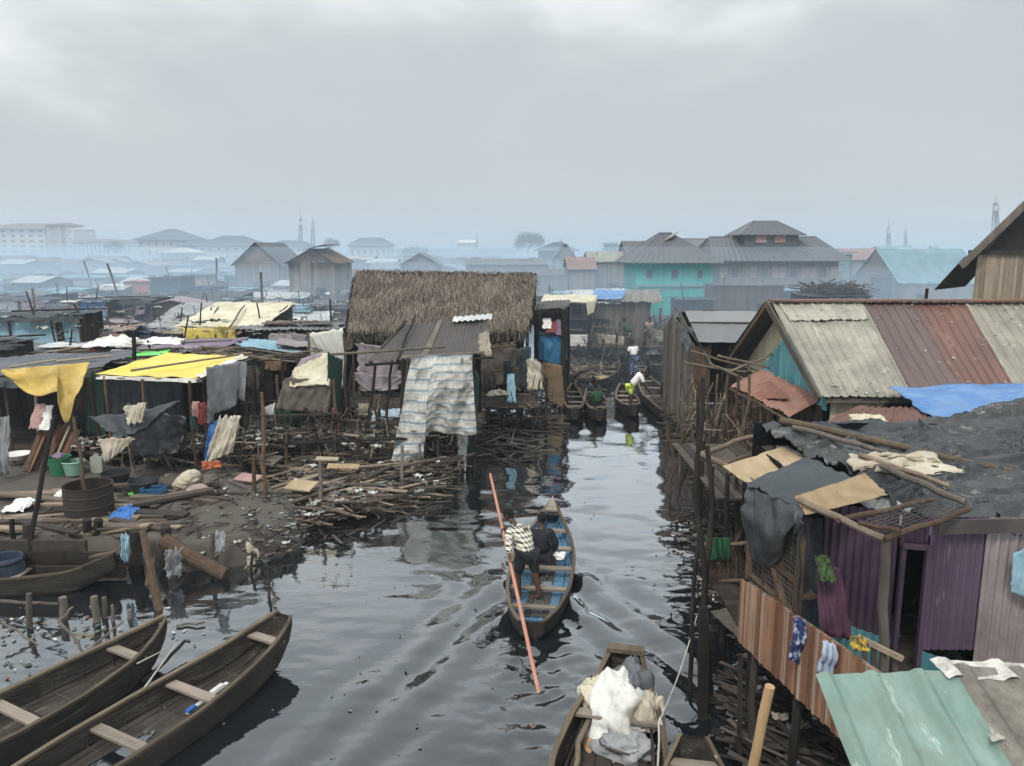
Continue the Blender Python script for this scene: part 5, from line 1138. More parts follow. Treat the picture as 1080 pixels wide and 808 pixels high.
    for (a, b, y) in (((500, 369), (545, 364), 26), ((505, 392), (548, 389), 26), ((500, 418), (560, 416), 24.8), ((508, 430), (575, 428), 24.7), ((505, 442), (578, 440), 24.7)): MB().pole(D(*a, y), D(*b, y), .04, bend=.04).build('rail', 'wood_brown', t)
    for u in (382, 402, 412): p = D(u, 355, 26.6); MB().pole((p.x, 26.4, zf), p, .05).build('post', 'wood_dark', t)
thatched()
crumple('cloth_heap', 525, 418, 24, 10, 24.6, 'sack', 'pale sacks heaped on the deck in front of the thatched house', wr=.08, dz=.03)
crumple('cyan_cloth', 539, 410, 10, 14, 24.6, 'tarp_sky', 'small cyan cloth hung at the right of the thatched house deck', wr=.05, tilt=2)

# --- cloth hung hut at the canal corner
def corner_hut():
    t = thing('canal_corner_hut', 'narrow stilt hut hung with blue and olive sheets at the canal corner', 'hut', (1.6, 29, 0))
    hangc(t, ((569, 350), (592, 356), (567, 380), (591, 386)), 'tarp_deep', 28.2, .08, .06, 3, label='bright blue plastic sheet')
    hangc(t, ((572, 382), (595, 386), (578, 424), (597, 432)), 'tarp_olive', 28.0, .05, .04, 2, label='olive and rust coloured sheet')
    hangc(t, ((560, 382), (573, 384), (562, 408), (574, 412)), 'sack', 28.0, .1, .05, 2, rag=.15)
    MB().corr(D(562, 327, 28), D(600, 323, 28), D(566, 318, 31), D(602, 316, 31), 9, .02, 5, rough=.02).build('roof_sheet', 'tin_dark', t)
    for u, vt, y in ((566, 330, 28), (595, 326, 28.1), (597, 380, 28), (580, 430, 27.6), (600, 318, 31)): p = D(u, vt, y); MB().pole((p.x, y, -.5), p, .07).build('post', 'wood_dark', t)
    MB().deck(D(563, 420, 28).x, D(596, 420, 28).x, 28.1, 31.5, .8).build('floor', 'deck_plank', t)
    MB().planks(D(563, 400, 31.4), D(597, 400, 31.4), .6, 3.6).build('back_wall', 'wood_dark', t)
    MB().bar(D(565, 352, 28.4), D(593, 352, 28.4), .5, .04).build('shelf', 'wood_brown', t)
corner_hut()
for u, v, w_, h_, m, lab in ((577, 342, 10, 8, 'cloth_white', 'white bundle on the shelf of the canal corner hut'), (582, 346, 12, 8, 'cloth_red', 'red cloth folded on the shelf of the canal corner hut'), (589, 346, 6, 12, 'tarp_purple', 'violet cloth hanging at the shelf of the canal corner hut')):
    crumple('bundle', u, v, w_, h_, 28.2, m, lab, 'bundle', wr=.05, tilt=1.3)

# stumps and sticks standing in the water between the bank and the moored dugouts
for u, vb, vt, r, lab in ((28, 662, 626, .05, 'rotten stump in the water at the far left below the moored canoe'), (67, 652, 630, .07, 'short round stump in the water left of the twin stumps'), (102, 655, 629, .065, 'left one of the twin stumps behind the rear dugout'), (109, 652, 630, .05, 'right one of the twin stumps behind the rear dugout'), (120, 655, 638, .03, 'thin stub right of the twin stumps'), (137, 652, 643, .04, 'tiny stub beside the leaning stake behind the rear dugout')):
    a = G(u, vb); b = D(u+rr(-3, 3), vt, a.y); MB().pole(a+V((0,0,-.4)), b, r, r*.85, n=9).build('stump', 'wood_grey', label=lab, cat='stump')
for (a, b, za, zb_, r, lab) in (((0, 634), (62, 637), .22, .24, .03, 'long thin rail lying level over the stumps at the far left'), ((62, 655), (90, 690), .5, .0, .025, 'bare stick slanting into the water behind the rear dugout'), ((62, 656), (77, 640), .45, .62, .02, 'short broken stick end pointing up behind the rear dugout'), ((2, 655), (40, 680), .3, 0, .02, 'thin branch in the water at the left edge'), ((95, 684), (130, 655), .02, .3, .02, 'thin stick reaching up from the rear dugout'), ((150, 720), (195, 676), .05, .18, .03, 'dark stick floating between the two dugouts'), ((186, 660), (216, 656), .03, .05, .02, 'thin floating stick right of the rear dugout bow')):
    MB().pole(G(*a, za), G(*b, zb_), r, r*.8, bend=.03).build('stick', 'wood_grey' if 'dark' not in lab else 'wood_dark', label=lab, cat='stick')
lit = MB()
for i in range(200):
    u = rr(0, 250)*R.random()**.4; v = rr(640, 720); p = G(u, v); 
    if nz(p.x*1.2, p.y*1.2, 6) < .05: continue
    s_ = rr(.008, .035); lit.box((p.x, p.y, .012+rr(0,.01)), (s_*2.4, s_*1.2, .012), rr(0, 3))
for i in range(70):
    p = G(rr(230, 720), rr(460, 800)); s_ = rr(.006, .022); lit.box((p.x, p.y, .02), (s_*2.4, s_*1.4, .008), rr(0, 3))
lit.build('floating_litter', 'litter_mix', label='specks of rubbish floating on the canal', cat='litter', kind='stuff')
# more small goods and rags in the dark left stalls
RG = ['cloth_red', 'tarp_grey', 'cloth_dkgreen', 'tarp_brown', 'sack', 'tarp_navy', 'cloth_pink', 'tarp_sky', 'tarp_mauve', 'cloth_floral']
for i, (u, v, w_, h_, y, m, lab) in enumerate(((268, 400, 10, 26, 22.4, 'tarp_brown', 'brown rag hung beside the floral cloth of the blue sheet stall'), (246, 452, 12, 20, 19.6, 'tarp_mauve', 'mauve rag on the poles right of the big beige sack'), (300, 420, 10, 14, 22., 'tarp_navy', 'navy rag on the rail left of the cloth tent'),
      (384, 432, 12, 12, 22.4, 'sack', 'pale rag on the walkway right of the cloth tent'), (400, 424, 14, 16, 23., 'tarp_brown', 'brown rag under the dark corrugated roof'), (66, 462, 12, 30, 20.2, 'tarp_brown', 'dark brown garment hung inside the ocher fronted stall'), (84, 446, 10, 24, 20.6, 'tarp_navy', 'navy garment hung inside the ocher fronted stall'),
      (160, 480, 16, 12, 18.6, 'sack', 'pale sack under the bench of the yellow roofed stall'), (120, 470, 10, 16, 18.7, 'cloth_pink', 'pinkish cloth by the jerrycan'), (2, 470, 14, 60, 17.6, 'tarp_silver', 'torn grey sheet hanging at the very left edge'), (516, 400, 14, 20, 25.4, 'tarp_brown', 'brown rag on the deck rail of the thatched house'), (536, 392, 10, 24, 25.6, 'tarp_charcoal', 'charcoal cloth on the deck rail of the thatched house'))):
    free_cloth('rag', ((u-w_/2, v-h_/2), (u+w_/2, v-h_/2), (u-w_/2, v+h_/2), (u+w_/2, v+h_/2)), m, (y,)*4, lab, 'rag', wr=.07, rag=.2, fold=.05)

def rubbish(name, label, n, pos, m='litter_mix', sz=(.03, .10)):
    s_ = MB()
    for i in range(n):
        p = pos()
        if p is None: continue
        k = rr(*sz); o = rr(0, 99); a = rr(0, 3.1); ca, sa = math.cos(a), math.sin(a); r_ = R.random(); vs = []
        for jj in range(5):
            for ii in range(6):
                x, y = (ii/5-.5)*2*k, (jj/4-.5)*1.3*k
                vs.append(p+V((x*ca-y*sa, x*sa+y*ca, k*.5*(1-2*abs(nz(ii*.7+o, jj*.8)))+k*.2)))
        s_.add(vs, [(jj*6+ii, jj*6+ii+1, (jj+1)*6+ii+1, (jj+1)*6+ii) for jj in range(4) for ii in range(5)], r_)
    return s_.build(name, m, label=label, cat='rubbish', kind='stuff')
def slope_pos():
    y = rr(13.5, 16.5); x = rr(-8.6, -3.6); z = ground_z(x, y)
    return V((x, y, z+.01)) if -.05 < z < .45 else None
rubbish('rubbish', 'matted rags and plastic on the slope of the mud bank', 1500, slope_pos, sz=(.03, .12))
def raft_pos():
    x, y = rr(-6.3, -1.3), rr(15.6, 21); q = raft_in(x, y)
    return V((x, y, q+.2)) if q is not None else None
rubbish('rubbish', 'rags and bags trodden into the driftwood raft', 260, raft_pos, sz=(.04, .13))
def r_pos(): return V((rr(3.3, 4.6), rr(6.4, 15.5), rr(.12, .3)))
rubbish('rubbish', 'rags and bags caught in the sticks below the right bank houses', 160, r_pos, sz=(.03, .10))
heap('brushwood', 'twigs and broken laths on the slope of the mud bank', -8.6, -3.7, 13.5, 16, 620, .0, .06, L=(.15, .8), th=(.008, .022), m='plank_mix', flat=.15, fn=lambda x, y: (ground_z(x, y) if -.1 < ground_z(x, y) < .45 else None))

def laths(name, label, x0, x1, y0, y1, z0, z1, n, m='plank_mix', steep=.5, cond=None):
    s_ = MB()
    for i in range(n):
        x, y = rr(x0, x1), rr(y0, y1)
        if cond and not cond(x, y): continue
        l = rr(.25, 1.3); a = rr(0, 6.28)
        d = V((math.cos(a), math.sin(a)*.6, 0)) if R.random() > steep else V((R.gauss(0, .35), R.gauss(0, .35), 1)); d = d.normalized()*l; z = rr(z0, z1)
        c = V((x, y, z)); w_ = rr(.012, .035)
        if R.random() < .5: s_.bar(c-d*.5, c+d*.5, w_*1.8, w_*.7)
        else: s_.tube([c-d*.5, c+V((rr(-.03,.03), rr(-.03,.03), 0)), c+d*.5], w_*.5, 5)
    return s_.build(name, m, label=label, cat='sticks', kind='stuff')
laths('leaning_laths', 'tangle of laths and sticks among the posts behind the driftwood raft', -6.6, -1.6, 19.6, 22.6, .3, 1.3, 420)
laths('leaning_laths', 'sticks and laths cluttering the deck in front of the thatched house', -2.2, 2.0, 23.0, 25.6, .5, 1.4, 120, m='stick_mix', cond=lambda x, y: x < .6+(y-20)*.2)
laths('leaning_laths', 'sticks stacked beneath the pole platform on the right bank', 3.9, 5.4, 9.6, 16.0, .2, 1.3, 420, m='stick_mix')
laths('leaning_laths', 'poles and laths cluttering the water edge by the grey roofed hut', 4.9, 6.6, 16.5, 23.5, .2, 2.0, 300, m='plank_mix', steep=.75)
laths('leaning_laths', 'odds and ends of wood under the bench of the bank stalls', -11, -6.2, 18.4, 20.8, .5, 1.2, 240)
laths('leaning_laths', 'poles and sticks over the shacks at the canal bend', 3.0, 7.5, 34, 46, .8, 2.4, 260, steep=.6)
# small goods heaped in the stalls
def st_pos(): return V((rr(-11, -6.2), rr(18.6, 20.5), rr(.95, 1.25)))
rubbish('goods_heap', 'jumble of rags and small goods on the benches of the bank stalls', 240, st_pos, sz=(.05, .14))
def st_pos2(): return V((rr(-6.4, -1.8), rr(20.2, 23), rr(.5, .9)))
rubbish('goods_heap', 'jumble of rags and nets on the decks behind the driftwood', 260, st_pos2, sz=(.05, .16))
# ================================================================ boats: built along +x (stern at 0, bow at L), then turned into place
def st_at(st, x):
    if x <= st[0][0]: return st[0][1:]
    for a, b in zip(st, st[1:]):
        if x <= b[0]:
            k = (x-a[0])/(b[0]-a[0]); k2 = k
            return tuple(lerp(p, q, k2) for p, q in zip(a[1:], b[1:]))
    return st[-1][1:]
def canoe(name, label, A, B, st, thwarts, outer='boat_wood', inner='boat_inside', gun='gunwale_wood', bow='point', stern='point', ex=.55, th=.03, roll=0., group=None, gw=.045, ribs=True, water=None, nst=44, floor=None):
    A, B = V(A), V(B); A.z = B.z = 0; L_ = (B-A).length
    t = thing(name, label, 'canoe' if 'canoe' in name else 'boat', (0, 0, 0), group)
    smooth_st = [(k/nst, *[sum(st_at(st, max(0, min(1, k/nst+o)))[c] for o in (-.04, -.02, 0, .02, .04))/5 for c in range(3)]) for k in range(nst+1)]
    for i in (0, nst): smooth_st[i] = (i/nst, *st_at(st, i/nst))
    M_ = 16
    def section(k, inset=0.):
        hw, zr, zb = st_at(smooth_st, k); hw = max(.012, hw-inset); zb += inset; pts = []
        for j in range(M_+1):
            a = math.pi*(j/M_-.5); s_, c_ = math.sin(a), math.cos(a)
            z_ = zr-(zr-zb)*abs(c_)**ex
            pts.append(V((k*L_, hw*math.copysign(abs(s_)**ex, s_), max(z_, .05+.006*nz(k*L_*3, s_*3)) if inset else z_)))
        return pts
    def shell(inset, nm, m, k0=0., k1=1.):
        s = MB(); vs, fs = [], []; w = M_+1
        for i in range(nst+1): vs += section(lerp(k0, k1, i/nst), inset)
        for i in range(nst):
            for j in range(M_): fs.append((i*w+j, i*w+j+1, (i+1)*w+j+1, (i+1)*w+j))
        for e_ in (0, nst): fs.append(tuple(e_*w+j for j in range(w)))
        s.add(vs, fs, .5); return s
    o = shell(0., 'hull', outer).build('hull', outer, t); sharpen(o, 50)
    o = shell(th, 'lining', inner, .012, .988).build('lining', inner, t); sharpen(o, 50)
    for sg in (-1, 1):
        s = MB(); pts = []
        vs, fs = [], []
        for i in range(nst+1):
            k = i/nst; hw, zr, zb = st_at(smooth_st, k); y0_, y1_ = sg*(hw+.008), sg*max(0, hw-gw)
            for y, z in ((y0_, zr-.015), (y0_, zr+.022), (y1_, zr+.018+.004*nz(k*9, sg)), (y1_, zr-.02)): vs.append(V((k*L_, y, z)))
        for i in range(nst):
            for j in range(4): fs.append((i*4+j, i*4+(j+1)%4, (i+1)*4+(j+1)%4, (i+1)*4+j))
        s.add(vs, fs+[(0,1,2,3), tuple(nst*4+j for j in (3,2,1,0))], .3+.3*sg); s.build('gunwale', gun, t)
    for k, w_, dz in thwarts:
        hw, zr, zb = st_at(smooth_st, k); MB().box((k*L_, 0, zr-.05-dz), (w_, 2*hw-th, .035)).build('thwart', 'thwart_wood' if gun == 'gunwale_wood' else gun, t)
    if ribs:
        for i in range(9):
            k = .09+.105*i
            if k > .95: break
            sec = section(k, th+.008); sec = [p for p in sec if p.z < st_at(smooth_st, k)[1]-.04]
            MB().tube(sec, .014, 5).build('rib', inner, t)
    if L_ > 2.5 and ribs:
        for j in (2, 5, 11, 14):
            MB().tube([section(.04+.92*i/20, th+.004)[j] for i in range(21)], .007, 4).build('seam', 'void', t)
    if bow == 'transom':
        hw, zr, zb = st_at(smooth_st, 1.)
        MB().box((L_-.05, 0, zr+.02), (.16, 2*hw+.06, .06)).build('bow_block', gun, t)
    if bow == 'deck':
        hw, zr, zb = st_at(smooth_st, .93)
        MB().prism([(L_*.93, -hw, zr+.02), (L_*.93, hw, zr+.02), (L_*1.0, .03, zr+.16), (L_*1.0, -.03, zr+.16)], (0, 0, .03)).build('bow_deck', gun, t)
    d = B-A; t.location = A; t.rotation_euler = (roll, 0, math.atan2(d.y, d.x)); t['_'] = 0; del t['_']
    mtx = Matrix.Translation(A) @ Matrix.Rotation(math.atan2(d.y, d.x), 4, 'Z') @ Matrix.Rotation(roll, 4, 'X')
    return t, L_, mtx, smooth_st
# blue punt with two people
bl, bL, bM, bS = canoe('blue_canoe', 'blue painted canoe with pale benches carrying two people along the canal', G(560, 668, .1), G(583, 549, .1),
    [(0, .20, .30, .02), (.08, .40, .30, -.08), (.25, .56, .29, -.1), (.5, .60, .30, -.1), (.7, .48, .33, -.08), (.88, .24, .42, -.02), (1, .05, .56, .25)],
    [(.14, .12, .05), (.28, .13, .05), (.44, .16, .03), (.62, .15, .03), (.78, .15, .03)], outer='wood_dark', inner='blue_paint', gun='gunwale_wood', gw=.05, th=.025)
hw = .34
MB().box((bL*.93, 0, .45), (.30, .34, .05), tilt=(0, -.2)).build('bow_deck', 'wood_grey', bl)
MB().prism([(bL*.9, -.13, .48), (bL*.9, .13, .48), (bL*.99, 0, .66)], (0, 0, .035)).build('bow_cap', 'thwart_wood', bl)
for y in (-.16, -.02, .12): MB().box((bL*.42, y, .075), (bL*.6, .11, .02)).build('floor_board', 'deck_plank', bl)
MB().blob((bL*.34, -.12, .02), (.2, .16, .12)).build('net_bundle', 'tarp_silver', label='grey net bundle between the benches of the blue canoe', cat='bundle').matrix_world = bM @ Matrix.Translation((bL*.34, -.12, -.03))
# long dugouts at lower left
def kat(a, b, v, z=.36):           # how far along the boat a bench lies that is seen at picture height v
    return min(range(1001), key=lambda i: abs((lambda p: 404-F*((p.y*SP+(z-H)*CP)/(p.y*CP-(z-H)*SP)))(lerp(a, b, i/1000))-v))/1000
P1 = G(300, 668, .35); P0 = G(-75, 893, .35)
c1, cL1, cM1, cS1 = canoe('dugout_canoe', 'front dugout of the two moored at lower left, with a blunt scooped bow', P0, P1,
    [(0, .15, .42, .1), (.1, .42, .36, -.12), (.35, .55, .34, -.15), (.6, .54, .36, -.15), (.82, .40, .44, -.1), (.94, .30, .56, .06), (1, .17, .66, .42)],
    [(kat(P0, P1, q), .15, .06) for q in (827, 770, 724, 679)], gw=.05, ex=.5)
MB().box((cL1*.70, .02, .08), (.75, .06, .03), .12).build('white_paddle', 'tarp_white', c1)
def bilge(t, L_, k0, k1, hw):
    n = 26; pts = []
    for i in range(n):
        a = 2*math.pi*i/n; q = 1+.25*nz(math.cos(a)*1.5+L_, math.sin(a)*1.5)
        pts.append(V((L_*((k0+k1)/2+(k1-k0)/2*math.cos(a)*q), hw*math.sin(a)*q, .066)))
    MB().prism(pts, (0, 0, .003)).build('bilge_water', 'water', t)
bilge(c1, cL1, .22, .52, .17)
P1 = G(175, 668, .35); P0 = G(-150, 830, .35)
c2, cL2, cM2, cS2 = canoe('dugout_canoe', 'rear dugout of the two moored at lower left, its pointed bow tied to a stake', P0, P1,
    [(0, .15, .42, .1), (.1, .45, .36, -.12), (.35, .56, .34, -.15), (.6, .52, .36, -.15), (.8, .40, .42, -.1), (.93, .22, .52, .06), (1, .05, .62, .42)],
    [(kat(P0, P1, q), .15, .05) for q in (745, 688, 662)], gw=.055, ex=.5, inner='boat_inside')
MB().tube([cM2 @ V((cL2*.78, -.5, .42)), G(186, 679, .38), cM1 @ V((cL1*.58, .5, .40))], .012, 5).build('mooring_rope', 'rope', label='short rope lashing the two dugouts together', cat='rope')
for (k, y, c, r_, lab, mm) in ((.215, .1, (.16, .12, .03), .4, 'small orange red scrap lying in the front dugout', 'cloth_orange'), (.28, -.12, (.26, .08, .05), .5, 'white crumpled scrap beside the orange one in the front dugout', 'cloth_white'), (.635, -.02, (.14, .07, .03), .2, 'bright blue packet lying in the front dugout', 'bag_blue'), (.74, .06, (.22, .07, .03), .1, 'white strip lying towards the bow of the front dugout', 'tarp_white')):
    o = MB().box((0,0,0), c, r_).build('litter_scrap', mm, label=lab, cat='scrap'); o.matrix_world = cM1 @ Matrix.Translation((cL1*k, y, .085))
c3, cL3, cM3, _ = canoe('wooden_canoe', 'dark canoe moored against the timber edge of the mud bank at the left edge', G(-80, 609, .2), G(122, 598, .35),
    [(0, .2, .4, 0), (.15, .42, .36, -.1), (.5, .48, .34, -.12), (.8, .36, .40, -.08), (1, .05, .62, .30)], [(.5, .15, .05)], gw=.04)
t = thing('drum', 'dark blue plastic drum standing in the canoe moored at the left edge', 'drum', G(8, 612, .1))
pp = WL[t.name]; MB().lathe(pp, [(0, 0), (.26, 0), (.30, .15), (.30, .42), (.27, .46), (.25, .45), (.25, .3), (0, .3)], 26).build('body', 'tarp_navy', t); MB().lathe(pp, [(.30, .36), (.315, .38), (.315, .41), (.30, .43)], 26).build('rim', 'plastic_black', t)
# big canoe at lower centre, seen from its stern side
B4 = G(660, 692, .55); A4 = G(622, 930, .4)
c4, cL4, cM4, cS4 = canoe('cargo_canoe', 'broad wooden canoe with a square bow carrying white and grey sacks at the bottom edge', A4, B4,
    [(0, .30, .42, 0), (.2, .58, .40, -.15), (.45, .66, .40, -.18), (.68, .56, .42, -.15), (.88, .34, .52, -.02), (1, .22, .66, .34)],
    [(.69, .15, .0), (.36, .15, .03)], gw=.06, ex=.5, bow='transom', th=.035)
for y in (-.3, -.1, .1, .3): MB().box((cL4*.5, y, .07), (cL4*.5, .17, .025)).build('floor_board', 'deck_plank', c4)
for sg in (-1, 1):
    MB().bar((cL4*.45, sg*.50, .20), (cL4*.72, sg*.40, .24), .03, .10).build('side_plank', 'wood_dark', c4)
def in_boat(mt, fnc): 
    o = fnc(); o.matrix_world = mt; return o
def lump(name, sz, m, label, cat, mt, wr=.25, seg=64):
    s = MB(); o = rr(0, 50); vs, fs = [], []; n, mm_ = seg, 40
    for j in range(mm_+1):
        th_ = math.pi*j/mm_
        for i in range(n):
            a = 2*math.pi*i/n; q = V((math.sin(th_)*math.cos(a), math.sin(th_)*math.sin(a), math.cos(th_)))
            w_ = q+V((nz(q.x*2, q.y*2, o), nz(q.y*2, q.z*2, o), nz(q.z*2, q.x*2, o)))*.3
            k = 1+wr*(.8*nz(q.x*1.4+o, q.y*1.4, q.z*1.4)+.55*(.5-abs(nz(w_.x*1.6+o, w_.y*3.2, w_.z*1.6)))+.26*(.5-abs(nz(w_.x*3+o, w_.y*8, w_.z*3+w_.x*2)))+.10*(.5-abs(nz(w_.x*7, w_.y*16, w_.z*7+o))))
            vs.append(V((q.x*sz[0]*k, q.y*sz[1]*k, max(-.6*sz[2], q.z*sz[2]*k))))
    for j in range(mm_):
        for i in range(n): fs.append((j*n+i, (j+1)*n+i, (j+1)*n+(i+1)%n, j*n+(i+1)%n))
    s.add(vs, fs, .5); ob = s.build(name, m, label=label, cat=cat, smooth=True, origin=(0,0,0)); ob.matrix_world = mt; return ob
def T(x, y, z): return Matrix.Translation((x, y, z))
lump('sack', (.46, .36, .34), 'tarp_white', 'big white sack filling the middle of the cargo canoe', 'sack', cM4 @ T(cL4*.785, .02, .26), .6)
lump('sack', (.40, .26, .34), 'tarp_grey', 'dark grey tarpaulin bundle at the bow end of the cargo canoe', 'bundle', cM4 @ T(cL4*.875, -.10, .30), .5)
lump('sack', (.24, .17, .16), 'tarp_cream', 'yellow tinted sack at the left side of the cargo canoe', 'sack', cM4 @ T(cL4*.80, .34, .40), .5)
lump('cloth_bundle', (.22, .18, .2), 'sack', 'pinkish beige cloth bundle at the right side of the cargo canoe', 'bundle', cM4 @ T(cL4*.755, -.34, .34), .6)
lump('cloth_bundle', (.22, .30, .15), 'tarp_silver', 'pale cloth and rope heap behind the bench of the cargo canoe', 'bundle', cM4 @ T(cL4*.64, -.1, .14), .6)
lump('jerrycan_bundle', (.22, .10, .09), 'bamboo', 'amber plastic can lying left of the cloth heap in the cargo canoe', 'can', cM4 @ T(cL4*.66, .30, .06), .15)
MB().tube([cM4 @ V(p) for p in [(cL4*.62+.3*math.cos(a)*.6, -.08+.26*math.sin(a), .22+.02*math.sin(3*a)) for a in [i*.5 for i in range(16)]]], .014, 5).build('coiled_rope', 'tarp_brown', label='brown rope coiled on the cloth heap in the cargo canoe', cat='rope')
o = MB().pole((0,0,0), (1.9, 0, 0), .035, .03, bend=.05, n=9).build('paddle_pole', 'pole_wood', label='bare wooden pole lying along the left side of the cargo canoe', cat='pole', origin=(0,0,0)); o.matrix_world = cM4 @ T(cL4*.42, .40, .20) @ Matrix.Rotation(-.08, 4, 'Z') @ Matrix.Rotation(-.10, 4, 'Y')
a = cM4 @ V((cL4*.66, -.50, .46)); b = G(735, 650, .9)
MB().tube([lerp(a, b, k/12)-V((0,0,.12*math.sin(math.pi*k/12))) for k in range(13)], .009, 5).build('mooring_rope', 'rope', label='taut pale rope from the cargo canoe to the platform poles', cat='rope')
MB().tube([a+V((-.1,-.5,-.3)), a+V((-.03,-.2,-.1)), a, a+V((.02,.05,.03)), a+V((.05,-.12,-.12))], .014, 5).build('rope_end', 'rope', label='knotted rope end on the right side of the cargo canoe', cat='rope')
# small canoe bow bottom right
c5, cL5, cM5, _ = canoe('small_canoe', 'bow of a small plank canoe beside the pale orange post at the bottom edge', G(748, 980, .3), G(731, 785, .45),
    [(0, .3, .38, 0), (.4, .44, .36, -.12), (.8, .36, .40, -.08), (1, .16, .55, .25)], [(.88, .13, .02), (.6, .13, .03)], gw=.035, th=.03)
MB().tube([cM5 @ V((cL5*.88, -.28, .42)), cM5 @ V((cL5*.90, -.22, .50)), cM5 @ V((cL5*.86, -.40, .30)), cM5 @ V((cL5*.8, -.46, .1)), cM5 @ V((cL5*.7, -.5, .02))], .012, 6).build('mooring_rope', 'rope', label='white rope tied round the bench of the small canoe', cat='rope')
# far canoes
FARC = [('canoe_far', 'empty plank canoe pulled up at the left bank beyond the canal corner', (628, 408), (650, 383), .58, 'sack'),
        ('c', 'long plank canoe with a pale sack moored at the right bank beyond the corner', (715, 446), (676, 402), .6, 'sack'),
        ('c', 'dark canoe moored by the posts below the canal corner hut', (606, 440), (604, 416), .42, None),
        ('c', 'canoe in which the green shirted person sits near the canal corner', (632, 441), (624, 416), .45, None),
        ('c', 'small canoe under the person in the white shirt', (668, 436), (655, 416), .45, None),
        ('c', 'canoe loaded with goods in the distance of the canal', (697, 392), (690, 376), .55, None),
        ('c', 'canoe drawn up beside the grey plank hut', (706, 402), (716, 382), .6, None),
        ('c', 'narrow canoe floating behind the small canoe with the person in white', (676, 398), (672, 386), .35, None)]
FC = []
for nm, lab, a, b, hw, cargo in FARC:
    A_, B_ = G(*a, .2), G(*b, .2); 
    r_ = canoe('wooden_canoe', lab, A_, B_, [(0, hw*.3, .5, .1), (.15, hw*.7, .42, -.05), (.5, hw, .40, -.1), (.8, hw*.7, .46, -.05), (1, .08, .66, .3)], [(.3, .15, .04), (.5, .15, .04), (.7, .15, .04), (.85, .12, .04)], gw=.07, ribs=False, nst=20, outer='wood_dark', inner='boat_inside')
    FC.append(r_)
lump('sack', (.7, .35, .3), 'sack', 'pale sacks lying in the long canoe at the right bank', 'sack', FC[1][2] @ T(FC[1][1]*.3, 0, .2), .4)
lump('cloth_bundle', (.55, .35, .2), 'ply', 'pale boards and cloth in the empty canoe beyond the corner', 'bundle', FC[0][2] @ T(FC[0][1]*.25, 0, .2), .4)

# ================================================================ people
def skin_mesh(nodes, edges, sub=2):           # nodes: name -> (pos, r) ; returns verts, faces of a smooth tapered skin
    me = bpy.data.meshes.new('tmp'); ks = list(nodes); me.from_pydata([nodes[k][0] for k in ks], [(ks.index(a), ks.index(b)) for a, b in edges], [])
    ob = bpy.data.objects.new('tmp', me); S.collection.objects.link(ob)
    md = ob.modifiers.new('s', 'SKIN'); md.use_smooth_shade = True; md.branch_smoothing = .6
    sv = me.skin_vertices[0].data
    for i, k in enumerate(ks): r_ = nodes[k][1]; sv[i].radius = (r_, r_) if isinstance(r_, (int, float)) else r_; sv[i].use_root = (i == 0)
    sb = ob.modifiers.new('u', 'SUBSURF'); sb.levels = sub; sb.render_levels = sub
    bpy.context.view_layer.update(); dg = bpy.context.evaluated_depsgraph_get(); em = bpy.data.meshes.new_from_object(ob.evaluated_get(dg))
    vs = [v.co.copy() for v in em.vertices]; fs = [tuple(p.vertices) for p in em.polygons]
    bpy.data.objects.remove(ob); bpy.data.meshes.remove(em); bpy.data.meshes.remove(me); return vs, fs
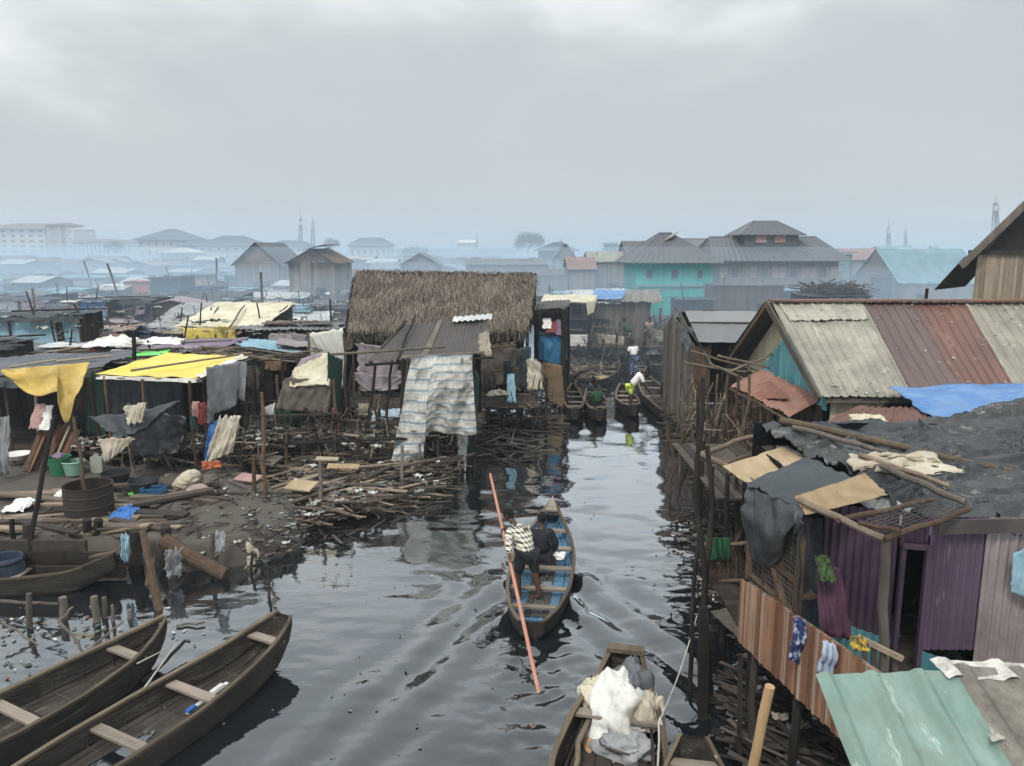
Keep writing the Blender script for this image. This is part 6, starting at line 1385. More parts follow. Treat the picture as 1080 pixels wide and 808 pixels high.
def person(label, base, rz, J, shirt, lower, shirt_sleeve=.75, long=False, hair=True, detail=2, group=None, hat=None, coat=0., lower_to=.9, grip=None):
    """J: joints in the person's own frame, x right, y forward, z up, base between the feet"""
    mt = Matrix.Translation(base) @ Matrix.Rotation(rz, 4, 'Z')
    t = thing('person', label, 'person', (0,0,0), group)
    g = lambda k: V(J[k]); W_ = lambda p: V(p)
    s = MB()
    nodes = dict(pelvis=(g('pelvis'), .105), waist=(lerp(g('pelvis'), g('chest'), .5), (.11, .09)), chest=(g('chest'), (.135, .095)), neck=(g('neck'), .05), skull=(g('head')-V((0,0,.05)), .065), top=(g('head')+V((0,0,.06)), .085))
    ed = [('pelvis', 'waist'), ('waist', 'chest'), ('chest', 'neck'), ('neck', 'skull'), ('skull', 'top')]
    for sd_ in 'LR':
        sh, el, wr_, hd = g('sh'+sd_), g('el'+sd_), g('wr'+sd_), g('hd'+sd_)
        hp, kn, an, toe = g('hip'+sd_), g('kn'+sd_), g('an'+sd_), g('toe'+sd_)
        nodes |= {'sh'+sd_: (sh, .06), 'el'+sd_: (el, .042), 'wr'+sd_: (wr_, .028), 'pm'+sd_: (lerp(wr_, hd, .7), (.036, .024)), 'hip'+sd_: (hp, .085), 'kn'+sd_: (kn, .06), 'ca'+sd_: (lerp(kn, an, .3), .056), 'an'+sd_: (an, .036), 'toe'+sd_: (toe, (.042, .026))}
        ed += [('chest', 'sh'+sd_), ('sh'+sd_, 'el'+sd_), ('el'+sd_, 'wr'+sd_), ('wr'+sd_, 'pm'+sd_), ('pelvis', 'hip'+sd_), ('hip'+sd_, 'kn'+sd_), ('kn'+sd_, 'ca'+sd_), ('ca'+sd_, 'an'+sd_), ('an'+sd_, 'toe'+sd_)]
    vs, fs = skin_mesh(nodes, ed, detail); s.add(vs, fs, .5)
    hc = g('head'); f = (g('toeL')+g('toeR')-g('anL')-g('anR')); f.z = 0; f = V(J.get('face', f)).normalized(); x_ = f.cross(V((0,0,1))).normalized(); up = x_.cross(f).normalized()
    def hp_(a, b, c): return hc+x_*a+f*b+up*c
    # head with brow, nose, lips, chin, ears
    hv, hf = [], []; n, mm_ = 20, 14
    for j in range(mm_+1):
        th_ = math.pi*j/mm_
        for i in range(n):
            a = 2*math.pi*i/n; q = V((math.sin(th_)*math.cos(a), math.sin(th_)*math.sin(a), math.cos(th_)))
            ry = .098; rx = .076*(1-.22*max(0, -q.z)); fr = max(0, q.y)
            b = ry*q.y*(1-.10*max(0, -q.z))+ (.018*math.exp(-((q.z+.12)/.16)**2-(q.x/.16)**2)*fr*1.5) - (.008*math.exp(-((q.z-.12)/.1)**2-((abs(q.x)-.38)/.2)**2)*fr) + .006*math.exp(-((q.z+.5)/.08)**2-(q.x/.3)**2)*fr
            hv.append(hp_(rx*q.x, b, .118*q.z))
    for j in range(mm_):
        for i in range(n): hf.append((j*n+i, (j+1)*n+i, (j+1)*n+(i+1)%n, j*n+(i+1)%n))
    s.add(hv, hf, .5)
    for sg in (-1, 1): s.blob(hp_(sg*.078, -.005, -.005), (.012, .022, .032), 8, 6, 0, .5, False)
    # hands: five bent fingers curling round what they hold
    for sd_ in 'LR':
        wr_, hd = g('wr'+sd_), g('hd'+sd_); d = (hd-wr_).normalized(); gr = V(J.get('grip'+sd_, (0, 0, -1))).normalized()   # gr: direction the fingers curl
        side = d.cross(gr).normalized(); gr = side.cross(d).normalized(); pm = lerp(wr_, hd, .8)
        for q in range(4):
            b = pm+side*(q-1.5)*.018; ln = (.040, .046, .043, .034)[q]
            p = [b-d*.02, b+d*ln*.9, b+d*ln*1.2+gr*ln*.7, b+d*ln*.7+gr*ln*1.25]
            s.tube(p, [.0095, .009, .0085, .007], 6, .5)
        b = lerp(wr_, hd, .45); s.tube([b, b+side*-.032+d*.02+gr*.01, b+side*-.03+d*.05+gr*.032], [.012, .0105, .008], 6, .5)
    bo = s.build('body', 'skin', t, smooth=True, origin=None)
    h = MB(); vv_, ff_ = [], []
    for j in range(9):
        th_ = math.pi*.56*j/8
        for i in range(18):
            a = 2*math.pi*i/18; q = V((math.sin(th_)*math.cos(a), math.sin(th_)*math.sin(a), math.cos(th_)))
            low = 1 if q.y < .3 else .86
            vv_.append(hp_(.083*q.x, .104*q.y-.006, .012+.118*q.z if j < 8 or q.y > .2 else .118*q.z-.015))
    for j in range(8):
        for i in range(18): ff_.append((j*18+i, (j+1)*18+i, (j+1)*18+(i+1)%18, j*18+(i+1)%18))
    h.add(vv_, ff_, .5); h.build('hair', hat or 'hair', t, smooth=True)
    # shirt: torso with sleeves
    hem = lerp(g('pelvis'), g('chest'), .12-coat)
    nd = dict(chest=(g('chest'), (.20, .165)), waist=(lerp(g('pelvis'), g('chest'), .5), (.185, .165)), hem=(hem, (.21, .19)), nk=(lerp(g('chest'), g('neck'), .55), .10)); e2 = [('chest', 'waist'), ('waist', 'hem'), ('chest', 'nk')]
    for sd_ in 'LR':
        sh, el, wr_ = g('sh'+sd_), g('el'+sd_), g('wr'+sd_); k = shirt_sleeve
        nd['s'+sd_] = (sh, .10)
        if long: nd['e'+sd_] = (el, .068); nd['w'+sd_] = (lerp(el, wr_, .8), .055); e2 += [('chest', 's'+sd_), ('s'+sd_, 'e'+sd_), ('e'+sd_, 'w'+sd_)]
        else: nd['e'+sd_] = (lerp(sh, el, k), .072); e2 += [('chest', 's'+sd_), ('s'+sd_, 'e'+sd_)]
    vs, fs = skin_mesh(nd, e2, detail)
    vs = [v+V((nz(v.x*9, v.y*9, v.z*7), nz(v.y*9, v.z*7, v.x*9), 0))*.018 for v in vs]
    MB().add(vs, fs, .5).build('shirt', shirt, t, smooth=True)
    nd = dict(pelvis=(g('pelvis')+V((0,0,.02)), (.15, .135))); e2 = []
    for sd_ in 'LR':
        hp, kn, an = g('hip'+sd_), g('kn'+sd_), g('an'+sd_)
        nd['h'+sd_] = (hp, .115)
        if lower_to <= 1: nd['k'+sd_] = (lerp(hp, kn, lower_to), .09); e2 += [('pelvis', 'h'+sd_), ('h'+sd_, 'k'+sd_)]
        else: nd['k'+sd_] = (kn, .085); nd['a'+sd_] = (lerp(kn, an, .85), .06); e2 += [('pelvis', 'h'+sd_), ('h'+sd_, 'k'+sd_), ('k'+sd_, 'a'+sd_)]
    vs, fs = skin_mesh(nd, e2, detail)
    MB().add(vs, fs, .5).build('shorts' if lower_to <= 1 else 'trousers', lower, t, smooth=True)
    t.matrix_world = mt; return t, mt
def stand(lean=.1, **k):
    J = dict(pelvis=(0, 0, .92), chest=(0, lean*.9, 1.26), neck=(0, lean*1.25, 1.44), head=(0, lean*1.6+.01, 1.57), shL=(-.17, lean, 1.36), shR=(.17, lean, 1.36), elL=(-.24, lean-.02, 1.08), elR=(.24, lean-.02, 1.08),
             wrL=(-.24, lean+.1, .86), wrR=(.24, lean+.1, .86), hdL=(-.24, lean+.14, .77), hdR=(.24, lean+.14, .77), hipL=(-.09, 0, .88), hipR=(.09, 0, .88), knL=(-.10, .04, .48), knR=(.10, .04, .48), anL=(-.11, 0, .07), anR=(.11, 0, .07), toeL=(-.12, .15, .03), toeR=(.12, .15, .03))
    J.update(k); return J
def sit(**k):
    J = dict(pelvis=(0, 0, .12), chest=(0, .06, .46), neck=(0, .10, .64), head=(0, .13, .78), shL=(-.17, .07, .56), shR=(.17, .07, .56), elL=(-.24, .10, .28), elR=(.24, .10, .28), wrL=(-.14, .32, .22), wrR=(.14, .32, .22), hdL=(-.10, .40, .20), hdR=(.10, .40, .20),
             hipL=(-.09, .04, .10), hipR=(.09, .04, .10), knL=(-.15, .46, .16), knR=(.15, .46, .16), anL=(-.13, .52, -.24), anR=(.13, .52, -.24), toeL=(-.13, .67, -.28), toeR=(.13, .67, -.28))
    J.update(k); return J
# punting man: his pole runs from the water behind the boat up past both hands
pb = G(567, 725); pt_ = D(517, 500, 14.16)
def pole_at(v, y): return D(0, v, y)
dirp = (pt_-pb)
def on_pole(y): return pb+dirp*((y-pb.y)/dirp.y)
MB().tube([pb-dirp*.12, lerp(pb, pt_, .4)+V((.01,0,-.02)), pt_], [.03, .029, .024], 10).build('punt_pole', 'pink_pole', label='long reddish pole held slanting across the blue canoe into the water', cat='pole')
feet = G(556, 633, .06); feet.z = .05
# own frame: y forward away from us, turned left a little
rz = rad(28)
Mi = (Matrix.Translation(feet) @ Matrix.Rotation(rz, 4, 'Z')).inverted()
h1, h2 = on_pole(12.72), on_pole(12.02)
H1, H2 = Mi @ h1, Mi @ h2
sh1 = V((-.17, .42, 1.26)); sh2 = V((.15, .26, 1.22))
# upper (far) hand = his left, lower (near) hand = his right arm coming across
def hnd(sh, tgt, bendv):
    d = tgt-sh; L_ = d.length; w_ = tgt-d.normalized()*.09; m = lerp(sh, w_, .52); k = max(0, (.56**2-(w_-sh).length**2)/4)**.5 if (w_-sh).length < .56 else .0
    return m+V(bendv).normalized()*max(k, .03), w_, tgt-d.normalized()*.01
e1, w1, g1 = hnd(sh1, H1, (-.3, -.3, -1)); e2_, w2, g2 = hnd(V((-.12, .18, 1.2)), H2, (-.4, -.4, -.6))
J = stand(pelvis=(.0, .02, .86), chest=(-.03, .22, 1.14), neck=(-.06, .40, 1.30), head=(-.10, .50, 1.40), shL=(-.17, .33, 1.20), shR=(.16, .26, 1.20), hipL=(-.10, .02, .83), hipR=(.10, .02, .83), knL=(-.13, .10, .45), knR=(.15, -.02, .45), anL=(-.14, .02, .09), anR=(.16, -.16, .09), toeL=(-.18, .16, .05), toeR=(.15, -.01, .05), face=(-.5, .8, -.25))
e1, w1, g1 = hnd(V(J['shL']), H1, (-.2, -.2, -1))
e2_, w2, g2 = hnd(V(J['shL'])+V((0,0,0)), H2, (-1, -.4, 0))
# far hand belongs to the right arm reaching round, near hand to the left
er, wr_r, gr_ = hnd(V(J['shR']), V((.30, .22, .72)), (.6, -.6, -.2))
J.update(elL=tuple(e2_), wrL=tuple(w2), hdL=tuple(g2), gripL=(1, 0, 0))
e1, w1, g1 = hnd(V(J['shR']), H1, (.2, .3, -1)); J.update(elR=tuple(e1), wrR=tuple(w1), hdR=tuple(g1), gripR=(-1, 0, -.2))
pm_, pM = person('man in a black and white checked shirt standing in the blue canoe, pushing the pole', feet, rz, J, 'check', 'cloth_black', long=True, coat=.35, lower_to=.92)
# seated man in black
sp_ = G(571, 592, .22); rz2 = rad(-4)
person('man in black seated with his back turned in the middle of the blue canoe', V((sp_.x, sp_.y, .24)), rz2, sit(wrR=(.22, .14, .12), hdR=(.25, .20, .08), elR=(.27, .02, .30), chest=(0, .05, .44)), 'cloth_black', 'cloth_black', long=True, lower_to=1.5)
MB().blob(V((sp_.x+.33, sp_.y+.0, .33)), (.11,.10,.06), 12, 8, .5).build('plastic_bag', 'cloth_white', label='crumpled white bag beside the man seated in black', cat='bag')
# distant people
def small(label, u, v, z, face, J, sh, lo, **k):
    p = G(u, v, z); return person(label, p, rad(face), J, sh, lo, detail=1, **k)
small('person in a white shirt and lime shorts bending over the canoe bow', 664, 433, .15, -90, stand(lean=.35, head=(0, .62, 1.38), neck=(0, .5, 1.32), chest=(0, .3, 1.18), wrL=(-.2, .7, .7), wrR=(.2, .7, .7), hdL=(-.2, .75, .62), hdR=(.2, .75, .62), elL=(-.25, .5, .95), elR=(.25, .5, .95)), 'cloth_white', 'cloth_lime', lower_to=.7)
small('person in a white shirt and dark patterned trousers standing on the boards', 668, 398, .3, 20, stand(), 'cloth_white', 'cloth_navy', lower_to=1.5)
small('person in a green shirt seated in a canoe near the canal corner', 630, 430, .28, 30, sit(), 'cloth_green', 'cloth_black', lower_to=1.5)
small('person in a green top standing before the grey board house', 661, 372, 1.0, 60, stand(elL=(-.3, .1, 1.1), wrL=(-.1, .3, 1.1), hdL=(-.05, .35, 1.1)), 'cloth_dkgreen', 'tarp_brown', lower_to=.9)
small('person in a rust coloured wrap standing behind the far canoe', 683, 368, .9, -160, stand(), 'sheet_pinkbrown', 'tarp_brown', lower_to=1.5)
small('person in dark clothes seated among goods in the far canoe', 690, 378, .5, 180, sit(), 'cloth_black', 'cloth_black')
small('person in a pale pink shirt crouched in a canoe at the grey plank hut', 707, 386, .45, 120, sit(), 'cloth_pink', 'tarp_navy')
small('person in a dark shirt sitting beside the green shirted one in the near canoe', 627, 421, .28, 150, sit(), 'tarp_navy', 'cloth_black')
small('person in pale blue kneeling by the sacks at the distant canal bend', 699, 380, .5, 90, sit(), 'tarp_sky', 'cloth_black')
# ================================================================ the settlement behind
def shack(label, u0, u1, vt, d, dep=3.5, rise=.35, zb=.5, roof='tarp_grey', wall='wood_dark', rk='cloth', wk='plank', name='shack', cat='shack', group=None, front=1., yaw=0., wav=.07, masts=1, side=None, hem=None, vb=None):
    if rk in ('cloth', 'corr') and name == 'shack' and 'cream' not in label: dep = min(dep*.55, 3.); rise *= .10
    a, b = D(u0, vt, d), D(u1, vt, d); zt = a.z; W = b.x-a.x; z0 = zb
    if vb: z0 = max(.2, D(u0, vb, d).z)
    t = thing(name, label, cat, ((a.x+b.x)/2, d, z0), group)
    up = V((0, dep, rise)); sh = V((W*yaw, 0, 0)); ov = V((-.15, -.25, 0)); ov2 = V((.15, -.25, 0))
    if rk == 'cloth':
        MB().cloth(a+ov, b+ov2, a+up+sh+V((-.15,.2,0)), b+up+sh+V((.15,.2,0)), 26, 14, wr=wav, rag=.04, sag=.06, freq=1.5).build('roof', roof, t, smooth=True)
        if R.random() < .8: MB().cloth(a+ov+V((0,-.02,0)), b+ov2+V((0,-.02,0)), a+ov+V((0,-.05,-rr(.12,.3))), b+ov2+V((0,-.05,-rr(.12,.3))), 24, 4, wr=.06, rag=.4).build('roof_hem', hem or roof, t)
    elif rk == 'corr':
        MB().corr(a+ov, b+ov2, a+up+sh, b+up+sh, max(5, W/.2), .02, 6, rough=.04, rag=.05, th=.02).build('roof', roof, t)
    elif rk == 'gable':            # ridge along x
        m = V((0, dep/2, rise)); MB().corr(a+ov, b+ov2, a+m+V((-.2,0,0)), b+m+V((.2,0,0)), max(5, W/.25), .02, 5, rough=.02).build('roof', roof, t)
        MB().corr(a+V((-.2,dep+.2,0)), b+V((.2,dep+.2,0)), a+m+V((-.2,0,0)), b+m+V((.2,0,0)), max(5, W/.25), .02, 4).build('roof', roof, t)
        for x, s_ in ((a.x, 1), (b.x, -1)): MB().prism([(x, d, zt), (x, d+dep, zt), (x, d+dep/2, zt+rise-.05)], (.05*s_, 0, 0)).build('gable_wall', wall, t)
    elif rk == 'front':            # gable faces us
        p = V(((a.x+b.x)/2, d, zt+rise)); e = V((0, dep+.3, 0)); o = V((0, -.4, 0)); ex_ = (b.x-a.x)*.09
        for q, s_ in ((a, -1), (b, 1)):
            q2 = q+V((s_*ex_, 0, -rise*.16)); MB().corr(q2+o, q2+e, p+o, p+e, dep/.25, .02, 5).build('roof', roof, t)
        MB().prism([a, b, p-V((0,0,.04))], (0, .05, 0)).build('gable_wall', wall, t)
    if wk == 'plank': MB().planks((a.x, d, 0), (b.x, d, 0), z0, zt-.02, w=max(.18, W/26), jit=.02, skip=0 if front >= 1 else 1-front).build('wall', wall, t)
    elif wk == 'cloth': MB().cloth(a+V((0,-.02,0)), b+V((0,-.02,0)), V((a.x, d, z0)), V((b.x, d-.1, z0)), 26, 12, wr=.05, fold=.05, nf=int(3+W*1.6), rag=.04).build('wall_sheet', wall, t, smooth=True)
    elif wk == 'open':
        MB().planks((a.x, d+dep*.8, 0), (b.x, d+dep*.8, 0), z0, zt-.02, w=.3).build('back_wall', 'wood_dark', t)
    w2 = wall if wk == 'plank' else 'wood_dark'
    MB().planks((a.x, d+.05, 0), (a.x, d+dep, 0), z0, zt, zt+(rise if rk in ('cloth', 'corr') else 0), w=.3).build('wall', w2, t)
    MB().planks((b.x, d+.05, 0), (b.x, d+dep, 0), z0, zt, zt+(rise if rk in ('cloth', 'corr') else 0), w=.3).build('wall', w2, t)
    if wk != 'open':
        for k in range(1 if W < 4 else 2):
            x = lerp(a.x, b.x, rr(.2, .8)); hh = min(.8, (zt-z0)*.5)
            MB().box((x, d-.03, z0+(zt-z0)*.45), (min(.7, W*.25), .06, hh)).build(R.choice(['window', 'door']) if zt-z0 > 1 else 'window', 'void', t)
    if label != 'x' and d < 66 and wk in ('cloth', 'open') and not any(q in label for q in ('light blue', 'orange', 'purple', 'pinkish', 'bright blue')):
        for k in range(2 if W < 3 else 4 if W < 8 else 5):
            x = lerp(a.x, b.x, rr(.02, .85)); ww_ = min(W*.3, rr(.5, 1.5)); hh_ = rr(.6, 1.6)
            MB().cloth((x, d-.16, zt-rr(.02,.2)), (x+ww_, d-.16, zt-rr(.02,.25)), (x+rr(-.1,.1), d-.2, zt-hh_), (x+ww_*rr(.7,1), d-.2, zt-hh_*rr(.6,1)), 12, 12, wr=.06, fold=.05, nf=3, rag=.12).build('hanging_sheet', R.choice(['tarp_navy', 'tarp_grey', 'tarp_silver', 'tarp_sky', 'tarp_brown', 'tarp_charcoal', 'tarp_mauve', 'sack']), t, smooth=True)
        for k in range(2):
            x = lerp(a.x, b.x, rr(.05, .9)); MB().cloth((x, d+dep*.2, zt+.12), (x+rr(.6,1.6), d+dep*.2, zt+.12), (x+rr(-.2,.3), d+dep*.7, zt+.14), (x+rr(.6,1.4), d+dep*.75, zt+.14), 10, 8, wr=.06, rag=.15).build('roof_patch', R.choice(['tarp_grey', 'tarp_silver', 'tarp_sky', 'tarp_brown', 'tarp_white', 'tarp_charcoal', 'tin_light', 'tin_dark']), t, smooth=True)
    n = 2 if W < 2.5 else 3 if W < 5 else 4
    for i in range(n):
        x = lerp(a.x, b.x, i/(n-1)); MB().pole((x, d-.08, -.4), (x+rr(-.05,.05), d-.08, zt), .05, bend=.03, n=5, seg=3).build('post', 'wood_brown', t)
    if side: MB().cloth(D(side[0], side[2], d-.2), D(side[1], side[2], d-.2), D(side[0], side[3], d-.2), D(side[1], side[3], d-.2), 12, 12, wr=.05, fold=.04, nf=3).build('side_sheet', side[4], t, smooth=True)
    for k in range(masts):
        x = lerp(a.x, b.x, R.random()); y = d+dep*R.random()
        if R.random() < .5: MB().pole((x, y, zt-.2), (x+rr(-.3,.3), y, zt+rr(.3, 1.)), .035, n=5, seg=3).build('roof_post', 'wood_dark', t)
        else: MB().pole((x-rr(.5,1.2), y-.5, zt+rise*.5+.14), (x+rr(.5,1.2), y+rr(-.4,.4), zt+rise*.6+.16), .035, n=5, seg=3).build('roof_pole', R.choice(['wood_grey', 'wood_dark']), t)
    MB().deck(a.x, b.x, d-.4, d+dep, z0-.03, w=.5, skip=0).build('floor', 'wood_dark', t)
    return t
SH = [  # hand placed, from near to far: label, u0, u1, vt, d, dep, rise, roof, wall, roofkind, wallkind
 ('low grey tent of draped tarpaulin behind the ocher fronted stall', -40, 62, 372, 24.5, 3.4, .5, 'tarp_grey', 'tarp_grey', 'cloth', 'cloth'),
 ('charcoal tarpaulin shelter at the left edge above the ocher cloth', -60, 16, 362, 23.6, 1.6, .1, 'tarp_charcoal', 'tarp_charcoal', 'cloth', 'cloth'),
 ('flat roofed stall with pinkish grey and white sheets behind the yellow roof', 108, 186, 374, 23.5, 2.6, .25, 'tarp_mauve', 'wood_dark', 'cloth', 'open'),
 ('stall under a purple tarpaulin behind the yellow roof', 152, 236, 366, 25.8, 3.6, .35, 'tarp_purple', 'tarp_purple', 'cloth', 'cloth'),
 ('dark stall with a long weathered grey roof left of the thatched house', 250, 372, 347, 28.5, 4.0, .35, 'tin_grey', 'wood_dark', 'corr', 'open'),
 ('light blue tarpaulin walled shack at the left edge', -40, 60, 334, 30, 3.5, .2, 'tarp_charcoal', 'tarp_sky', 'cloth', 'cloth'),
 ('shack hung with a tall light blue sheet beside the blue walled shack', 64, 84, 332, 29.5, 3, .1, 'tarp_charcoal', 'tarp_sky', 'cloth', 'cloth'),
 ('shack with a patched pinkish brown cloth hump and navy front', 85, 128, 350, 31, 3.2, .9, 'sheet_pinkbrown', 'tarp_navy', 'cloth', 'cloth'),
 ('grey sheet tent left of the cream roof', 155, 192, 346, 33, 4., .8, 'tarp_silver', 'tarp_grey', 'cloth', 'cloth'),
 ('small dark pointed tent between the humped shack and the grey tent', 128, 158, 350, 32.5, 3, .1, 'tarp_navy', 'tarp_navy', 'front', 'cloth'),
 ('dark blue tent shack with a bright blue patch behind the humped shack', 84, 112, 318, 38, 3, .2, 'tarp_charcoal', 'tarp_blue', 'cloth', 'cloth'),
 ('navy tarpaulin shack with white doorway behind the humped shack', 112, 160, 317, 39, 4, .3, 'tarp_charcoal', 'tarp_navy', 'cloth', 'cloth'),
 ('low dark shack with sagging black roof beyond the cream roof', 166, 236, 320, 43, 5, .4, 'tarp_charcoal', 'tarp_charcoal', 'cloth', 'cloth'),
 ('grey blue shack roof left of the brown round roofed hut', 236, 282, 334, 38, 5, .5, 'tin_light', 'wood_dark', 'corr', 'open'),
 ('long shack of pale bluish sheets just left of the thatched house', 262, 325, 326, 41, 5, .6, 'tarp_sky', 'tarp_navy', 'cloth', 'cloth'),
 ('grey board shack right behind the thatched house corner', 322, 372, 322, 44, 5, .4, 'tarp_grey', 'haze_board', 'cloth', 'plank'),
 ('shack draped in dark tarpaulin at the left edge under the haze', -30, 55, 312, 46, 5, .5, 'tarp_grey', 'tarp_navy', 'cloth', 'cloth'),
 ('grey cloth shack with a thin white rag between two dark ones', 52, 90, 322, 40, 4, .3, 'tarp_grey', 'tarp_navy', 'cloth', 'cloth'),
 ('shack with a white and pale yellow roof edge left of the orange shack', 100, 132, 302, 62, 5, .4, 'tarp_white', 'tarp_navy', 'cloth', 'cloth'),
 ('small bright orange red shack among the hazy rooftops', 131, 158, 297, 63, 4, .15, 'cloth_orange', 'cloth_orange', 'cloth', 'cloth'),
 ('blue grey cloth shack right of the orange shack', 160, 190, 293, 60, 5, .3, 'tarp_navy', 'tarp_navy', 'cloth', 'cloth'),
 ('two storey brown shack with a dark upper box left of the gabled shed', 193, 218, 290, 72, 4, .2, 'tin_dark', 'haze_board', 'corr', 'plank'),
 ('white walled shed below the two storey brown shack', 204, 228, 304, 57, 4, .2, 'tarp_navy', 'tarp_white', 'cloth', 'cloth'),
 ('pink and orange roofed shack in front of the gabled shed', 229, 256, 308, 56, 4, .4, 'cloth_pink', 'tarp_white', 'cloth', 'open'),
 ('dusky purple roofed lean-to at the right side of the gabled shed', 276, 332, 308, 58, 5, 1.1, 'tarp_mauve', 'haze_board', 'cloth', 'plank'),
 ('small white shed in the haze left of the orange shack', 62, 80, 292, 85, 5, .2, 'tarp_navy', 'tarp_white', 'cloth', 'cloth'),
 ('little shed with an orange cloth in the haze', 76, 86, 299, 75, 4, .2, 'cloth_orange', 'tarp_navy', 'cloth', 'cloth'),
 ('shack with a yellow streaked roof edge in the left haze', 34, 60, 306, 60, 4, .2, 'tarp_ocher', 'tarp_navy', 'cloth', 'cloth'),
 ('long dark roof in the left haze with a pole rising behind it', 4, 50, 300, 70, 6, .3, 'tarp_navy', 'tarp_navy', 'cloth', 'cloth'),
 ('pale tan hut far behind the thatched house ridge, left of the midmost', 390, 420, 284, 95, 5, .8, 'tin_grey', 'haze_board', 'gable', 'plank'),
 ('bluish gabled hut far behind the thatched house ridge', 424, 462, 278, 90, 5, 1.2, 'tin_slate', 'haze_board', 'front', 'plank'),
 ('long grey shed far behind the right end of the thatched ridge', 492, 578, 279, 85, 6, .6, 'tin_slate', 'haze_board', 'gable', 'plank'),
 ('dim hut with a white roof strip behind the thatched house', 360, 392, 274, 120, 6, .6, 'tin_white', 'haze_board', 'gable', 'plank'),
 ('dim bluish house with pointed roof left of the far canal houses', 584, 608, 272, 110, 6, 2.0, 'tin_slate', 'haze_board', 'front', 'plank'),
 ('pale board house with a tan roof beyond the canal, left of the teal one', 622, 660, 276, 70, 5, .9, 'tin_beige', 'haze_board', 'gable', 'plank'),
 ('small gabled house with a brown roof left of the pale board house', 600, 628, 284, 66, 5, 1., 'roof_maroon', 'haze_board', 'gable', 'plank'),
 ('tall dark roofed board house behind the left of the teal house', 662, 700, 273, 70, 6, 1.6, 'tin_slate', 'haze_board', 'gable', 'plank'),
 ('board walled kitchen shack with brown boards under the big brown house', 752, 826, 301, 52, 4, .3, 'tin_dark', 'wood_brown', 'corr', 'plank'),
 ('shed with striped light and bright blue roof below the big brown house', 812, 884, 307, 58, 6, 1.0, 'tin_cyan', 'wood_dark', 'corr', 'open'),
 ('shack heaped with dark old boards beyond the patchwork roof ridge', 850, 916, 312, 40, 4, .35, 'tin_dark', 'wood_dark', 'corr', 'open'),
 ('jumbled dark shed below the teal house', 714, 752, 316, 50, 3, .4, 'tarp_charcoal', 'wood_dark', 'cloth', 'plank'),
 ('rust roofed grey house in the haze right of the big brown house', 894, 938, 274, 85, 7, 1.2, 'tin_redrust', 'haze_board', 'gable', 'plank'),
 ('large house with a wide cyan roof in the right haze', 948, 1040, 299, 68, 9, 3.0, 'tin_cyan', 'haze_board', 'gable', 'plank'),
 ('small gabled hut in the haze left of the wide cyan roof', 936, 962, 284, 80, 5, .9, 'tin_grey', 'haze_board', 'front', 'plank'),
 ('narrow cyan boarded shack touching the right of the big brown house', 884, 898, 268, 74, 4, .4, 'tin_cyan', 'tin_cyan', 'corr', 'plank'),
 ('white shed in the smoke under the wide cyan roof', 930, 946, 296, 72, 4, .3, 'tin_white', 'tarp_white', 'corr', 'plank'),
 ('far pale cyan roofed house on the right skyline', 936, 972, 266, 130, 8, 1., 'tin_cyan', 'plaster', 'gable', 'plank'),
 ('far pink and white house on the right skyline', 962, 990, 268, 120, 8, .9, 'tin_light', 'plaster_tan', 'gable', 'plank'),
 ('low house with an open veranda left of the distant canal', 560, 600, 290, 75, 5, .5, 'tin_dark', 'haze_board', 'gable', 'plank'),
 ('grey sheet roof right behind the thatched gable', 566, 640, 312, 47, 5, .5, 'tin_grey', 'haze_board', 'corr', 'open'),
 ('long low roof with pale sheets left of the teal house', 600, 676, 309, 54, 5, .4, 'tin_light', 'haze_board', 'corr', 'open'),
]
for i, (lab, u0, u1, vt, d, dep, rise, rf, wl, rk, wk) in enumerate(SH):
    shack(lab, u0, u1, vt, d, dep, rise, .6, rf, wl, rk, wk, masts=2 if d < 45 else 1, wav=.09 if d < 45 else .12)
# cream roof with yellow walls
t = shack('stall with a long cream tarpaulin roof tied with ropes and yellow cloth walls', 190, 276, 344, 29.5, 4.2, .62, .6, 'tarp_cream', 'tarp_charcoal', 'cloth', 'open', wav=.05)
for pts in (((193, 346), (226, 347), (195, 372), (228, 372)), ((228, 344), (248, 345), (229, 372), (247, 374)), ((241, 350), (249, 349), (238, 376), (247, 376))):
    hangc(t, pts, 'tarp_yellow', 29.0 if pts[0][0] < 240 else 28.6, .05, .04, 2, name='yellow_sheet')
for a, b in (((205, 360), (230, 324)), ((242, 346), (258, 322))): MB().pole(D(*a, 28.4), D(*b, 32.5), .04).build('leaning_pole', 'wood_grey', t)
# green strip and white scraps roof
MB().cloth(D(128, 378, 22.6), D(176, 374, 22.6), D(134, 372, 23.6), D(180, 369, 23.6), 14, 8, wr=.05, rag=.05).build('green_sheet', 'plastic_lime', label='strip of bright green plastic on the roofs behind the yellow tarpaulin', cat='plastic')
crumple('white_sheet', 120, 371, 50, 12, 23.4, 'tarp_white', 'crumpled white sheets on the roof behind the left of the yellow tarpaulin', wr=.12, dz=.2, sh=3)
crumple('white_sheet', 170, 367, 50, 8, 24.2, 'tarp_white', 'long white sheet lying behind the green plastic strip', wr=.08, dz=.15, sh=3)
crumple('red_rag', 100, 374, 10, 5, 23.0, 'cloth_red', 'small red rag on the roofs left of the black square post', wr=.06, dz=.1, sh=2)
h_ = heap('roof_scrap', 'loose boards and sticks lying over the roofs behind the yellow tarpaulin', -9.5, -6.2, 22.0, 24.5, 90, 2.72, 2.95, L=(.4, 1.8), th=(.02, .06), m='plank_mix', ang=(.2, .5), flat=.08)
h_ = heap('roof_scrap', 'loose boards lying over the roofs at the left edge', -14, -9.5, 21.5, 24.5, 60, 2.72, 2.95, L=(.4, 1.8), th=(.02, .06), m='plank_mix', ang=(.2, .5), flat=.08)
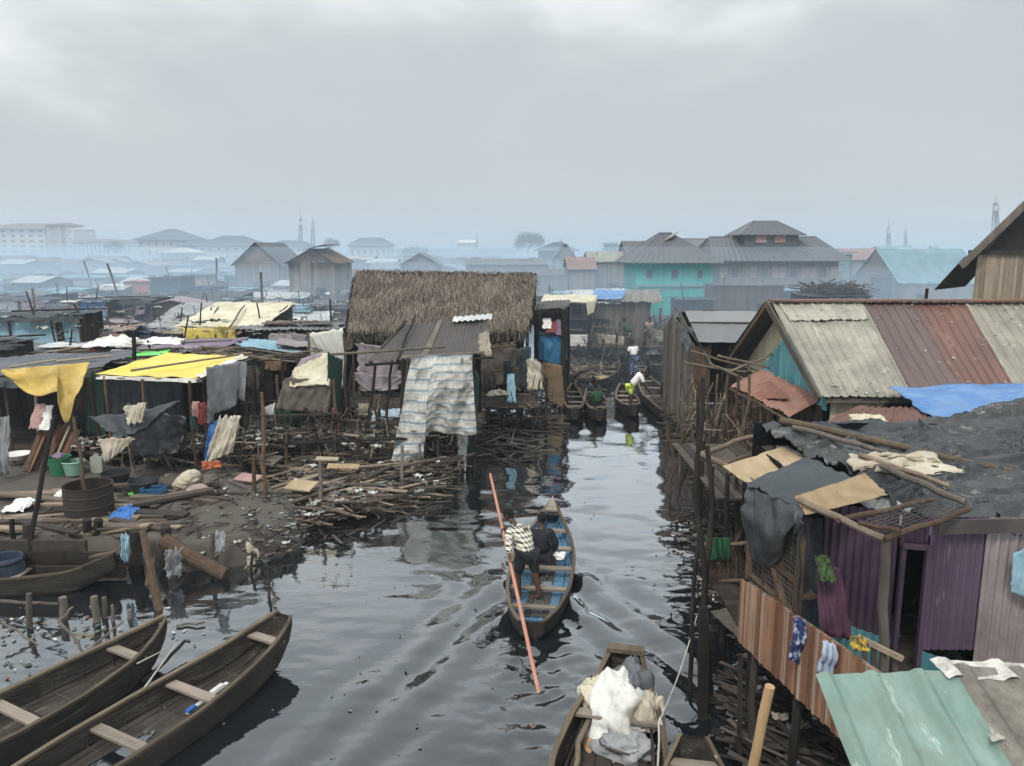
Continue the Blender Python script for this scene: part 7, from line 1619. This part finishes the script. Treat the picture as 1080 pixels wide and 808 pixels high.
h_ = heap('roof_scrap', 'old boards and branches heaped on the shack beyond the patchwork roof', 15.6, 18.6, 40, 43, 200, 3.6, 4.1, L=(.4, 1.6), th=(.02, .07), m='stick_mix', ang=(.2, .6), flat=.2)

# gabled shed, round roofed hut
t = shack('tall gabled shed of dusky boards rising above the left shacks', 248, 294, 277, 76, 9, 1.95, .6, 'tin_slate', 'haze_board', 'front', 'plank', masts=0, name='gabled_shed', cat='shed')
t = shack('weathered hut with a rounded brown roof left of the thatched house', 305, 353, 276, 58, 6, .95, .8, 'wood_brown', 'haze_board', 'front', 'plank', masts=0, name='round_roofed_hut', cat='hut')
MB().corr(D(303, 279, 57.5), D(312, 279, 57.5), D(312, 264, 57.5)+V((0,6,0)), D(330, 260, 57.5)+V((0,6,0)), 8, .02, 4).build('roof', 'wood_brown', t)
MB().corr(D(318, 264, 57), D(336, 260, 57), D(320, 262, 57)+V((0,6,.3)), D(340, 262, 57)+V((0,6,.3)), 8, .02, 4).build('roof', 'wood_brown', t)

# --- houses with hipped roofs
def house(label, u0, u1, vr, ve, vb, d, dep, roof, wall, rows=1, cols=3, rk='hip', name='house', cat='house', ridge=(.3, .7), ov=.5, wm='plank', win='glass_dark', wh=.45, ww=.45, vtrim=None, group=None, shut=None):
    a, b = D(u0, ve, d), D(u1, ve, d); ze = a.z; z0 = D(u0, vb, d).z; zr = D(u0, vr, d+ (dep/2 if rk == 'hip' else dep/2)).z
    t = thing(name, label, cat, ((a.x+b.x)/2, d, z0), group); x0, x1 = a.x, b.x
    if wm == 'plank':
        for p, q in (((x0, d), (x1, d)), ((x0, d), (x0, d+dep)), ((x1, d), (x1, d+dep)), ((x0, d+dep), (x1, d+dep))): MB().planks((*p, 0), (*q, 0), z0, ze, w=max(.2, (x1-x0)/40)).build('wall', wall, t)
    else: MB().box(((x0+x1)/2, d+dep/2, (z0+ze)/2), (x1-x0, dep, ze-z0), 0, .5).build('wall', wall, t)
    ra, rb = V((lerp(x0, x1, ridge[0]), d+dep/2, zr)), V((lerp(x0, x1, ridge[1]), d+dep/2, zr))
    c0, c1, c2, c3 = V((x0-ov, d-ov, ze-.1)), V((x1+ov, d-ov, ze-.1)), V((x1+ov, d+dep+ov, ze-.1)), V((x0-ov, d+dep+ov, ze-.1))
    for q in ((c0, c1, ra, rb), (c3, c2, ra, rb), (c0, c3, ra, ra+V((0,.01,0))), (c1, c2, rb, rb+V((0,.01,0)))):
        MB().corr(*q, ribs=max(4, (q[1]-q[0]).length/.45), amp=.03, rows=4, th=.04).build('roof', roof, t)
    if zr-ze > 1: MB().bar(ra, rb, .25, .12).build('ridge_cap', roof, t)
    hh = (ze-z0)/rows; ws = (x1-x0)/cols
    for i in range(cols):
        for j in range(rows):
            x = x0+ws*(i+.5); z = z0+hh*(j+.52); fw, fh = ws*ww, hh*wh
            f = MB(); f.bar((x-fw/2, d-.04, z-fh/2), (x-fw/2, d-.04, z+fh/2), .08, .08); f.bar((x+fw/2, d-.04, z-fh/2), (x+fw/2, d-.04, z+fh/2), .08, .08); f.bar((x-fw/2-.04, d-.04, z-fh/2), (x+fw/2+.04, d-.04, z-fh/2), .08, .08); f.bar((x-fw/2-.04, d-.04, z+fh/2), (x+fw/2+.04, d-.04, z+fh/2), .08, .08)
            o = MB().box((x, d-.01, z), (fw, .06, fh)).build('window', win, t)
            f.build('frame', shut or wall, o)
    return t, x0, x1, z0, ze
t, x0, x1, z0, ze = house('bright teal green house with a steep dark hipped roof beyond the canal', 672, 752, 246, 276, 332, 56, 6.5, 'tin_slate', 'teal_paint', 2, 3, ridge=(.38, .56), ov=.7, ww=.28, wh=.35)
MB().bar((x0, 55.9, (z0+ze)/2+.2), (x1, 55.9, (z0+ze)/2+.2), .12, .12).build('floor_band', 'tin_cyan', t)
MB().corr(D(697, 256, 58), D(708, 250, 58), D(705, 250, 59), D(716, 244, 59), 4, .03, 3, th=.03).build('roof_patch', 'tin_beige', t)
for u in (668, 690, 716, 742, 756): p = D(u, 330, 55.5); MB().pole((p.x, 55.6, -.3), (p.x, 55.6, z0), .1, n=5, seg=3).build('stilt', 'wood_dark', t)
t, x0, x1, z0, ze = house('big three storey brown board house with a dark roof and small top storey', 760, 884, 250, 274, 302, 64, 8, 'tin_slate', 'haze_board', 1, 4, ridge=(.0, .96), ov=.9, ww=.3, wh=.42, shut='tan_board')
MB().planks((x0, 63.8, 0), (x1, 63.8, 0), .6, z0+.05, w=.3).build('wall', 'haze_board', t)
for i in range(4):
    xx = x0+(x1-x0)*(i+.5)/4
    for sg in (-1, 1): MB().box((xx+sg*.95, 63.93, z0+(ze-z0)*.55), (.62, .06, .95)).build('shutter', 'cloth_pink' if i else 'tan_board', t)
ya = D(786, 248, 66.); yb_ = D(842, 248, 66.)
zt0 = D(790, 258, 66.).z
MB().box(((ya.x+yb_.x)/2, 68, (zt0+ya.z)/2-.1), (yb_.x-ya.x, 4, ya.z-zt0+.4), 0, .5).build('top_storey', 'tin_slate', t)
rz_ = D(812, 233, 68).z
for q in ((V((ya.x-.6, 65.6, ya.z)), V((yb_.x+.6, 65.6, ya.z)), V((ya.x+1.2, 68, rz_)), V((yb_.x-1.2, 68, rz_))), (V((ya.x-.6, 70.4, ya.z)), V((yb_.x+.6, 70.4, ya.z)), V((ya.x+1.2, 68, rz_)), V((yb_.x-1.2, 68, rz_))),
          (V((ya.x-.6, 65.6, ya.z)), V((ya.x-.6, 70.4, ya.z)), V((ya.x+1.2, 68, rz_)), V((ya.x+1.2, 68.01, rz_))), (V((yb_.x+.6, 65.6, ya.z)), V((yb_.x+.6, 70.4, ya.z)), V((yb_.x-1.2, 68, rz_)), V((yb_.x-1.2, 68.01, rz_)))):
    MB().corr(*q, ribs=10, amp=.03, rows=4, th=.04).build('top_roof', 'tin_slate', t)
for u in (803, 823): p = D(u, 252, 65.9); MB().box((p.x, 65.95, p.z), (.9, .08, .6)).build('window', 'cloth_pink', t)
r = MB()
for i in range(10): p = D(872+i*1.7, 296, 63.4); r.bar(p, p+V((0,0,.8)), .05, .05)
r.bar(D(872, 286, 63.4), D(888, 286, 63.4), .08, .06); r.build('balcony_rail', 'tan_board', t)
house('second dark ridged roof peeping between the teal and the big brown house', 690, 770, 252, 262, 280, 82, 6, 'tin_slate', 'haze_board', 1, 3, ridge=(.02, .98))
# far town on the skyline
t, x0, x1, z0, ze = house('pale five storey apartment block with a maroon roof at the left skyline', -12, 47, 236, 241, 268, 300, 22, 'roof_maroon', 'plaster', 5, 6, wm='box', name='apartment_block', cat='apartment block', ridge=(.1, .9), ov=1.5, wh=.45, ww=.5)
t, x0, x1, z0, ze = house('brown stair tower beside the pale apartment block', 48, 63, 235, 237, 270, 298, 16, 'roof_maroon', 'plaster_tan', 5, 1, wm='box', name='tower_block', cat='tower block', ridge=(.2, .8), ov=1., wh=.25, ww=.3)
house('narrow cream flat block right of the brown stair tower', 63, 77, 240.5, 241.5, 270, 300, 16, 'plaster', 'plaster', 4, 2, wm='box', name='apartment_block', cat='apartment block', ridge=(.1, .9), ov=.3, wh=.35, ww=.35)
house('long low cream hall with many tall windows at the left skyline', 76, 138, 252, 255, 272, 290, 18, 'roof_maroon', 'plaster', 1, 14, wm='box', ridge=(.1, .5), ov=.8, wh=.6, ww=.5)
house('white villa with a big slate hipped roof at the left skyline', 145, 192, 242, 253, 272, 235, 18, 'roof_slate', 'plaster', 2, 6, wm='box', ridge=(.38, .62), ov=1.5, wh=.4, ww=.4)
house('small white gabled hall below the slate roofed villa', 167, 198, 261, 266, 274, 200, 12, 'plaster', 'plaster', 1, 4, wm='box', ridge=(.45, .55), ov=.4)
house('white house with a long slate roof left of the gabled shed', 208, 262, 249, 259, 275, 225, 18, 'roof_slate', 'plaster', 2, 6, wm='box', ridge=(.28, .72), ov=1.4, wh=.4, ww=.4)
house('dark bluish roofed block between the two white villas', 186, 216, 253, 258, 276, 230, 14, 'roof_slate', 'roof_slate', 1, 2, wm='box', ridge=(.3, .7))
house('white house with a flat topped slate roof right of the gabled shed', 282, 318, 254, 260, 276, 220, 14, 'roof_slate', 'plaster', 2, 5, wm='box', ridge=(.15, .85), ov=1.)
house('pale house with a wide slate roof behind the round roofed hut', 368, 408, 251, 259, 276, 250, 14, 'roof_slate', 'plaster', 1, 6, wm='box', ridge=(.2, .8), ov=1.)
house('faint white building with a rooftop tank in the middle skyline', 482, 502, 253, 256, 268, 320, 12, 'plaster', 'plaster', 2, 4, wm='box', ridge=(.1, .9))
house('faint long grey building low on the middle skyline', 408, 545, 262, 264, 272, 330, 14, 'roof_slate', 'plaster_tan', 1, 18, wm='box', ridge=(.02, .98))
house('faint long pale building low on the right skyline', 880, 990, 262, 265, 274, 300, 14, 'roof_slate', 'plaster', 1, 14, wm='box', ridge=(.02, .98))
house('dim blue gabled house on the skyline above the canal end', 570, 606, 256, 264, 284, 150, 12, 'roof_slate', 'roof_slate', 1, 4, wm='box', ridge=(.4, .6), ov=1.)
def mast(u, vt, vb, d, label, w=1.2):
    t = thing('radio_mast', label, 'mast', D(u, vb, d)); p, q = D(u, vb, d), D(u, vt, d); m = MB()
    for sx_ in (-1, 1):
        for sy_ in (-1, 1): m.bar(p+V((sx_*w/2, sy_*w/2, 0)), q+V((sx_*w/5, sy_*w/5, 0)), .22, .22)
    n = 10
    for i in range(n):
        k0, k1 = i/n, (i+1)/n; w0, w1 = lerp(w/2, w/5, k0), lerp(w/2, w/5, k1); s_ = 1 if i % 2 else -1
        m.bar(lerp(p, q, k0)+V((-s_*w0, -w0, 0)), lerp(p, q, k1)+V((s_*w1, -w1, 0)), .12, .12); m.bar(lerp(p, q, k0)+V((-w0, -w0, 0)), lerp(p, q, k0)+V((w0, -w0, 0)), .1, .1)
    m.build('lattice', 'tower_steel', t)
    MB().bar(q, q+V((0,0,2)), .12, .12).build('antenna', 'tower_steel', t)
    a = MB(); a.box(lerp(p, q, .85)+V((0,-.5,0)), (w*1.0, .4, 1.4)); a.build('dish', 'tin_light', t)
mast(317, 231, 262, 260, 'left of the two thin radio masts above the round roofed hut'); mast(330, 234, 262, 270, 'right of the two thin radio masts above the round roofed hut')
mast(937, 240, 264, 260, 'thin radio mast on the right skyline above the rust roofed house'); mast(955, 243, 264, 280, 'shorter faint radio mast right of the one above the rust roofed house', .9); mast(1050, 214, 250, 220, 'wide lattice mast in the haze beside the house at the right edge', 1.5); mast(503, 250, 264, 300, 'stubby antenna on the middle skyline', .8)
def tree(u, vt, vb, d, wpx, label, n=5200, group=None):
    p = D(u, vb, d); hgt = D(u, vt, d).z-p.z; k = d/F; w = wpx*k/2
    t = thing('broadleaf_tree', label, 'tree', p, group)
    tr = MB(); tr.pole(p+V((0,0,-1)), p+V((0,0,hgt*.55)), hgt*.035, hgt*.02); cl = []
    for i in range(9):
        a = rr(0, 6.28); e = p+V((math.cos(a)*w*rr(.3,.75), math.sin(a)*w*.5, hgt*rr(.5,.85))); tr.pole(p+V((0,0,hgt*rr(.25,.5))), e, hgt*.015, hgt*.006); cl.append((e, rr(.22, .42)*w))
    cl.append((p+V((0,0,hgt*.82)), .4*w)); tr.build('trunk', 'wood_dark', t)
    m = MB()
    for i in range(n):
        c, r_ = R.choice(cl); q = V((R.gauss(0, .5), R.gauss(0, .5), R.gauss(0, .38)))*r_; q = c+q; s_ = rr(.1, .24)*(d/150)
        u1 = V((R.gauss(0,1), R.gauss(0,1), R.gauss(0,.6))).normalized()*s_; u2 = u1.cross(V((R.gauss(0,1), R.gauss(0,1), 1))).normalized()*s_*.6; m.add([q-u1, q+u2, q+u1, q-u2], [(0,1,2,3)])
    m.build('crown', 'leaf', t)
tree(557, 246, 272, 290, 34, 'round crowned hazy tree above the middle of the skyline'); tree(350, 252, 270, 290, 22, 'low hazy tree right of the two radio masts', 1500); tree(646, 257, 274, 220, 26, 'hazy tree behind the houses left of the teal house', 1800)
tree(590, 255, 272, 200, 22, 'faint tree right of the round crowned hazy tree', 1500); tree(438, 262, 274, 220, 30, 'faint bushy tree behind the thatched ridge', 1500); tree(985, 262, 272, 200, 24, 'faint tree on the right skyline', 1200); tree(122, 254, 274, 250, 24, 'faint tree beside the long cream hall', 1200)
# --- distant rooftops: small shacks copied into rows
protos = []
GRP = 'small far-off shacks fading in the haze'
for i, (rf, wl, rk, cn) in enumerate((('tarp_navy', 'tarp_navy', 'cloth', 'dark blue'), ('tin_grey', 'haze_board', 'gable', 'grey roofed'), ('tin_light', 'tarp_grey', 'gable', 'pale roofed'), ('tin_redrust', 'haze_board', 'gable', 'rust roofed'), ('tarp_sky', 'tarp_navy', 'cloth', 'light blue'), ('tarp_mauve', 'haze_board', 'front', 'dusky gabled'))):
    protos.append((shack('x', 500, 560, 300, 60, 4, .5, .4, rf, wl, rk, 'plank' if rk != 'cloth' else 'cloth', masts=1, group=GRP), cn))
first = set()
def put(pi, u, d, s, region):
    pr, cn = protos[pi]; c = pr if pi not in first else copy_tree(pr); first.add(pi)
    p = ray(u, 262); x = p.x*d/p.y; c.location = (x, d, .3); k = s; c.scale = (k*rr(.7, 1.3), k, k*rr(.7, 1.22)); c.rotation_euler = (0, 0, rr(-.3, .3))
    c['label'] = '%s small shack fading in the haze %s' % (cn, region); c['group'] = GRP+' '+region+', '+cn
rows = [(38, 0), (50, 0), (58, 0), (68, 0), (80, 0), (94, 1), (112, 1), (135, 1), (165, 1), (200, 1)]
for d, far in rows:
    u = -30.
    while u < 1100:
        w = 3.6*F/d*1.15; u += w*rr(.75, 1.5)
        gx = (u-540)/F*d
        if d < 75 and 500 < u < 905: continue
        if d < 48 and u > 345: continue
        if d < 62 and u > 905: continue
        if 560 < u < 720 and d < 100: continue
        if d < 60 and 345 < u < 600: continue
        reg = 'left of the gabled shed' if u < 248 else 'behind the round roofed hut and thatched house' if u < 600 else 'around the teal and big brown houses' if u < 890 else 'at the right skyline'
        put(R.randrange(6), u, d+rr(-3, 3), .8 if d < 60 else .9 if d < 100 else 1.05, reg)
# --- board building beyond the corner on the left bank
def board_building():
    t = thing('board_house', 'grey upright board house with a patched sheet roof beyond the canal corner', 'house', (4, 40, 0))
    y = 40.; a, b = D(602, 318, y), D(686, 318, y); zt = a.z
    MB().planks((a.x, y, 0), (b.x, y, 0), 1.3, zt, w=.16).build('wall', 'wood_grey', t)
    MB().planks((b.x, y, 0), (b.x+.6, y+5, 0), 1.3, zt, w=.2).build('wall', 'wood_grey', t); MB().planks((a.x, y, 0), (a.x, y+5, 0), 1.3, zt, w=.2).build('wall', 'wood_grey', t)
    MB().corr(D(598, 320, y-.4), D(654, 320, y-.4), D(606, 306, y+5), D(660, 304, y+5), 16, .03, 6, rough=.08, rag=.1, th=.02).build('roof_sheet', 'tin_light', t)
    MB().corr(D(640, 318, y-.5), D(700, 320, y-.5), D(648, 306, y+5), D(694, 305, y+5), 16, .03, 6, rough=.10, rag=.12, th=.02).build('roof_sheet', 'tin_weathered', t)
    MB().cloth(D(622, 316, y), D(656, 316, y), D(626, 306, y+2.5), D(660, 306, y+2.5), 10, 6, wr=.1, rag=.1).build('roof_patch', 'tarp_blue', t)
    MB().cloth(D(570, 319, 37), D(628, 319, 37), D(574, 311, 40), D(630, 311, 40), 20, 8, wr=.06).build('canopy', 'tarp_cream', t, smooth=True)
    MB().cloth(D(618, 318, 36.9), D(630, 316, 36.9), D(620, 333, 36.9), D(626, 330, 36.9), 8, 8, wr=.06, rag=.1).build('canopy_end', 'tarp_cream', t, smooth=True)
    for (u0_, u1_, v0_, v1_, m) in ((598, 620, 338, 350, 'void'), (625, 642, 337, 346, 'tarp_sky'), (606, 612, 322, 332, 'void')):
        p, q = D(u0_, v0_, y-.1), D(u1_, v1_, y-.1); o = MB().box(((p.x+q.x)/2, y-.05, (p.z+q.z)/2), (q.x-p.x, .06, p.z-q.z)).build('window', 'glass_dark', t); f = MB()
        for aa, bb in (((p.x, p.z), (q.x, p.z)), ((p.x, q.z), (q.x, q.z)), ((p.x, p.z), (p.x, q.z)), ((q.x, p.z), (q.x, q.z))): f.bar((aa[0], y-.12, aa[1]), (bb[0], y-.12, bb[1]), .07, .07)
        f.build('frame', 'wood_dark', o)
    hangc(t, ((597, 353), (620, 353), (597, 369), (620, 368)), 'tarp_white', 37.6, .04, .03, 2, label='white sheet on the deck rail')
    hangc(t, ((628, 352), (658, 355), (634, 376), (658, 374)), 'sack', 38.6, .06, .05, 3, rag=.1)
    MB().deck(a.x-.8, b.x+.4, 37.4, 45, 1.25, w=.3, skip=.03).build('floor', 'deck_plank', t)
    for u in (598, 610, 622, 636, 650, 664, 680): x = D(u, 380, 37.6).x; MB().pole((x, 37.6, -.5), (x, 37.6, rr(1.2, 2.2)), .09, n=6).build('stilt', 'wood_dark', t)
    for u in (572, 598, 622): x = D(u, 330, 37.2).x; MB().pole((x, 37.2, -.5), (x, 37.2, D(u, 318, 37.2).z), .07, n=6).build('post', 'wood_dark', t)
board_building()
heap('driftwood', 'boards and sticks heaped on the shore at the bend of the canal', 2.6, 5.4, 32, 41, 420, 0, .7, L=(.5, 2), th=(.03, .07), m='plank_mix', flat=.25, fn=lambda x, y: 0. if x < 3.2+(y-32)*.32 else None)
heap('driftwood', 'stacked pale firewood at the far end of the canal', 6.0, 9.0, 42, 48, 260, .2, 1.6, L=(.5, 1.6), th=(.04, .09), m='plank_mix', flat=.5)
for u, v, w_, h_, y, m, lab in ((688, 372, 14, 8, 38, 'cloth_white', 'white and red goods heaped in the far canoe'), (702, 371, 8, 14, 38, 'tarp_sky', 'pale blue sacks at the canal bend'), (694, 356, 14, 12, 42, 'sack', 'tan sacks stacked behind the far canoe'), (684, 348, 10, 6, 44, 'tarp_white', 'white sheet on the firewood at the canal end'), (708, 376, 6, 10, 35, 'cloth_pink', 'pink bundle by the grey plank hut')):
    crumple('goods', u, v, w_, h_, y, m, lab, 'goods', wr=.07, tilt=.8, dz=.05)
for (u, vb, vt, y, lab) in ((558, 0, 0, 0, ''),): pass
for u, vt, d, lab in ((697, 325, 46, 'pale pole standing under the teal house'), (88, 275, 66, 'leaning pole left of the longer one in the left haze'), (113, 278, 50, 'long pole leaning over the left hazy shacks'), (34, 304, 42, 'dark pole above the blue walled shack'), (228, 272, 66, 'dark post left of the gabled shed'), (366, 276, 60, 'thin post between the round roofed hut and the thatched ridge'), (348, 316, 31, 'black post at the left end of the thatched roof'), (275, 287, 42, 'brown post in front of the gabled shed')):
    p = D(u, vt, d); MB().pole((p.x+ (1.2 if 'lean' in lab else 0), d, .2), p, .09 if d > 40 else .05, n=6).build('tall_pole', 'wood_brown', label=lab, cat='pole')

# sagging wires and thin poles over the far roofs
for i, (u0_, u1_, v, d) in enumerate(((640, 760, 300, 50), (700, 890, 282, 60), (20, 200, 318, 42), (560, 690, 316, 39))):
    a, b = D(u0_, v, d), D(u1_, v-3, d+4); n = 12
    MB().tube([lerp(a, b, k/n)-V((0,0,.5*math.sin(math.pi*k/n))) for k in range(n+1)], .02, 4).build('wire', 'wire', label=['sagging wire before the teal house', 'sagging wire before the big brown house', 'sagging wire over the hazy left shacks', 'sagging wire over the board house roof'][i], cat='wire')
laths('roof_sticks', 'poles and sticks bristling over the middle distance shacks', -24, -6, 30, 50, 2.75, 3.15, 260, steep=.3)
rubbish('roof_rags', 'rags, stones and scraps weighing down the middle distance roofs', 260, lambda: V((rr(-26, -5), rr(26, 52), rr(2.8, 3.25))), sz=(.08, .3))
